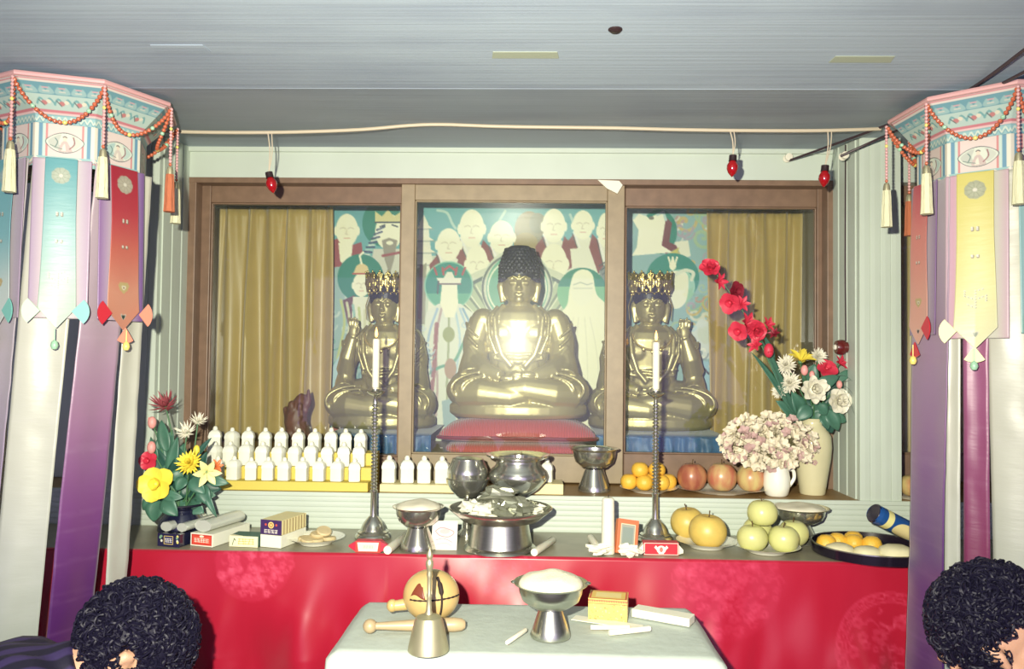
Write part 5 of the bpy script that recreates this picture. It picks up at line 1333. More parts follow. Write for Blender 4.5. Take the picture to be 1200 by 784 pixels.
# mallet
a = on_table(433, 743); e = on_table(545, 741); a.z = zt0; L = (e - a).length; k = a.y / F
t = thing('mallet', 'turned wooden mallet with round knob lying behind the bell', 'mallet', (a.x, a.y + .004, zt0), math.atan2(e.y - a.y, e.x - a.x))
X = Matrix.Rotation(R(90), 4, 'Y')
b = MB(); b.lathe([(0, 0), (4 * k, 3 * k), (4.2 * k, 10 * k), (5.4 * k, 30 * k), (7 * k, 60 * k), (8 * k, 84 * k), (8.2 * k, 98 * k), (7 * k, 107 * k), (4.5 * k, 111 * k), (0, 112 * k)], 22, xf=Matrix.Translation((0, 0, 8.3 * k)) @ X); b.build('handle', 'mallet', t)
b = MB(); b.sph((0, 0, 8.3 * k), (8.2 * k, 8.2 * k, 8.2 * k), 20, 12); b.build('knob', 'mallet', t)
# rice bowl
p = on_table(645, 748); p.y += .012; k = p.y / F
zr = P(645, 682, p.y).z - zt0
t = footed_bowl((p.x, p.y, zt0), 43.5 * k, zr, 23 * k, 'steel footed bowl heaped with white rice on the white tablecloth', (15 * k, 'heap of white rice in the bowl on the white tablecloth'), 'brushed')
for s in (-1, 1):
    b = MB(); b.sph((s * 43 * k, 0, zr - .001), (.006, .006, .003), 10, 6); b.build('rim_lug', 'brushed', t)
# yellow box
p = on_table(713, 728)
cv = Canvas(0, 0, 46, 26, 4, (214, 178, 96)); rg = random.Random(9)
for k_ in range(60): cv.ell(rg.uniform(2, 44), rg.uniform(6, 25), rg.uniform(.4, 1.1), None, rg.choice([(236, 208, 130), (190, 140, 70), (200, 150, 80), (170, 120, 70)]))
for k_ in range(23): cv.poly([(k_ * 2, 1), (k_ * 2 + 1, 5), (k_ * 2 + 2, 1)], (186, 74, 54))
cv.line([(0, 5.6), (46, 5.6)], .8, (176, 84, 60))
tv = Canvas(0, 0, 46, 30, 3, (220, 186, 100)); tv.line([(2, 2), (44, 2), (44, 28), (2, 28), (2, 2)], 2, (190, 80, 56)); tv.rect(8, 7, 38, 23, (226, 206, 140))
k = p.y / F
lightbox('yellow_carton', 'yellow patterned carton with red zigzag border beside the table rice bowl', 'carton', (p.x + .003, p.y + .03, zt0), (45 * k, .058, .042), cv, 'cream', R(-9), None, tv)
# pale packets and loose candles
def slab(nm, lab, cat, pa, pb_, wd, h, m, group=None):
    a = on_table(*pa); e = on_table(*pb_); a.z = e.z = zt0; L = (e - a).length
    b = MB(); b.box((0, 0, h / 2), (L, wd, h)); o = b.build(nm, m, None, loc=(a + e) / 2, rot=(0, 0, math.atan2(e.y - a.y, e.x - a.x)), smooth=False, bevel=.0012); tag(o, lab, cat, group)
slab('white_packet', 'long white packet lying behind the thin candles near the table corner', 'packet', (744, 720), (811, 732), .036, .016, 'paper')
slab('paper_slip', 'flat white slip of paper lying under the thin candles on the table', 'paper', (672, 724), (752, 736), .03, .0015, 'paper')
def tstub(pa, pb_, r, lab, grp='thin white candles on the tablecloth', wick=True, nm='thin_candle'):
    a = on_table(*pa); e = on_table(*pb_); a.z = e.z = zt0 + r + .0016; d_ = (e - a).normalized(); o = (a + e) / 2 - Vector((0, 0, r))
    t = thing(nm, lab, 'candle', o, 0, grp)
    b = MB(); b.tube([a - o, a - o + d_ * .002, e - o - d_ * .003, e - o], [r * .9, r, r, r * .8], 12); b.build('wax', 'wax', t)
    if wick:
        b = MB(); b.tube([a - o + d_ * .001, a - o - d_ * .007], .0009, 5); b.build('wick', 'wick', t)
tstub((616, 742), (594, 757), .0042, 'thin used candle with black wick beside the bell and rice bowl')
tstub((692, 739), (738, 739), .0046, 'thin white candle lying in front of the yellow carton', wick=False)
tstub((714, 746), (762, 741), .0055, 'thicker white candle lying nearest the front of the table, past the carton', wick=False)
# ------------------------------------------------------------------ hanging octagonal canopies with ribbons
def ribbon_canvas(w, h, stops, edge=None, rosette=None, studs=True, gem=(40, 60, 60), res=0.6, emblem=None):
    """short pointed ribbon, units are millimetres, dyed from top to bottom"""
    cv = Canvas(0, 0, w, h, res, (200, 200, 200)); cv.grad(stops)
    c = w / 2
    if rosette:
        for k in range(9):
            a = k * .698; cv.ell(c + w * .16 * math.cos(a), 38 + w * .16 * math.sin(a), w * .13, None, rosette)
        cv.ell(c, 38, w * .2, None, tuple(min(255, q + 8) for q in rosette))
        for k in range(9): cv.line([(c, 38), (c + w * .27 * math.cos(k * .698 + .35), 38 + w * .27 * math.sin(k * .698 + .35))], .9, tuple(q * .85 for q in rosette))
        cv.ell(c, 38, w * .06, None, (236, 232, 214))
    if studs:
        for y in (118, 122, 176, 178):
            for s in (-1, 1): cv.ell(c + s * w * .07, y, w * .045, None, (120, 110, 90)); cv.ell(c + s * w * .07 - .8, y - 1, w * .03, None, (240, 236, 220))
    if emblem == 'cross':
        for i in range(4):
            for (dx, dy) in ((0, i), (i, 0), (0, -i), (-i, 0), (3, i * (i < 3)), (i * (i < 3), -3), (-3, -i * (i < 3)), (-i * (i < 3), 3)):
                cv.ell(c + dx * w * .085, h * .72 + dy * w * .085, w * .03, None, (236, 236, 214)); cv.ell(c + dx * w * .085 + .8, h * .72 + dy * w * .085 + .8, w * .016, None, (120, 130, 120))
    elif emblem == 'flower':
        for k in range(8):
            a = k * .785; cv.ell(c + w * .11 * math.cos(a), h * .74 + w * .11 * math.sin(a), w * .07, None, (196, 176, 120))
        cv.ell(c, h * .74, w * .07, None, (232, 226, 200)); cv.ell(c, h * .74, w * .03, None, (150, 110, 80))
    cv.ell(c, h * .92, w * .08, None, (226, 222, 206)); cv.ell(c, h * .92, w * .055, w * .065, gem)
    return cv
def fan(b, c, r, a0, a1, th=.0012, xf=None, m=0):
    pts = [(c[0], c[1])] + [(c[0] + r * math.cos(R(a0 + (a1 - a0) * k / 8)), c[1] + r * math.sin(R(a0 + (a1 - a0) * k / 8))) for k in range(9)]
    b.prism(pts, -th, th, m, xf, 'y')

FAN_MATS = {'red': (178, 30, 46), 'pink': (226, 140, 116), 'teal': (110, 176, 166), 'mint': (176, 208, 176), 'blue': (70, 124, 140), 'cream': (228, 224, 168)}
for n_, c_ in FAN_MATS.items(): mat('fan_' + n_, c_, .5, sheen=.2)

def body_canvas(kind):
    cv = Canvas(0, 0, 100, 80, 1.1, (226, 196, 192))
    for x0_, x1_, c in ((0, 7, (226, 222, 206)), (7, 13, (104, 150, 176)), (13, 18, (196, 216, 206)), (18, 22, (206, 140, 140)), (78, 82, (206, 140, 140)), (82, 87, (196, 216, 206)), (87, 93, (104, 150, 176)), (93, 100, (226, 222, 206))):
        cv.rect(x0_, 0, x1_, 66, c)
    cv.rect(22, 0, 78, 66, (222, 206, 200))
    cv.rect(0, 62, 100, 80, (150, 190, 190)); cv.line([(0, 64), (14, 72), (28, 66), (50, 74), (72, 66), (86, 72), (100, 64)], 5, (236, 226, 214), 1, 6)
    cv.line([(0, 70), (14, 78), (28, 72), (50, 79), (72, 72), (86, 78), (100, 70)], 2, (206, 140, 146), 1, 6)
    cv.poly([(17.5, 34), (30.5, 21), (50, 15.5), (69.5, 21), (82.5, 34), (69.5, 49), (50, 54.5), (30.5, 49)], (96, 100, 104), 1, 8)
    cv.poly([(19, 34), (31, 22), (50, 17), (69, 22), (81, 34), (69, 48), (50, 53), (31, 48)], (216, 222, 206), 1, 8)
    g = random.Random(kind)
    cl = [(160, 192, 190), (186, 190, 180), (140, 168, 178)][kind % 3]
    cv.poly([(22, 34), (32, 24), (44, 20), (40, 34), (44, 48), (32, 46)], cl, .8, 5); cv.poly([(60, 20), (69, 24), (78, 34), (68, 46), (62, 44), (64, 32)], cl, .55, 5)
    cv.poly([(40, 51), (43, 38), (47, 32), (53, 32), (58, 40), (62, 51)], [(206, 196, 186), (200, 182, 176), (214, 206, 190)][kind % 3], 1, 5)
    cv.poly([(44, 50), (47, 40), (50, 36), (52, 50)], (230, 222, 206)); cv.ell(50, 28, 3.4, 4, (226, 210, 190)); cv.line([(47, 24.5), (50, 23), (53, 25)], 2, (110, 104, 104), 1, 4)
    cv.line([(58, 46), (66, 36), (64, 24)], 2, (150, 100, 104), 1, 5); cv.line([(34, 44), (38, 34), (34, 27)], 1.6, (96, 124, 120), 1, 4); cv.line([(26, 40), (36, 44), (46, 47)], 1.4, (120, 140, 130), 1, 4)
    return cv
def cornice_canvas():
    cv = Canvas(0, 0, 120, 70, 1.0, (156, 192, 196))
    cv.rect(0, 0, 120, 4, (214, 150, 156)); cv.rect(0, 4, 120, 7, (222, 214, 206))
    cv.rect(0, 7, 120, 24, (112, 160, 172))
    for x in range(10, 120, 25):
        cv.poly([(x - 11, 22), (x - 6, 12), (x, 18), (x + 6, 12), (x + 12, 22)], (156, 190, 190), 1, 4); cv.line([(x - 4, 14), (x + 4, 14)], 2, (206, 170, 176)); cv.line([(x - 5, 19), (x + 5, 19)], 1.5, (200, 206, 196))
    cv.rect(0, 24, 120, 46, (186, 208, 200))
    for x in (30, 60, 90):
        cv.line([(x - 16, 38), (x - 8, 30), (x, 36), (x + 8, 30), (x + 15, 38)], 3, (120, 170, 172), 1, 5); cv.ell(x - 3, 36, 5, 3.4, (196, 130, 130)); cv.ell(x + 5, 34, 4, 3, (226, 220, 200)); cv.line([(x - 12, 32), (x - 4, 40)], 1.5, (110, 120, 120))
    cv.rect(0, 46, 120, 50, (206, 130, 140)); cv.rect(0, 50, 120, 53, (236, 200, 200)); cv.rect(0, 53, 120, 70, (150, 190, 194))
    pts = [(x, 61 + 4 * math.sin(x * .5)) for x in range(0, 121, 2)]
    cv.line(pts, 3, (206, 220, 206)); cv.line([(x, y + 4) for x, y in pts], 1.4, (110, 160, 172))
    return cv
def canopy(nm, label, c, R1, R0, ang0, ztop, zcor, zbody, faces):
    """c centre (x, y); corners at ang0 + 45 k; faces: {k: dict} for the face between corner k and k+1"""
    t = thing(nm, label, 'canopy', (c[0], c[1], ztop))
    def cor(k, r): a = R(ang0 + 45 * k); return Vector((r * math.cos(a), r * math.sin(a), 0))
    # top board
    b = MB(); pts = [cor(k, R1) for k in range(8)]
    b.prism([(q.x, q.y) for q in pts], -.006, .004, axis='z'); b.build('top_board', 'paint_board', t, smooth=False, bevel=.002)
    cc = cornice_canvas(); zc_ = zcor - ztop; zb__ = zbody - ztop
    for k in range(8):
        A1, B1, A0, B0 = cor(k, R1), cor(k + 1, R1), cor(k, R0), cor(k + 1, R0)
        def cfn(u, v, A1=A1, B1=B1, A0=A0, B0=B0):
            q = v ** 1.0; top = A1.lerp(B1, u); bot = A0.lerp(B0, u)
            p = top.lerp(bot, min(1, q * 1.25) if q < .8 else 1.0); s = .035 * math.sin(q * math.pi) * 0
            p = p * (1.0); p.z = zc_ * q - .004
            return p
        painted('cornice_face', cc, cfn, 'paint', t, solid=.004, gain=.72)
        Ab, Bb = cor(k, R0), cor(k + 1, R0)
        def bfn(u, v, Ab=Ab, Bb=Bb):
            p = Ab.lerp(Bb, u); p.z = zc_ - .004 + (zb__ - zc_ + .004) * v
            return p
        painted('portrait_face', body_canvas(k), bfn, 'paint', t, solid=.004, gain=.75)
    # crown moulding edge
    b = MB(); b.tube([cor(k, R1 + .002) + Vector((0, 0, 0)) for k in range(8)], .006, 8, closed=True); b.build('edge_moulding', 'bead_pink', t)
    b = MB()
    for k in range(2): b.tube([(0, (k - .5) * .1, .004), (0, (k - .5) * .1, CEIL(c[1] + (k - .5) * .1) - ztop - .002)], .0016, 6)
    b.build('hanging_wires', 'cable_dark', t)
    # bead swags between the corners and drops with tassels
    def beads(path, r, nm_, mats, step=2):
        P_ = []; rad = []; ms = []
        L = 0; pts = [Vector(p) for p in path]
        seg = [0]
        for i in range(1, len(pts)): seg.append(seg[-1] + (pts[i] - pts[i - 1]).length)
        n = max(3, int(seg[-1] / (2 * r * .98)))
        b = MB()
        for i in range(n * 4 + 1):
            s = seg[-1] * i / (n * 4); j = 0
            while j < len(seg) - 2 and seg[j + 1] < s: j += 1
            q = (s - seg[j]) / max(1e-9, seg[j + 1] - seg[j]); P_.append(pts[j].lerp(pts[j + 1], q))
            rad.append((.34, .86, 1.0, .86)[i % 4] * r)
        f0 = len(b.f); b.tube(P_, rad, 8)
        for i in range(len(b.f) - f0):
            ring = min(n - 1, (i // 8) // 4); b.m[f0 + i] = mats(ring, n)
        return b
    sw_m = ['bead', 'bead_green', 'bead_yellow', 'bead_pink']
    for k in range(8):
        if k not in faces.get('swags', range(8)): continue
        A, B = cor(k, R1 + .008), cor(k + 1, R1 + .008); sag = faces.get('sag', .085)
        path = [A.lerp(B, i / 24) + Vector((0, 0, -.012 - sag * (1 - (2 * i / 24 - 1) ** 2) ** .85)) + (A + B).normalized() * (-.035 * math.sin(math.pi * i / 24)) for i in range(25)]
        mid = lambda r_, n: 2 if abs(r_ - n // 2) < 1 else (1 if r_ in (n // 4, n - 1 - n // 4) else 0)
        beads(path, .0048, 'bead_swag', mid).build('bead_swag', sw_m, t)
    dropL = faces.get('drop', .16)
    for k in range(8):
        if k not in faces.get('drops', range(8)): continue
        A = cor(k, R1 + .010); z1 = -.008
        path = [A + Vector((0, 0, z1 - dropL * i / 10)) for i in range(11)]
        dr_ = beads(path, .0038, 'bead_drop', lambda r_, n: 2 if r_ == n // 3 else (0 if r_ >= n - 1 else 3)); dr_ = dr_.build('bead_drop', sw_m, t)
        zt2 = z1 - dropL
        b = MB(); b.lathe([(0, 0), (.005, -.002), (.007, -.008), (.008, -.02), (0, -.02)], 14, c=A + Vector((0, 0, zt2))); b.build('tassel_cap', 'bell_metal', dr_)
        b = MB(); TL = faces.get('tassel', .095)
        b.lathe([(0, -.018), (.0085, -.019), (.0098, -.035), (.0115, -.02 - TL * .8), (.0125, -.02 - TL), (0, -.02 - TL)], 16, c=A + Vector((0, 0, zt2)), lobes=8, amp=.06); b.build('tassel', 'tassel_rust' if k in faces.get('rust', ()) else 'tassel', dr_)
    # ribbons
    for k, sp in faces.items():
        if not isinstance(k, int): continue
        Am, Bm = cor(k, R0 + .004), cor(k + 1, R0 + .004); mid = (Am + Bm) / 2; e = (Bm - Am).normalized(); nrm = Vector((mid.x, mid.y, 0)).normalized()
        if e.cross(Vector((0, 0, 1))).dot(nrm) < 0: e = -e
        ztp = zb__ + .012
        for i, lb in enumerate(sp.get('long', [])):
            w0, w1, L, off, push, stops, sway = lb
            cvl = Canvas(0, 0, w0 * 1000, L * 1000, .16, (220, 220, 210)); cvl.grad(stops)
            if sp.get('crease', True):
                g = random.Random(k * 7 + i)
                for q in range(14):
                    y = g.uniform(.02, .98) * L * 1000; cvl.line([(0, y), (w0 * 400, y + g.uniform(-4, 4)), (w0 * 1000, y + g.uniform(-5, 5))], 5, (240, 236, 240), .10)
            def lfn(u, v, w0=w0, w1=w1, L=L, off=off, push=push, sway=sway, k=k, i=i):
                ww = w0 + (w1 - w0) * v
                x = (u - .5) * ww + off
                out_ = push - .004 + .004 * math.sin(v * 9 + u * 3 + k) * v + .002 * math.sin(u * 6.0 + i) + .0016 * noise.noise(Vector((u * 2, v * 26, k + i)))
                return mid + e * x + nrm * out_ + Vector((sway[1] * v, -abs(sway[1]) * .3 * v, ztp - L * v))
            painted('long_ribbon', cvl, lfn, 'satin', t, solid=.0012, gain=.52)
        if 'short' in sp:
            w0, L, cvs, fans = sp['short']
            for q, (bw, bs) in enumerate(sp.get('under', [])):
                cvu = Canvas(0, 0, bw * 1000, L * 900, .3, (220, 214, 220)); cvu.grad(bs, axis='x')
                painted('backing_ribbon', cvu, lambda u, v: mid + e * ((u - .5) * bw) + nrm * (.013 + .006 * v + .002 * math.sin(u * 7)) + Vector((0, 0, ztp - L * .94 * v)), 'satin', t, solid=.001, gain=.56)
            def sfn(u, v):
                a = abs(u - .5) * 2
                ww = w0 * (1 + .28 * max(0, v - .35))
                LL = L * (1 - .12 * a) if v > .5 else L
                z = ztp - v * L * (1 - .12 * a * max(0, (v - .5) * 2))
                return mid + e * ((u - .5) * ww) + nrm * (.020 + .012 * v + .003 * math.sin(v * 5 + k) + .002 * math.cos(u * 3)) + Vector((0, 0, z))
            pr_ = painted('pointed_ribbon', cvs, sfn, 'satin', t, solid=.0012, gain=.58)
            W_ = w0 * 1.18 / 2
            xf0 = Matrix.Translation(mid + nrm * .036) @ Matrix((( e.x, -nrm.x, 0, 0), (e.y, -nrm.y, 0, 0), (0, 0, 1, 0), (0, 0, 0, 1)))
            for (s, zz_, col) in fans:
                b = MB()
                if s == 0:
                    fan(b, (0, ztp - L + .006), .034, 235, 305, xf=xf0)
                else:
                    cx_ = s * (W_ * .82)
                    fan(b, (cx_, ztp - L * .9), .034, 180 * (s < 0) - 48, 180 * (s < 0) + 48, xf=xf0)
                b.build('fan_charm', 'fan_' + col, pr_, smooth=False)
            b = MB(); zz_ = ztp - L - .03
            b.lathe([(0, .03), (.0012, .03), (.0012, .006), (.006, .002), (.008, -.006), (.005, -.013), (0, -.015)], 12, xf=Matrix.Translation(mid + nrm * .040 + Vector((0, 0, zz_)))); b.build('glass_drop', 'bead_green' if k % 2 else 'bead_yellow', pr_)
    return t
mat('paint_board', (196, 206, 204), .5)
WH = [(0, (232, 230, 212)), (.5, (230, 232, 216)), (1, (196, 210, 210))]
MV = [(0, (220, 200, 212)), (.25, (212, 190, 206)), (.42, (186, 140, 178)), (.58, (140, 78, 150)), (.75, (96, 36, 124)), (1, (80, 26, 112))]  # mauve to purple dye, with some light falloff painted in towards the bottom
LV = [(0, (226, 216, 220)), (.35, (222, 210, 222)), (.6, (186, 160, 202)), (.8, (140, 96, 176)), (1, (110, 64, 150))]
TEAL = [(0, (96, 170, 184)), (.45, (130, 192, 200)), (.75, (206, 226, 222)), (1, (226, 236, 232))]
TEAL2 = [(0, (104, 176, 184)), (.4, (160, 206, 204)), (.8, (196, 222, 206)), (1, (206, 226, 208))]
REDS = [(0, (176, 24, 52)), (.25, (188, 50, 66)), (.5, (206, 106, 90)), (.8, (216, 150, 124)), (1, (214, 144, 118))]
PINK = [(0, (196, 54, 76)), (.3, (226, 130, 120)), (.7, (232, 166, 146)), (1, (236, 180, 160))]
YEL = [(0, (228, 216, 116)), (.5, (234, 228, 150)), (1, (238, 236, 190))]
LBL = 1.30
left_faces = {
    'sag': .075, 'drop': .135, 'rust': (1,), 'tassel': .085,
    0: {'long': [(.07, .06, LBL, 0, .004, WH, (0, -.06))]},
    1: {},
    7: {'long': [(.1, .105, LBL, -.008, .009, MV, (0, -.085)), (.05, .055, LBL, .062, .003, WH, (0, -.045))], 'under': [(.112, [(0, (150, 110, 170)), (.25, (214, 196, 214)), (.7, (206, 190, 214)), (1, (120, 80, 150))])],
        'short': (.07, .36, ribbon_canvas(70, 360, REDS, None, (186, 180, 160), True, (40, 66, 60), .6, 'flower'), [(-1, 0, 'red'), (1, 0, 'pink'), (0, 0, 'pink')])},
    6: {'long': [(.098, .085, LBL, -.008, .008, WH, (0, -.075))], 'under': [(.112, [(0, (200, 176, 206)), (.2, (230, 214, 220)), (.75, (230, 222, 226)), (1, (206, 180, 206))])],
        'short': (.06, .36, ribbon_canvas(60, 360, TEAL2, None, (186, 196, 176), True, (226, 226, 214), .6, 'cross'), [(-1, 0, 'mint'), (1, 0, 'teal')])},
    5: {'long': [(.1, .1, LBL, 0, .008, LV, (0, -.06))], 'under': [(.112, [(0, (170, 130, 180)), (.3, (220, 206, 220)), (.7, (220, 206, 220)), (1, (200, 176, 206))])],
        'short': (.058, .36, ribbon_canvas(58, 360, TEAL, None, (150, 180, 184), True, (30, 40, 60), .6, 'flower'), [(-1, 0, 'teal'), (1, 0, 'teal'), (0, 0, 'blue')])},
    4: {'long': [(.1, .11, LBL, 0, .008, WH, (0, .02))]}}
# corners at -47.5 + 45 k: corner 0 faces the altar side front; face 7 lies between corners -92.5 and -47.5 degrees
lf = {k: v for k, v in left_faces.items() if not isinstance(k, int)}
lf.update({0: left_faces[7], 1: left_faces[0], 7: left_faces[6], 6: left_faces[5], 5: left_faces[4], 2: left_faces[1]})
canopy('hanging_canopy', 'octagonal painted canopy hung with red and teal ribbons, beside the dark vase', (-1.028 + P(122, 92, 1.635).x + .884, 1.792), .211, .149, -47.5, P(72, 89, 1.6).z, P(113, 146, 1.674).z, P(113, 197, 1.674).z, lf)
right_faces = {
    'sag': .08, 'drop': .135, 'rust': (7,), 'tassel': .085}
rf = dict(right_faces)
rf.update({
    0: {'long': [(.14, .14, LBL, .012, .008, [(0, (226, 216, 222)), (.22, (200, 172, 198)), (.42, (172, 130, 180)), (.62, (112, 62, 150)), (.78, (78, 26, 130)), (1, (70, 24, 120))], (0, -.03))], 'under': [(.105, [(0, (120, 84, 150)), (.3, (206, 190, 210)), (.7, (214, 196, 214)), (1, (150, 110, 170))])],
        'short': (.056, .36, ribbon_canvas(56, 360, PINK, None, None, True, (60, 40, 40), .6, 'flower'), [(1, 0, 'red'), (0, 0, 'red')])},
    1: {'long': [(.085, .10, LBL, .052, .006, WH, (0, .03)), (.046, .05, LBL, -.004, .012, [(0, (226, 214, 206)), (.25, (190, 120, 160)), (.6, (150, 62, 110)), (1, (110, 40, 96))], (.0, .0)), (.03, .03, LBL, -.047, .004, WH, (0, -.01))],
        'under': [(.118, [(0, (226, 200, 214)), (.15, (228, 180, 200)), (.3, (226, 224, 206)), (.8, (228, 226, 210)), (1, (226, 190, 206))])],
        'short': (.068, .37, ribbon_canvas(68, 370, YEL, None, (176, 180, 150), True, (150, 160, 140), .6, 'cross'), [(-1, 0, 'cream'), (0, 0, 'cream')])},
    2: {'long': [(.1, .12, LBL, 0, .008, WH, (0, .03))], 'under': [(.112, [(0, (160, 206, 206)), (.5, (220, 230, 222)), (1, (200, 214, 214))])],
        'short': (.058, .36, ribbon_canvas(58, 360, TEAL, None, (150, 180, 184), True, (30, 40, 60), .6, 'flower'), [(-1, 0, 'teal'), (1, 0, 'teal')])},
    3: {'long': [(.1, .11, LBL, 0, .008, WH, (0, .02))]}})
# corners at 161 + 45 k: face 0 looks towards the niche, face 1 towards the room
canopy('hanging_canopy', 'octagonal painted canopy hung with pink and yellow ribbons, beside the grooved pillar', (1.042 + P(1089, 117, 1.709).x - .853, 1.801), .21, .156, 161, P(1190, 96, 1.6).z, P(1100, 164, 1.72).z, P(1100, 214, 1.72).z, rf)
# ------------------------------------------------------------------ flowers
def basis(d, up=Vector((0, 0, 1))):
    d = Vector(d).normalized(); x = d.cross(up)
    if x.length < 1e-4: x = Vector((1, 0, 0))
    x.normalize(); y = d.cross(x)
    return Matrix(((x.x, y.x, d.x), (x.y, y.y, d.y), (x.z, y.z, d.z)))          # local z along d
def petal(b, xf, L, w, curl, lift, m=0, tip=1.0, cup=0.3, nu=4, nv=6):
    """petal growing along local +x, rising by lift (radians) and curling"""
    def fn(u, v):
        wd = (w * math.sin(math.pi * min(1, (v ** 1.5 * .86 + .10))) ** .6 if tip == 1 else w * math.sin(math.pi * min(1, (v * .86 + .10))) ** .8) * (1 if v < .8 else tip + (1 - tip) * (1 - v) / .2)
        a = lift + curl * v
        x = L * v * math.cos(lift + curl * v * .5); z = L * v * math.sin(lift + curl * v * .5)
        s = (u - .5) * wd
        return (x - abs(s) * cup * math.sin(a) * .5, s, z + cup * s * s / max(wd, 1e-5) * 1.6)
    b.grid(fn, nu, nv, m, xf)
def leaf(b, p, q, w, bend=.02, m=0, side=(0, 0, 1), fold=.25, nv=10):
    p, q = Vector(p), Vector(q); d = q - p; L = d.length; d.normalize(); n = Vector(side); n = n - d * n.dot(d)
    if n.length < 1e-3: n = d.orthogonal()
    n.normalize(); s = d.cross(n)
    def fn(u, v):
        wd = w * math.sin(math.pi * v ** .8) ** .75 if 0 < v < 1 else 0.0005
        t = (u - .5) * 2
        return p + d * (L * v) + n * (bend * 4 * v * (1 - v) * .5 - bend * v * v) + s * (t * wd / 2) + n * (fold * abs(t) * wd / 2)
    b.grid(fn, 4, nv, m)
def bloom(kind, c, d, r, seed=0):
    """head of a flower centred at c facing d"""
    rg = random.Random(seed); b = MB(); M = Matrix.Translation(Vector(c)) @ basis(d).to_4x4()
    def ring(n, L, w, curl, lift, z=0, off=0, m=0, tip=1.0, cup=.3, jit=.1):
        for k in range(n):
            a = 2 * math.pi * (k + off) / n + rg.uniform(-jit, jit)
            X = M @ Matrix.Translation((0, 0, z)) @ Matrix.Rotation(a, 4, 'Z')
            petal(b, X, L * rg.uniform(.9, 1.08), w, curl, lift + rg.uniform(-.1, .1), m, tip, cup)
    if kind == 'rose':
        ring(6, r, r * 1.0, -.5, .55, 0, 0, 0, 1, .5); ring(5, r * .8, r * .85, .3, .85, r * .1, .5, 0, 1, .5); ring(5, r * .62, r * .7, .8, 1.1, r * .15, .2, 0, 1, .6); ring(4, r * .42, r * .5, 1.0, 1.25, r * .16, 0, 0, 1, .6); b.sph(M @ Vector((0, 0, r * .34)), (r * .2, r * .2, r * .24), 10, 7)
    elif kind == 'peony':
        for i, (n, q, lf) in enumerate(((8, 1, .25), (8, .88, .6), (7, .72, .95), (6, .52, 1.2))): ring(n, r * q, r * .55, .25, lf, r * .08 * i, i * .37, 0, 1, .5, .25)
        for k in range(9): b.sph(M @ Vector((.2 * r * math.cos(k * .7), .2 * r * math.sin(k * .7), r * (.3 + .06 * (k % 3)))), r * .15, 7, 5)
    elif kind == 'mum':
        for i, (n, q, lf) in enumerate(((20, 1, .0), (18, .92, .28), (16, .78, .55), (12, .58, .9), (8, .4, 1.2))): ring(n, r * q, r * .18, .5, lf, r * .04 * i, i * .4, 0, .6, .4)
    elif kind == 'spider':
        ring(18, r, r * .13, .9, .1, 0, 0, 0, .5, .4, .2); ring(14, r * .8, r * .12, 1.1, .55, 0, .4, 0, .5, .4, .2); ring(8, r * .5, r * .12, 1.2, .9, 0, .4, 0, .5, .4, .2)
    elif kind == 'lily':
        ring(6, r, r * .42, -.7, .85, 0, 0, 0, .25, .4)
        for k in range(5): b.tube([M @ Vector((0, 0, 0)), M @ Vector((.3 * r * math.cos(k * 1.26), .3 * r * math.sin(k * 1.26), r * .75))], .0008, 5)
    elif kind == 'five':
        ring(5, r, r * 1.02, -.3, .4, 0, 0, 0, 1, .3); ring(4, r * .55, r * .6, .3, .8, r * .05, .5, 0, 1, .4); b.sph(M @ Vector((0, 0, r * .15)), r * .16, 8, 6)
    elif kind == 'bud':
        b.sph(M @ Vector((0, 0, r * .6)), (r * .55, r * .55, r * .82), 14, 9); ring(4, r * 1.3, r * .8, .5, 1.2, 0, 0, 0, .6, .6)
    return b
def flower(nm, label, cat, kind, c, d, r, m, root, leaves=(), group=None, lm='leaf', seed=0, stem_bend=None):
    c = Vector(c); root = Vector(root)
    t = thing(nm, label, cat, root, 0, group)
    bloom(kind, c, d, r, seed).build('petals', m, t, off=True)
    mid = (c + root) / 2 + (Vector(stem_bend) if stem_bend else Vector((0, 0, .01)))
    b = MB(); b.tube(cat_rom([root, mid, c - Vector(d).normalized() * (r * .02)], 8), .0019, 7)
    b.sph(c - Vector(d).normalized() * (r * .02), r * .14 if kind != 'bud' else r * .3, 8, 6)
    st = b.build('stem', 'stem', t, off=True)
    for (p, q, w, bd) in leaves:
        b = MB(); leaf(b, p, q, w, bd, 0, (Vector((0, -1, .25)))); b.build('leaf', lm, st, off=root, solid=.0006)
    return t
TO = Vector((0, -1, .15))
# ---- left bouquet in the dark blue vase, on the counter
Y = 2.07; bp_ = PZ(196, 640, ZC); vx = bp_.x; k = Y / F
t = thing('dark_vase', 'dark blue glazed vase with wide lip, end of the counter beside the ribbons', 'vase', (vx, Y, ZC + .0008))
vz = P(196, 590, Y).z - ZC
b = MB(); b.lathe([(0, 0), (20 * k, 0), (23 * k, .004), (27 * k, vz * .3), (25 * k, vz * .55), (17 * k, vz * .76), (16 * k, vz * .84), (25 * k, vz * .98), (26 * k, vz), (24 * k, vz), (14.5 * k, vz * .86), (14.5 * k, vz * .76), (0, vz * .6)], 36); b.build('body', 'vase_blue', t)
b = MB(); b.tube([(26 * k * math.cos(a), 26 * k * math.sin(a), vz) for a in [i * .2618 for i in range(24)]], .003, 8, closed=True); b.build('lip', 'navy_hair', t)
rt = Vector((vx, Y, ZC + vz * .8))
def W(px, py, dy=0): return P(px, py, Y + dy)
def rr_(i): a = i * 2.4; return rt + Vector((.014 * math.cos(a), .012 * math.sin(a), 0))
lf_ = lambda *a: [(W(x0, y0, d0), W(x1, y1, d1), w * k, bd) for (x0, y0, d0, x1, y1, d1, w, bd) in a]
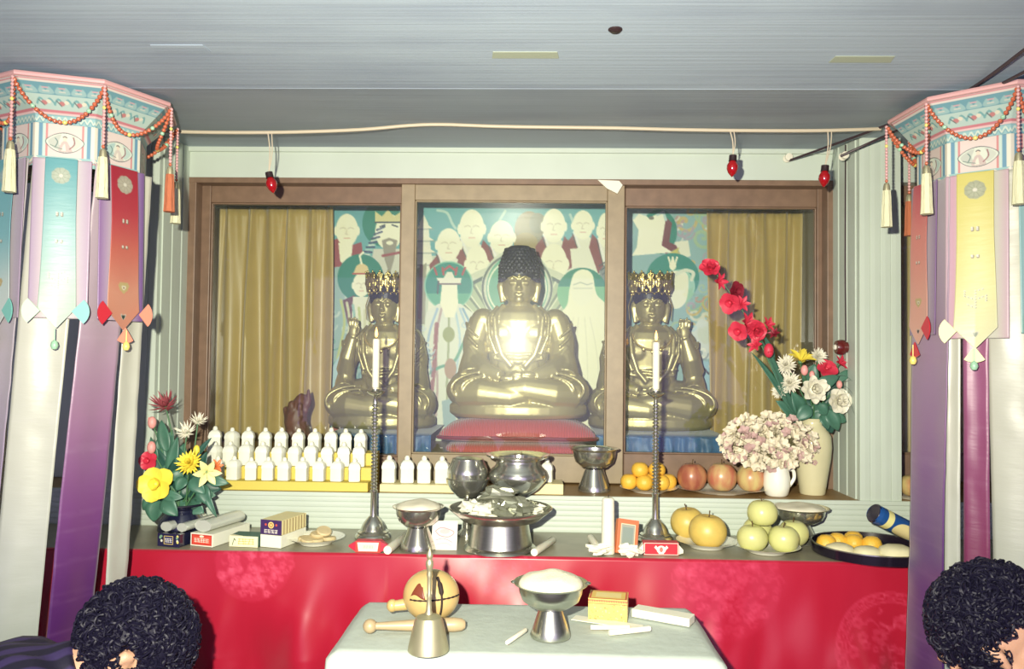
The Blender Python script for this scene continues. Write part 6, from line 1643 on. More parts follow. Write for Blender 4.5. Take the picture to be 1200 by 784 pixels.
flower('chrysanthemum', 'dark red chrysanthemum standing highest in the dark blue vase', 'flower', 'spider', W(194, 476, .02), Vector((0, -.75, .65)), 20 * k, 'petal_mauve', rr_(0), lf_((196, 530, .0, 188, 492, .01, 15, .006), (199, 560, .0, 207, 512, -.01, 15, .006)), 'flowers in the dark blue vase', 'leaf', 1)
flower('rosebud', 'pink rosebud near the ribbons in the dark blue vase, above another bud', 'flower', 'bud', W(180, 500), Vector((-.2, -.4, 1)), 9 * k, 'petal_pink', rr_(1), lf_((184, 540, 0, 176, 512, 0, 9, .004)), 'flowers in the dark blue vase', 'leaf', 2)
flower('rosebud', 'pink rosebud just over the red flower in the dark blue vase', 'flower', 'bud', W(179, 529, -.02), Vector((-.1, -.5, 1)), 9 * k, 'petal_pink', rr_(2), (), 'flowers in the dark blue vase', 'leaf', 3)
flower('red_flower', 'small red flower between the pink bud and the yellow rose', 'flower', 'five', W(174, 540, -.02), TO, 12 * k, 'petal_red', rr_(3), (), 'flowers in the dark blue vase', 'leaf', 4)
flower('yellow_rose', 'large yellow rose low at the front of the dark blue vase', 'flower', 'five', W(184, 567, -.06), Vector((.05, -1, .1)), 21 * k, 'petal_yellow', rr_(4), lf_((186, 586, -.05, 178, 611, -.07, 22, .01), (192, 584, -.05, 206, 604, -.07, 19, .01), (180, 586, -.05, 166, 597, -.06, 15, .008), (190, 580, -.05, 213, 583, -.06, 13, .008)), 'flowers in the dark blue vase', 'leaf', 5)
flower('yellow_chrysanthemum', 'yellow chrysanthemum in the middle of the dark blue vase bouquet', 'flower', 'mum', W(222, 543, -.04), Vector((.1, -.9, .4)), 16 * k, 'petal_yellow', rr_(5), lf_((218, 560, -.03, 206, 574, -.05, 15, .008), (224, 560, -.03, 238, 578, -.05, 17, .01), (216, 556, -.02, 196, 560, -.04, 14, .006)), 'flowers in the dark blue vase', 'leaf', 6)
flower('yellow_bud', 'small yellow bud behind the yellow chrysanthemum', 'flower', 'bud', W(230, 531, 0), Vector((.2, -.3, 1)), 7 * k, 'petal_yellow', rr_(6), (), 'flowers in the dark blue vase', 'leaf', 7)
flower('white_daisy', 'pale spidery daisy in the upper middle of the dark blue vase bouquet', 'flower', 'spider', W(219, 507, 0), Vector((.1, -.8, .6)), 15 * k, 'petal_white', rr_(7), lf_((214, 545, 0, 206, 522, 0, 13, .006), (222, 545, 0, 236, 522, 0, 9, .006)), 'flowers in the dark blue vase', 'leaf_dark', 8)
flower('white_daisy', 'pale spidery daisy nearest the white bottles in the dark blue vase', 'flower', 'spider', W(232, 494, .02), Vector((.4, -.6, .7)), 13 * k, 'petal_white', rr_(8), lf_((230, 535, 0, 247, 513, 0, 7, .004)), 'flowers in the dark blue vase', 'leaf_dark', 9)
flower('pale_lily', 'pale yellow lily leaning out of the dark blue vase towards the bottles', 'flower', 'lily', W(242, 553, -.03), Vector((.5, -.8, -.05)), 20 * k, 'petal_pale', rr_(9), lf_((236, 568, -.02, 244, 592, -.04, 16, .01), (240, 572, -.02, 252, 606, -.04, 8, .012), (244, 562, -.02, 266, 566, -.03, 13, .01)), 'flowers in the dark blue vase', 'leaf', 10)
flower('orange_lily', 'small orange flower beyond the pale lily, in front of the bottles', 'flower', 'lily', W(253, 547, 0), Vector((.5, -.6, .3)), 10 * k, 'petal_orange', rr_(10), lf_((236, 550, 0, 241, 530, -.01, 11, .006)), 'flowers in the dark blue vase', 'leaf_dark', 11)
rg = random.Random(12)
for i, (pts, lab) in enumerate((
        (((188, 575, 186, 510), (196, 560, 178, 524), (192, 560, 200, 504), (186, 575, 174, 548)), 'tall leafy spray near the ribbons in the dark blue vase'),
        (((205, 580, 205, 536), (212, 580, 192, 548), (208, 575, 222, 530), (204, 585, 188, 575), (200, 585, 206, 560), (196, 580, 182, 590), (210, 560, 214, 520)), 'leafy spray in the middle of the dark blue vase'),
        (((220, 585, 228, 556), (226, 580, 212, 566), (228, 580, 250, 580), (222, 588, 236, 600), (218, 585, 206, 592), (226, 575, 258, 572), (214, 592, 222, 612), (222, 570, 240, 548)), 'leafy spray on the bottle side of the dark blue vase'))):
    t = thing('leaf_spray', lab, 'leaves', rr_(i + 11), 0, 'leafy sprays in the dark blue vase')
    b = MB(); e = W(*[sum(p[j] for p in pts) / len(pts) for j in (0, 1)], .02); b.tube([rr_(i + 11), (rr_(i + 11) + e) / 2 + Vector((0, .01, .01)), e], .0017, 6); b.build('stem', 'stem', t, off=True)
    for (x0, y0, x1, y1) in pts:
        dd = rg.uniform(-.02, .02); b = MB(); leaf(b, W(x0, y0, .01), W(x1, y1, dd), rg.uniform(17, 23) * k, .01, 0, Vector((rg.uniform(-.3, .3), -1, .3))); b.build('leaf', rg.choice(['leaf', 'leaf_dark']), t, off=True, solid=.0006)
# ---- bouquet in the tall cream vase
Y = yv; k = Y / F
rt = vase_p + Vector((0, 0, 82 * vs_))
W = lambda px, py, dy=0: P(px, py, Y + dy)
rr_ = lambda i: rt + Vector((.012 * math.cos(i * 2.4), .011 * math.sin(i * 2.4), 0))
lf_ = lambda *a: [(W(x0, y0, d0), W(x1, y1, d1), w * k, bd) for (x0, y0, d0, x1, y1, d1, w, bd) in a]
t = thing('gladiolus', 'long arching stem of red gladiolus leaning out over the gold curtain', 'flower', rr_(0))
path = cat_rom([rr_(0), W(924, 472, -.02), W(904, 430, -.04), W(886, 392, -.05), W(862, 352, -.06), W(832, 312, -.06)], 8)
b = MB(); b.tube(path, [.0034 - .0022 * i / (len(path) - 1) for i in range(len(path))], 8); b.build('stem', 'stem', t, off=True)
for i, (px, py, r, kd, m) in enumerate(((832, 316, 10, 'rose', 'petal_red'), (841, 330, 10, 'lily', 'petal_red'), (856, 354, 11, 'five', 'petal_red'), (869, 357, 9, 'lily', 'petal_red'), (873, 381, 14, 'lily', 'petal_red'), (866, 388, 10, 'five', 'petal_red'), (886, 386, 10, 'rose', 'petal_red'), (898, 381, 9, 'lily', 'petal_red'), (886, 405, 9, 'lily', 'petal_red'), (899, 408, 8, 'bud', 'petal_red'), (861, 341, 10, 'five', 'petal_crimson'), (908, 392, 7, 'lily', 'petal_crimson'))):
    bloom(kd, W(px, py, -.07), Vector((math.sin(i * 2.1) * .7, -.9, math.cos(i * 1.7) * .5)), r * 1.25 * k, 40 + i).build('blossom', m, t, off=True)
for (x0, y0, x1, y1, w_) in ((930, 486, 897, 408, 11), (926, 480, 884, 412, 9), (934, 488, 904, 440, 12), (918, 460, 894, 396, 9), (905, 430, 898, 392, 10)):
    b = MB(); leaf(b, W(x0, y0, -.03), W(x1, y1, -.04), w_ * k, .012, 0, (.5, -1, .2)); b.build('leaf', 'leaf', t, off=True, solid=.0006)
G2 = 'flowers in the tall cream vase'
flower('yellow_lily', 'yellow lily at the top of the tall cream vase bouquet', 'flower', 'lily', W(938, 424, -.02), Vector((.1, -.5, .8)), 20 * k, 'petal_yellow', rr_(1), lf_((945, 470, 0, 951, 432, 0, 9, .006)), G2, 'leaf', 60)
flower('white_peony', 'largest white ruffled flower at the front of the tall cream vase', 'flower', 'peony', W(953, 457, -.06), Vector((0, -1, .12)), 18 * k, 'petal_white', rr_(2), lf_((950, 476, -.04, 934, 492, -.05, 16, .01), (958, 474, -.04, 970, 486, -.05, 15, .01)), G2, 'leaf', 61)
flower('white_rose', 'round white rose on the pillar side of the tall cream vase bouquet', 'flower', 'rose', W(980, 470, -.05), Vector((.25, -1, .1)), 16 * k, 'petal_white', rr_(3), lf_((968, 480, -.03, 984, 504, -.05, 17, .012), (974, 486, -.03, 993, 494, -.04, 13, .01), (962, 486, -.03, 972, 502, -.05, 12, .01)), G2, 'leaf', 62)
for px, py, r, lab in ((921, 428, 13, 'pale daisy just under the yellow lily, nearest the gladiolus'), (925, 449, 14, 'pale daisy beside the largest white flower, above the dried blossoms'), (914, 459, 10, 'pale daisy lowest on the gladiolus side of the tall cream vase'), (958, 418, 11, 'pale daisy behind the yellow lily, nearest the red button on the pillar')):
    flower('white_daisy', lab, 'flower', 'mum', W(px, py, -.03), Vector(((px - 945) / 60, -.9, .3)), r * k, 'petal_white', rr_(px), (), G2, 'leaf_pale', px)
for px, py, r, lab in ((942, 434, 7.5, 'round pink bud below the yellow lily'), (951, 438, 5.5, 'small pink bud beside the round pink bud'), (983, 450, 6, 'pink bud above the white rose')):
    flower('pink_bud', lab, 'flower', 'bud', W(px, py + 4, -.04), Vector((0, -.5, 1)), r * k, 'petal_pink', rr_(px), (), G2, 'leaf', px)
flower('red_flower', 'bright red flower above the big green leaf in the tall cream vase', 'flower', 'five', W(968, 433, -.03), Vector((.1, -.9, .6)), 13 * k, 'petal_red', rr_(4), lf_((952, 456, -.05, 984, 440, -.06, 15, .006)), G2, 'leaf', 70)
flower('red_flower', 'bright red flower above the white rose, nearest the pillar', 'flower', 'lily', W(983, 427, -.01), Vector((.5, -.7, .5)), 12 * k, 'petal_red', rr_(5), lf_((978, 448, -.02, 1000, 432, -.02, 10, .006)), G2, 'leaf', 71)
flower('crimson_flower', 'dark crimson flower tucked behind the white rose', 'flower', 'mum', W(993, 472, -.01), Vector((.6, -.8, .1)), 12 * k, 'petal_crimson', rr_(6), (), G2, 'leaf', 72)
rg = random.Random(31)
for i, (pts, lab) in enumerate((
        (((934, 490, 912, 470), (938, 492, 922, 488), (940, 488, 930, 460), (936, 494, 918, 500)), 'leafy spray on the gladiolus side of the tall cream vase'),
        (((948, 490, 942, 462), (954, 490, 960, 470), (950, 492, 970, 480), (944, 488, 950, 476), (946, 450, 955, 428)), 'leafy spray in the middle of the tall cream vase'),
        (((962, 490, 990, 480), (966, 488, 980, 462), (970, 470, 988, 446), (966, 492, 976, 506)), 'leafy spray on the pillar side of the tall cream vase'))):
    t = thing('leaf_spray', lab, 'leaves', rr_(i + 20), 0, 'leafy sprays in the tall cream vase')
    b = MB(); e = W(*[sum(p[j] for p in pts) / len(pts) for j in (0, 1)], -.01); b.tube([rr_(i + 20), (rr_(i + 20) + e) / 2 + Vector((0, .004, .01)), e], .0017, 6); b.build('stem', 'stem', t, off=True)
    for (x0, y0, x1, y1) in pts:
        b = MB(); leaf(b, W(x0, y0, -.01), W(x1, y1, rg.uniform(-.045, .0)), rg.uniform(14, 19) * k, .01, 0, Vector((rg.uniform(-.3, .3), -1, .3))); b.build('leaf', rg.choice(['leaf', 'leaf_dark']), t, off=True, solid=.0006)
t = thing('grass_spray', 'thin arching grass blades reaching from the tall cream vase over the pillar', 'leaves', rr_(9))
for (xm, ym, xe, ye) in ((985, 440, 1016, 468), (988, 452, 1012, 488), (994, 446, 1022, 462), (980, 448, 1004, 494)):
    b = MB(); pth = cat_rom([rr_(9), W(966, 462, -.02), W(xm, ym, -.04), W((xm + xe) / 2 + 2, (ym + ye) / 2 - 4, -.06), W(xe, ye, -.07)], 6)
    b.tube(pth, [.0026 * (1 - .85 * i / len(pth)) for i in range(len(pth))], 6, flat=.35); b.build('blade', 'leaf_dark', t, off=True)
# ---- dried blossoms in the small jug
Y = yj; k = Y / F; rt = jug_p + Vector((0, 0, 33 * k)); rg = random.Random(77)
b = MB()
heads = []
for i in range(300):
    while True:
        a, q = rg.uniform(0, 6.283), math.sqrt(rg.random())
        px, py = 900 + 56 * q * math.cos(a), 518 + 31 * q * math.sin(a)
        if py > 545 - 0.0 * px and px > 905: continue
        break
    heads.append(P(px, py, Y - .03 + rg.uniform(-.035, .05)))
for px, py in ((940, 520), (952, 528), (945, 538), (936, 530), (955, 520), (850, 512), (846, 516)): heads.append(P(px, py, Y - .05))
for i, h in enumerate(heads):
    out = (h - rt); out.y -= .06; out.normalize()
    X = Matrix.Translation(h) @ basis(out + Vector((rg.uniform(-.5, .5), rg.uniform(-.6, .1), rg.uniform(-.3, .3)))).to_4x4()
    r = rg.uniform(4.5, 8) * k; m = 0 if rg.random() < .85 else 1
    for j in range(5): petal(b, X @ Matrix.Rotation(j * 1.257 + rg.uniform(-.2, .2), 4, 'Z'), r, r * .8, rg.uniform(-.4, .6), rg.uniform(.2, .7), m, 1, .5, 2, 3)
    if i % 2 == 0: b.tube([rt + Vector((rg.uniform(-.01, .01), rg.uniform(-.01, .01), 0)), rt.lerp(h, .5) + Vector((0, 0, .008)), h], .0009, 4, 2)
for v in b.v: pass
o = b.build('dried_blossoms', ['dried', 'dried_mauve', 'dried_stem'], None, off=rt, loc=rt); tag(o, 'cloud of pale dried blossoms standing in the small white jug', 'flowers', None, 'stuff')
# ------------------------------------------------------------------ cable, small red lamps, tape, button
Yw = 2.05
pts = [P(px, py, Yw) for px, py in ((178, 153), (240, 155), (330, 155), (420, 152), (480, 147), (520, 145), (580, 148), (640, 149), (720, 150), (800, 152), (880, 153), (960, 153), (1032, 151))]
for p in pts: p.z = min(p.z, CEIL(p.y) - .006)
b = MB(); b.tube(cat_rom(pts, 5), .0046, 8)
single(b, 'ceiling_cable', 'cable', 'pale cable running along the ceiling in front of the glazed niche', 'cable')
def lamp(px, py0, px1, py1, label, tilt):
    a = P(px, py0, Yw); e = P(px1, py1 - 12, Yw + .004); k = Yw / F
    a.z = min(a.z, CEIL(a.y) - .006)
    t = thing('hanging_bulb', label, 'bulb', (a.x, a.y, a.z), 0, 'small red bulbs hung from the ceiling cable')
    off = a.copy()
    b = MB(); b.tube(cat_rom([a - off, a.lerp(e, .45) - off + Vector((.004, 0, 0)), e - off], 6), .0016, 6); b.tube(cat_rom([a - off + Vector((.01, 0, 0)), a.lerp(e, .5) - off + Vector((.010, 0, 0)), e - off], 6), .0014, 6); b.build('cord', 'cable', t)
    X = Matrix.Translation(e - off) @ Matrix.Rotation(R(tilt), 4, 'Y') @ Matrix.Rotation(R(180), 4, 'X')
    b = MB(); b.lathe([(0, -.002), (4.4 * k, 0), (4.6 * k, 6 * k), (5 * k, 7 * k), (0, 7 * k)], 16, xf=X); b.build('socket', 'socket', t)
    b = MB(); b.lathe([(0, 6.5 * k), (3.6 * k, 7 * k), (6.4 * k, 12 * k), (6.6 * k, 16 * k), (4.6 * k, 21 * k), (1.6 * k, 24.5 * k), (0, 26 * k)], 18, xf=X); b.build('bulb', 'bulb_red', t)
lamp(314, 156, 315, 214, 'small red bulb hanging over the gold curtain with the stepped bottles', -14)
lamp(855, 152, 859, 194, 'small red bulb hanging over the bouquet side of the niche, over the curtain', 3)
lamp(970, 152, 967, 206, 'small red bulb hanging at the corner of the grooved pillar', 4)
# dark twin cables crossing to the pillar, with porcelain knobs
for k_, (pp, lab) in enumerate(((((1205, 55, 1.45), (1120, 100, 1.75), (1030, 150, 2.05), (925, 188, 2.38)), 'dark cable slanting over the ceiling to the head board, upper one'), (((1205, 82, 1.5), (1140, 106, 1.75), (1040, 158, 2.1), (985, 183, 2.19)), 'dark cable slanting behind the canopy to the pillar top, lower one'))):
    pts = [P(x, y, d) for x, y, d in pp]
    for p in pts: p.z = min(p.z, CEIL(p.y) - .005)
    b = MB(); b.tube(cat_rom(pts, 8), .0034, 8); single(b, 'ceiling_cable', 'cable_dark', lab, 'cable')
def knob(p, label, r=.012):
    b = MB(); b.lathe([(0, 0), (r, 0), (r * 1.05, -.004), (r * .7, -.009), (r * .7, -.014), (r, -.018), (r * .95, -.024), (r * .5, -.027), (0, -.027)], 18)
    o = b.build('porcelain_knob', 'porcelain', None, loc=p); tag(o, label, 'insulator', 'white porcelain cable knobs')
q = P(1112, 100, 1.8); q.z = CEIL(q.y) - .001; knob(q, 'white porcelain knob on the ceiling above the yellow-ribbon canopy edge')
q = P(1141, 97, 1.79); q.z = CEIL(q.y) - .001; knob(q, 'white porcelain knob on the ceiling, mostly behind the yellow-ribbon canopy')
b = MB(); X = Matrix.Translation(P(922, 186, YF - .022)) @ Matrix.Rotation(R(90), 4, 'X')
b.lathe([(0, 0), (.012, 0), (.0126, .004), (.008, .009), (.008, .014), (.012, .018), (.011, .024), (0, .026)], 18, xf=X); single(b, 'porcelain_knob', 'porcelain', 'white porcelain knob on the head board near the pillar', 'insulator', 'white porcelain cable knobs')
q = P(987, 184, YR - .001); b = MB(); b.lathe([(0, 0), (.011, 0), (.0116, .004), (.007, .009), (.007, .014), (.011, .018), (.01, .024), (0, .026)], 18, xf=Matrix.Translation(q) @ Matrix.Rotation(R(90), 4, 'X')); single(b, 'mounted_porcelain_knob', 'porcelain', 'white porcelain knob at the top of the grooved pillar', 'insulator', 'white porcelain cable knobs')
# strips of tape and a dark mark on the ceiling
for (x0, x1, y, lab) in ((578, 653, 64, 'pale strip of tape on the ceiling above the topknot statue'), (976, 1046, 69, 'pale strip of tape on the ceiling near the slanting cables'), (180, 240, 56, 'dull strip of tape on the ceiling near the red-ribbon canopy')):
    a = ceil_hit(x0, y); e = ceil_hit(x1, y - 1); b = MB(); b.add([(a.x, a.y - .014, CEIL(a.y - .014) - .0004), (e.x, a.y - .014, CEIL(a.y - .014) - .0004), (e.x + .004, a.y + .014, CEIL(a.y + .014) - .0004), (a.x - .003, a.y + .014, CEIL(a.y + .014) - .0004), (a.x, a.y - .014, CEIL(a.y - .014) - .0014), (e.x, a.y - .014, CEIL(a.y - .014) - .0014), (e.x + .004, a.y + .014, CEIL(a.y + .014) - .0014), (a.x - .003, a.y + .014, CEIL(a.y + .014) - .0014)], [(0, 1, 2, 3), (4, 7, 6, 5), (0, 4, 5, 1), (1, 5, 6, 2), (2, 6, 7, 3), (3, 7, 4, 0)]); single(b, 'tape_strip', 'tape' if y != 56 else 'ceiling', lab, 'tape', 'tape strips on the ceiling', smooth=False)
q = ceil_hit(721, 34); b = MB(); b.lathe([(0, -.006), (.008, -.006), (.013, -.002), (.013, -.0002), (0, -.0002)], 16, c=q); single(b, 'ceiling_hook', 'socket', 'small dark round fitting on the ceiling above the pane edge', 'fitting')
# folded white paper tucked over the door stile
a = P(713, 217, YF - .004); k = YF / F
b = MB(); b.prism([(a.x - 13 * k, a.z + 5 * k), (a.x + 12 * k, a.z + 4 * k), (a.x + 16 * k, a.z - 1 * k), (a.x + 10 * k, a.z - 11 * k), (a.x - 2 * k, a.z - 5 * k)], YF - .018, YF - .0125); single(b, 'paper_flap', 'paper', 'white folded paper stuck at the top of the door stile', 'paper', smooth=False)
# round red button on the pillar cheek with its wire
q = P(992, 407, 2.30); q.x = XPR - .005
t = thing('call_button', 'round dark red button on the cheek of the grooved pillar', 'button', q)
b = MB(); X = Matrix.Rotation(R(-90), 4, 'Y'); b.lathe([(0, 0), (.016, 0), (.016, .008), (.021, .009), (.022, .02), (.018, .031), (0, .033)], 26, xf=X); b.build('body', 'darkred', t)
b = MB(); b.lathe([(0, .031), (.008, .032), (.007, .038), (0, .039)], 16, xf=X); b.build('push_knob', 'porcelain', t)
b = MB(); z1 = ZT - q.z - .02; b.tube([(-.003, 0, .018), (-.003, .004, z1 * .4), (-.003, .0, z1)], .0022, 6); b.build('wire', 'cable_dark', t)
# ------------------------------------------------------------------ two people bowing
def skin_body(nodes, edges, sub=2, root=0):
    """continuous skin over a jointed skeleton: nodes (co, radius)"""
    me = bpy.data.meshes.new('tmp'); me.from_pydata([tuple(n[0]) for n in nodes], edges, [])
    o = bpy.data.objects.new('tmp', me); C.objects.link(o)
    q = o.modifiers.new('skin', 'SKIN'); q.use_smooth_shade = True; q.branch_smoothing = .6
    for i, n in enumerate(nodes):
        r = n[1]; me.skin_vertices[0].data[i].radius = (r, r) if not hasattr(r, '__len__') else r
        me.skin_vertices[0].data[i].use_root = i == root
    q = o.modifiers.new('sub', 'SUBSURF'); q.levels = sub
    dg = bpy.context.evaluated_depsgraph_get(); out = bpy.data.meshes.new_from_object(o.evaluated_get(dg))
    bpy.data.objects.remove(o); bpy.data.meshes.remove(me)
    return out
def me_to_mb(mb, me, xf=None):
    mb.add([v.co.copy() for v in me.vertices], [tuple(p.vertices) for p in me.polygons], 0, xf); return mb

def person(label, head, face, hips, knees_dir, side, jacket, stripes, seed):
    """kneeling person bowing: head = centre of the skull, face = direction looked in (down and forward), hips = pelvis point"""
    t = thing('person', label, 'person', (hips.x, hips.y, 0))
    f = Vector(face).normalized()
    flat = Vector(knees_dir).normalized()                                   # horizontal facing of the body
    rgt = flat.cross(Vector((0, 0, 1))).normalized()
    neck = head - f * .035 + (hips - head).normalized() * .11
    chest = neck.lerp(hips, .28) + Vector((0, 0, -.03)); chestc = neck.lerp(hips, .16)
    waist = neck.lerp(hips, .66) + Vector((0, 0, .01))
    # --- body: one skin (torso, arms, legs)
    N = []; E = []
    def node(p, r, par=None):
        N.append((Vector(p), r)); i = len(N) - 1
        if par is not None: E.append((par, i))
        return i
    pel = node(hips, .10); wa = node(waist, .10, pel); ch = node(chest, .105, wa); cc_ = node(chestc, .075, ch); nk = node(neck, .052, cc_); hd = node(head - f * .01, .06, nk)
    sh_l = []; wr = []
    hand_c = head + flat * .20 + Vector((0, 0, -.30))
    for s in (-1, 1):
        sh = node(chestc + rgt * s * .155 + Vector((0, 0, -.015)), .05, cc_)
        elp = chestc + rgt * s * .21 + flat * .10 + Vector((0, 0, -.27))
        el = node(elp, .042, sh); wp = hand_c + rgt * s * .022 + (elp - hand_c).normalized() * .07
        node(elp.lerp(wp, .5), .037, el); w_ = node(wp, .026, len(N) - 1); wr.append((wp, s)); sh_l.append((N[sh][0], elp, wp))
        # legs: thigh down to the knee, shin back along the floor
        hip = node(hips + rgt * s * .09 + Vector((0, 0, -.05)), .075, pel)
        kp = Vector((hips.x, hips.y, .065)) + rgt * s * .13 + flat * .22
        kn = node(kp, .058, hip); an = Vector((hips.x, hips.y, .05)) + rgt * s * .11 - flat * .20
        cf = node(kp.lerp(an, .4) + Vector((0, 0, .005)), .052, kn); a_ = node(an, .034, cf); node(an - flat * .12 + Vector((0, 0, -.012)), .03, a_); node(an - flat * .19 + Vector((0, 0, -.02)), .02, len(N) - 1)
    bodym = skin_body(N, E)
    mb = MB(); me_to_mb(mb, bodym)
    # --- head with face
    up = (Vector((0, 0, 1)) - f * f.z); up = up.normalized() if up.length > .05 else flat
    top = (head - neck).normalized(); top = (top - f * top.dot(f)).normalized(); sd = f.cross(top).normalized()
    Mh = Matrix.Translation(head) @ Matrix(((sd.x, -f.x, top.x, 0), (sd.y, -f.y, top.y, 0), (sd.z, -f.z, top.z, 0), (0, 0, 0, 1)))   # -y face, z crown
    h = MB()
    h.sph((0, .008, .03), (.074, .092, .088), 24, 16); h.sph((0, -.022, -.03), (.06, .066, .075), 20, 14); h.sph((0, -.062, -.092), (.024, .02, .018), 12, 8)
    h.tube([(0, -.086, .022), (0, -.1, -.006), (0, -.108, -.024)], [.007, .010, .013], 10); h.sph((0, -.098, -.028), (.018, .012, .009), 10, 8)
    for s in (-1, 1):
        h.sph((s * .032, -.078, .016), (.015, .009, .008), 10, 8); h.tube([(s * .012, -.088, .034), (s * .034, -.086, .04), (s * .056, -.068, .032)], .006, 6)
        h.tube([(s * .074, .008, .02), (s * .082, .018, .012), (s * .082, .02, -.012), (s * .074, .008, -.034)], [.009, .011, .009, .007], 8); h.sph((s * .076, .012, -.004), (.007, .016, .024), 10, 8)
        h.sph((s * .04, -.058, -.03), (.022, .02, .02), 10, 8)
    h.sph((0, -.086, -.052), (.022, .009, .006), 10, 6); h.sph((0, -.084, -.062), (.02, .009, .006), 10, 6)
    for v, fc in ((h.v, h.f),): mb.add([Mh @ p for p in v], fc)
    # --- hands pressed together, five fingers each
    fd = (Vector((0, 0, .75)) + flat * .55).normalized()
    for wp, s in wr:
        palm = hand_c + rgt * s * .012; back = (wp - palm)
        mb.tube([wp, wp.lerp(palm, .5), palm, palm + fd * .045], [.024, .026, .030, .033], 12, flat=.45, up=rgt)
        fw = fd.cross(rgt).normalized()
        for q in range(4):
            b0 = palm + fd * .042 + fw * (q - 1.5) * .0165; L = (.062, .075, .07, .054)[q]
            mb.tube([b0, b0 + fd * L * .5 + rgt * s * .003, b0 + fd * L - rgt * s * .002], [.0088, .0078, .006], 8)
        th = palm + fw * -.026
        mb.tube([th, th - fw * .016 + fd * .022, th - fw * .014 + fd * .05], [.0105, .0092, .0068], 8)
    me = fuse(mb, .0048, 2, .4)
    me.transform(Matrix.Translation(-t.location))
    o = meshobj('body', me, 'skin', t)
    # --- jacket over torso and arms, trousers over hips and legs
    jb = MB()
    spine = cat_rom([hips + Vector((0, 0, -.03)), waist, chest, chestc, neck.lerp(chestc, .3), neck.lerp(head, .38 if seed == 3 else .12)], 6)
    rr = [np.interp(k / (len(spine) - 1), [0, .2, .4, .6, .75, .88, 1], [.155, .15, .155, .14, .11, .072, .066]) for k in range(len(spine))]
    jb.tube(spine, rr, 22, flat=.86, up=Vector((0, 0, 1)))
    for (shp, elp, wp) in sh_l:
        jb.tube([chestc + (shp - chestc) * .2 + Vector((0, 0, .01)), shp.lerp(chestc, .1), shp], [.1, .088, .074], 16)
        jb.sph(shp, .074, 16, 10)
        jb.tube(cat_rom([shp, shp.lerp(elp, .5), elp, elp.lerp(wp, .45), elp.lerp(wp, .86)], 5), [.074] * 5 + [.068] * 5 + [.06] * 5 + [.053] * 5 + [.047], 16)
    jm = fuse(jb, .007, 6, .5)
    nr = [v.normal.copy() for v in jm.vertices]; org = t.location.copy()
    for v, n0 in zip(jm.vertices, nr):
        n_ = noise.noise(v.co * 9 + Vector((seed, 0, 0))); v.co += n0 * (.006 * n_) - org
    meshobj('jacket', jm, jacket, t)
    tb = MB()
    tb.sph(hips + Vector((0, 0, -.02)), (.145, .145, .12), 20, 14)
    for s in (-1, 1):
        kp = Vector((hips.x, hips.y, .078)) + rgt * s * .13 + flat * .22; an = Vector((hips.x, hips.y, .062)) + rgt * s * .11 - flat * .20
        tb.tube([hips + rgt * s * .075 + Vector((0, 0, -.02)), (hips + rgt * s * .1).lerp(kp, .5), kp], [.115, .098, .074], 16); tb.sph(kp, .074, 16, 10)
        tb.tube([kp, kp.lerp(an, .5), an], [.07, .066, .05], 16)
    tm = fuse(tb, .008, 5, .5)
    for v in tm.vertices: v.co.z = max(v.co.z, .003); v.co -= t.location
    meshobj('trousers', tm, 'trousers', t)
    # --- permed hair: base volume and many small curls
    hb = MB(); rg = random.Random(seed); cen = Vector((0, .018, .028)); rad = Vector((.098, .106, .098)) if seed == 3 else Vector((.093, .102, .093))
    def inside(d):                                                           # keep the face, the nape and the ears free
        if d.y < -.62 and d.z < .0: return False
        if d.z < (-.8 if seed == 3 and d.y > -.2 else -.55): return False
        if seed != 3 and d.z < -.3 and d.y > .1: return False
        if seed == 3 and abs(d.x) > .93 and -.3 < d.z < .0 and -.25 < d.y < .2: return False
        return True
    base = MB(); base.sph(cen, tuple(rad * .93), 28, 18)
    vs_b = []
    for v in base.v:
        d = Vector(((v.x - cen.x) / rad.x, (v.y - cen.y) / rad.y, (v.z - cen.z) / rad.z)).normalized()
        p = v.copy()
        if not inside(d): p = cen + (p - cen) * .72
        else: p = cen + (p - cen) * (1 + .05 * noise.noise(d * 4 + Vector((seed, 1, 2))))
        vs_b.append(Mh @ p)
    hb.add(vs_b, base.f)
    n = 0
    while n < 2600:
        d = Vector((rg.gauss(0, 1), rg.gauss(0, 1), rg.gauss(0, 1))).normalized()
        if not inside(d): continue
        n += 1
        p = cen + Vector((d.x * rad.x, d.y * rad.y, d.z * rad.z)) * rg.uniform(.9, 1.03)
        u_ = d.orthogonal().normalized(); u_.rotate(Matrix.Rotation(rg.uniform(0, 6.28), 3, d)); w_ = d.cross(u_)
        r = rg.uniform(.005, .0105); tn = rg.uniform(1.0, 1.7); K = 11; a0 = rg.uniform(0, 6.28); L = rg.uniform(.008, .02)
        path = [Mh @ (p + (u_ * math.cos(a0 + i / K * tn * 6.28) + d * math.sin(a0 + i / K * tn * 6.28) * .75) * r * (1 - .3 * i / K) + w_ * (L * (i / K - .5))) for i in range(K)]
        hb.tube(path, [.0011 + .0009 * math.sin(math.pi * (i + .5) / K) for i in range(K)], 4, cap=False)
    ho = hb.build('hair', 'navy_hair', t, off=True); ho['kind'] = 'stuff'
    return t
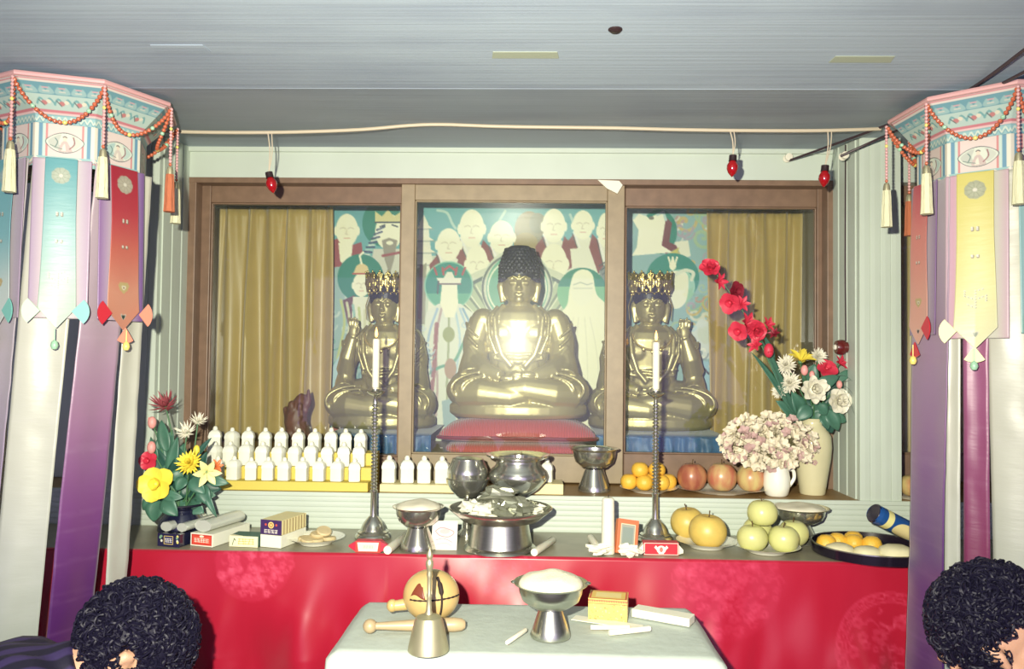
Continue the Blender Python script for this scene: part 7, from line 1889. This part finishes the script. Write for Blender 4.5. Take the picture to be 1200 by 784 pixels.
def stripe_mat(name, a, b_, scale, direction):
    m = mat(name, a, .7); nt = m.node_tree; bs = nt.nodes['Principled BSDF']
    tc = nt.nodes.new('ShaderNodeTexCoord'); mp = nt.nodes.new('ShaderNodeMapping'); mp.inputs['Rotation'].default_value = direction
    wv = nt.nodes.new('ShaderNodeTexWave'); wv.inputs['Scale'].default_value = scale; wv.inputs['Distortion'].default_value = .4; wv.inputs['Detail'].default_value = 1
    cr = nt.nodes.new('ShaderNodeValToRGB'); cr.color_ramp.elements[0].position = .35; cr.color_ramp.elements[1].position = .7
    cr.color_ramp.elements[0].color = rgb(a); cr.color_ramp.elements[1].color = rgb(b_)
    nt.links.new(tc.outputs['Object'], mp.inputs[0]); nt.links.new(mp.outputs[0], wv.inputs['Vector']); nt.links.new(wv.outputs['Fac'], cr.inputs[0]); nt.links.new(cr.outputs[0], bs.inputs['Base Color'])
stripe_mat('jacket_stripe', (20, 16, 40), (52, 40, 84), 9, (0, 0, R(38)))
mat('jacket_plain', (30, 24, 44), .7, noise_amt=.1)
h1 = P(150, 771, 1.42)
person('person in a dark striped jacket with curly black hair, bowed below the red-ribbon canopy', h1, (.5, .12, -.85), h1 + Vector((-.44, -.22, -.25)), (.85, .45, 0), 1, 'jacket_stripe', True, 3)
h2 = P(1168, 748, 1.42)
person('person in dark clothes with curly black hair, bowed below the yellow-ribbon canopy', h2, (-.38, .5, -.78), h2 + Vector((.40, -.26, -.36)), (-.85, .45, 0), -1, 'jacket_plain', False, 8)
# ------------------------------------------------------------------ camera and light
cam = bpy.data.cameras.new('camera'); co = bpy.data.objects.new('camera', cam); C.objects.link(co)
cam.sensor_fit = 'HORIZONTAL'; cam.sensor_width = 36; cam.lens = F / 1200 * 36; cam.clip_start = 0.02
co.matrix_world = Matrix.Translation((0, 0, HC)) @ ROT.to_4x4()
sc = bpy.context.scene; sc.camera = co
# the photographer's handle flash, a little to the left of and above the lens
fl = bpy.data.lights.new('flash', 'SPOT'); fo = bpy.data.objects.new('flash', fl); C.objects.link(fo)
fl.energy = 335; fl.spot_size = R(118); fl.spot_blend = 1.0; fl.shadow_soft_size = 0.014; fl.color = (1.0, 0.96, 0.77)
fo.location = (-0.11, -0.02, HC + 0.09)
fo.rotation_euler = (R(91), 0, 0)
w = bpy.data.worlds.new('world'); sc.world = w; w.use_nodes = True
w.node_tree.nodes['Background'].inputs[0].default_value = (0.31, 0.25, 0.52, 1)
w.node_tree.nodes['Background'].inputs[1].default_value = 2.6
vs = sc.view_settings; vs.view_transform = 'Standard'; vs.look = 'None'; vs.exposure = 0.0; vs.gamma = 1.0; vs.use_curve_mapping = False
sc.cycles.max_bounces = 8; sc.cycles.transparent_max_bounces = 24; sc.cycles.caustics_reflective = False; sc.cycles.caustics_refractive = False
sc.cycles.use_denoising = True
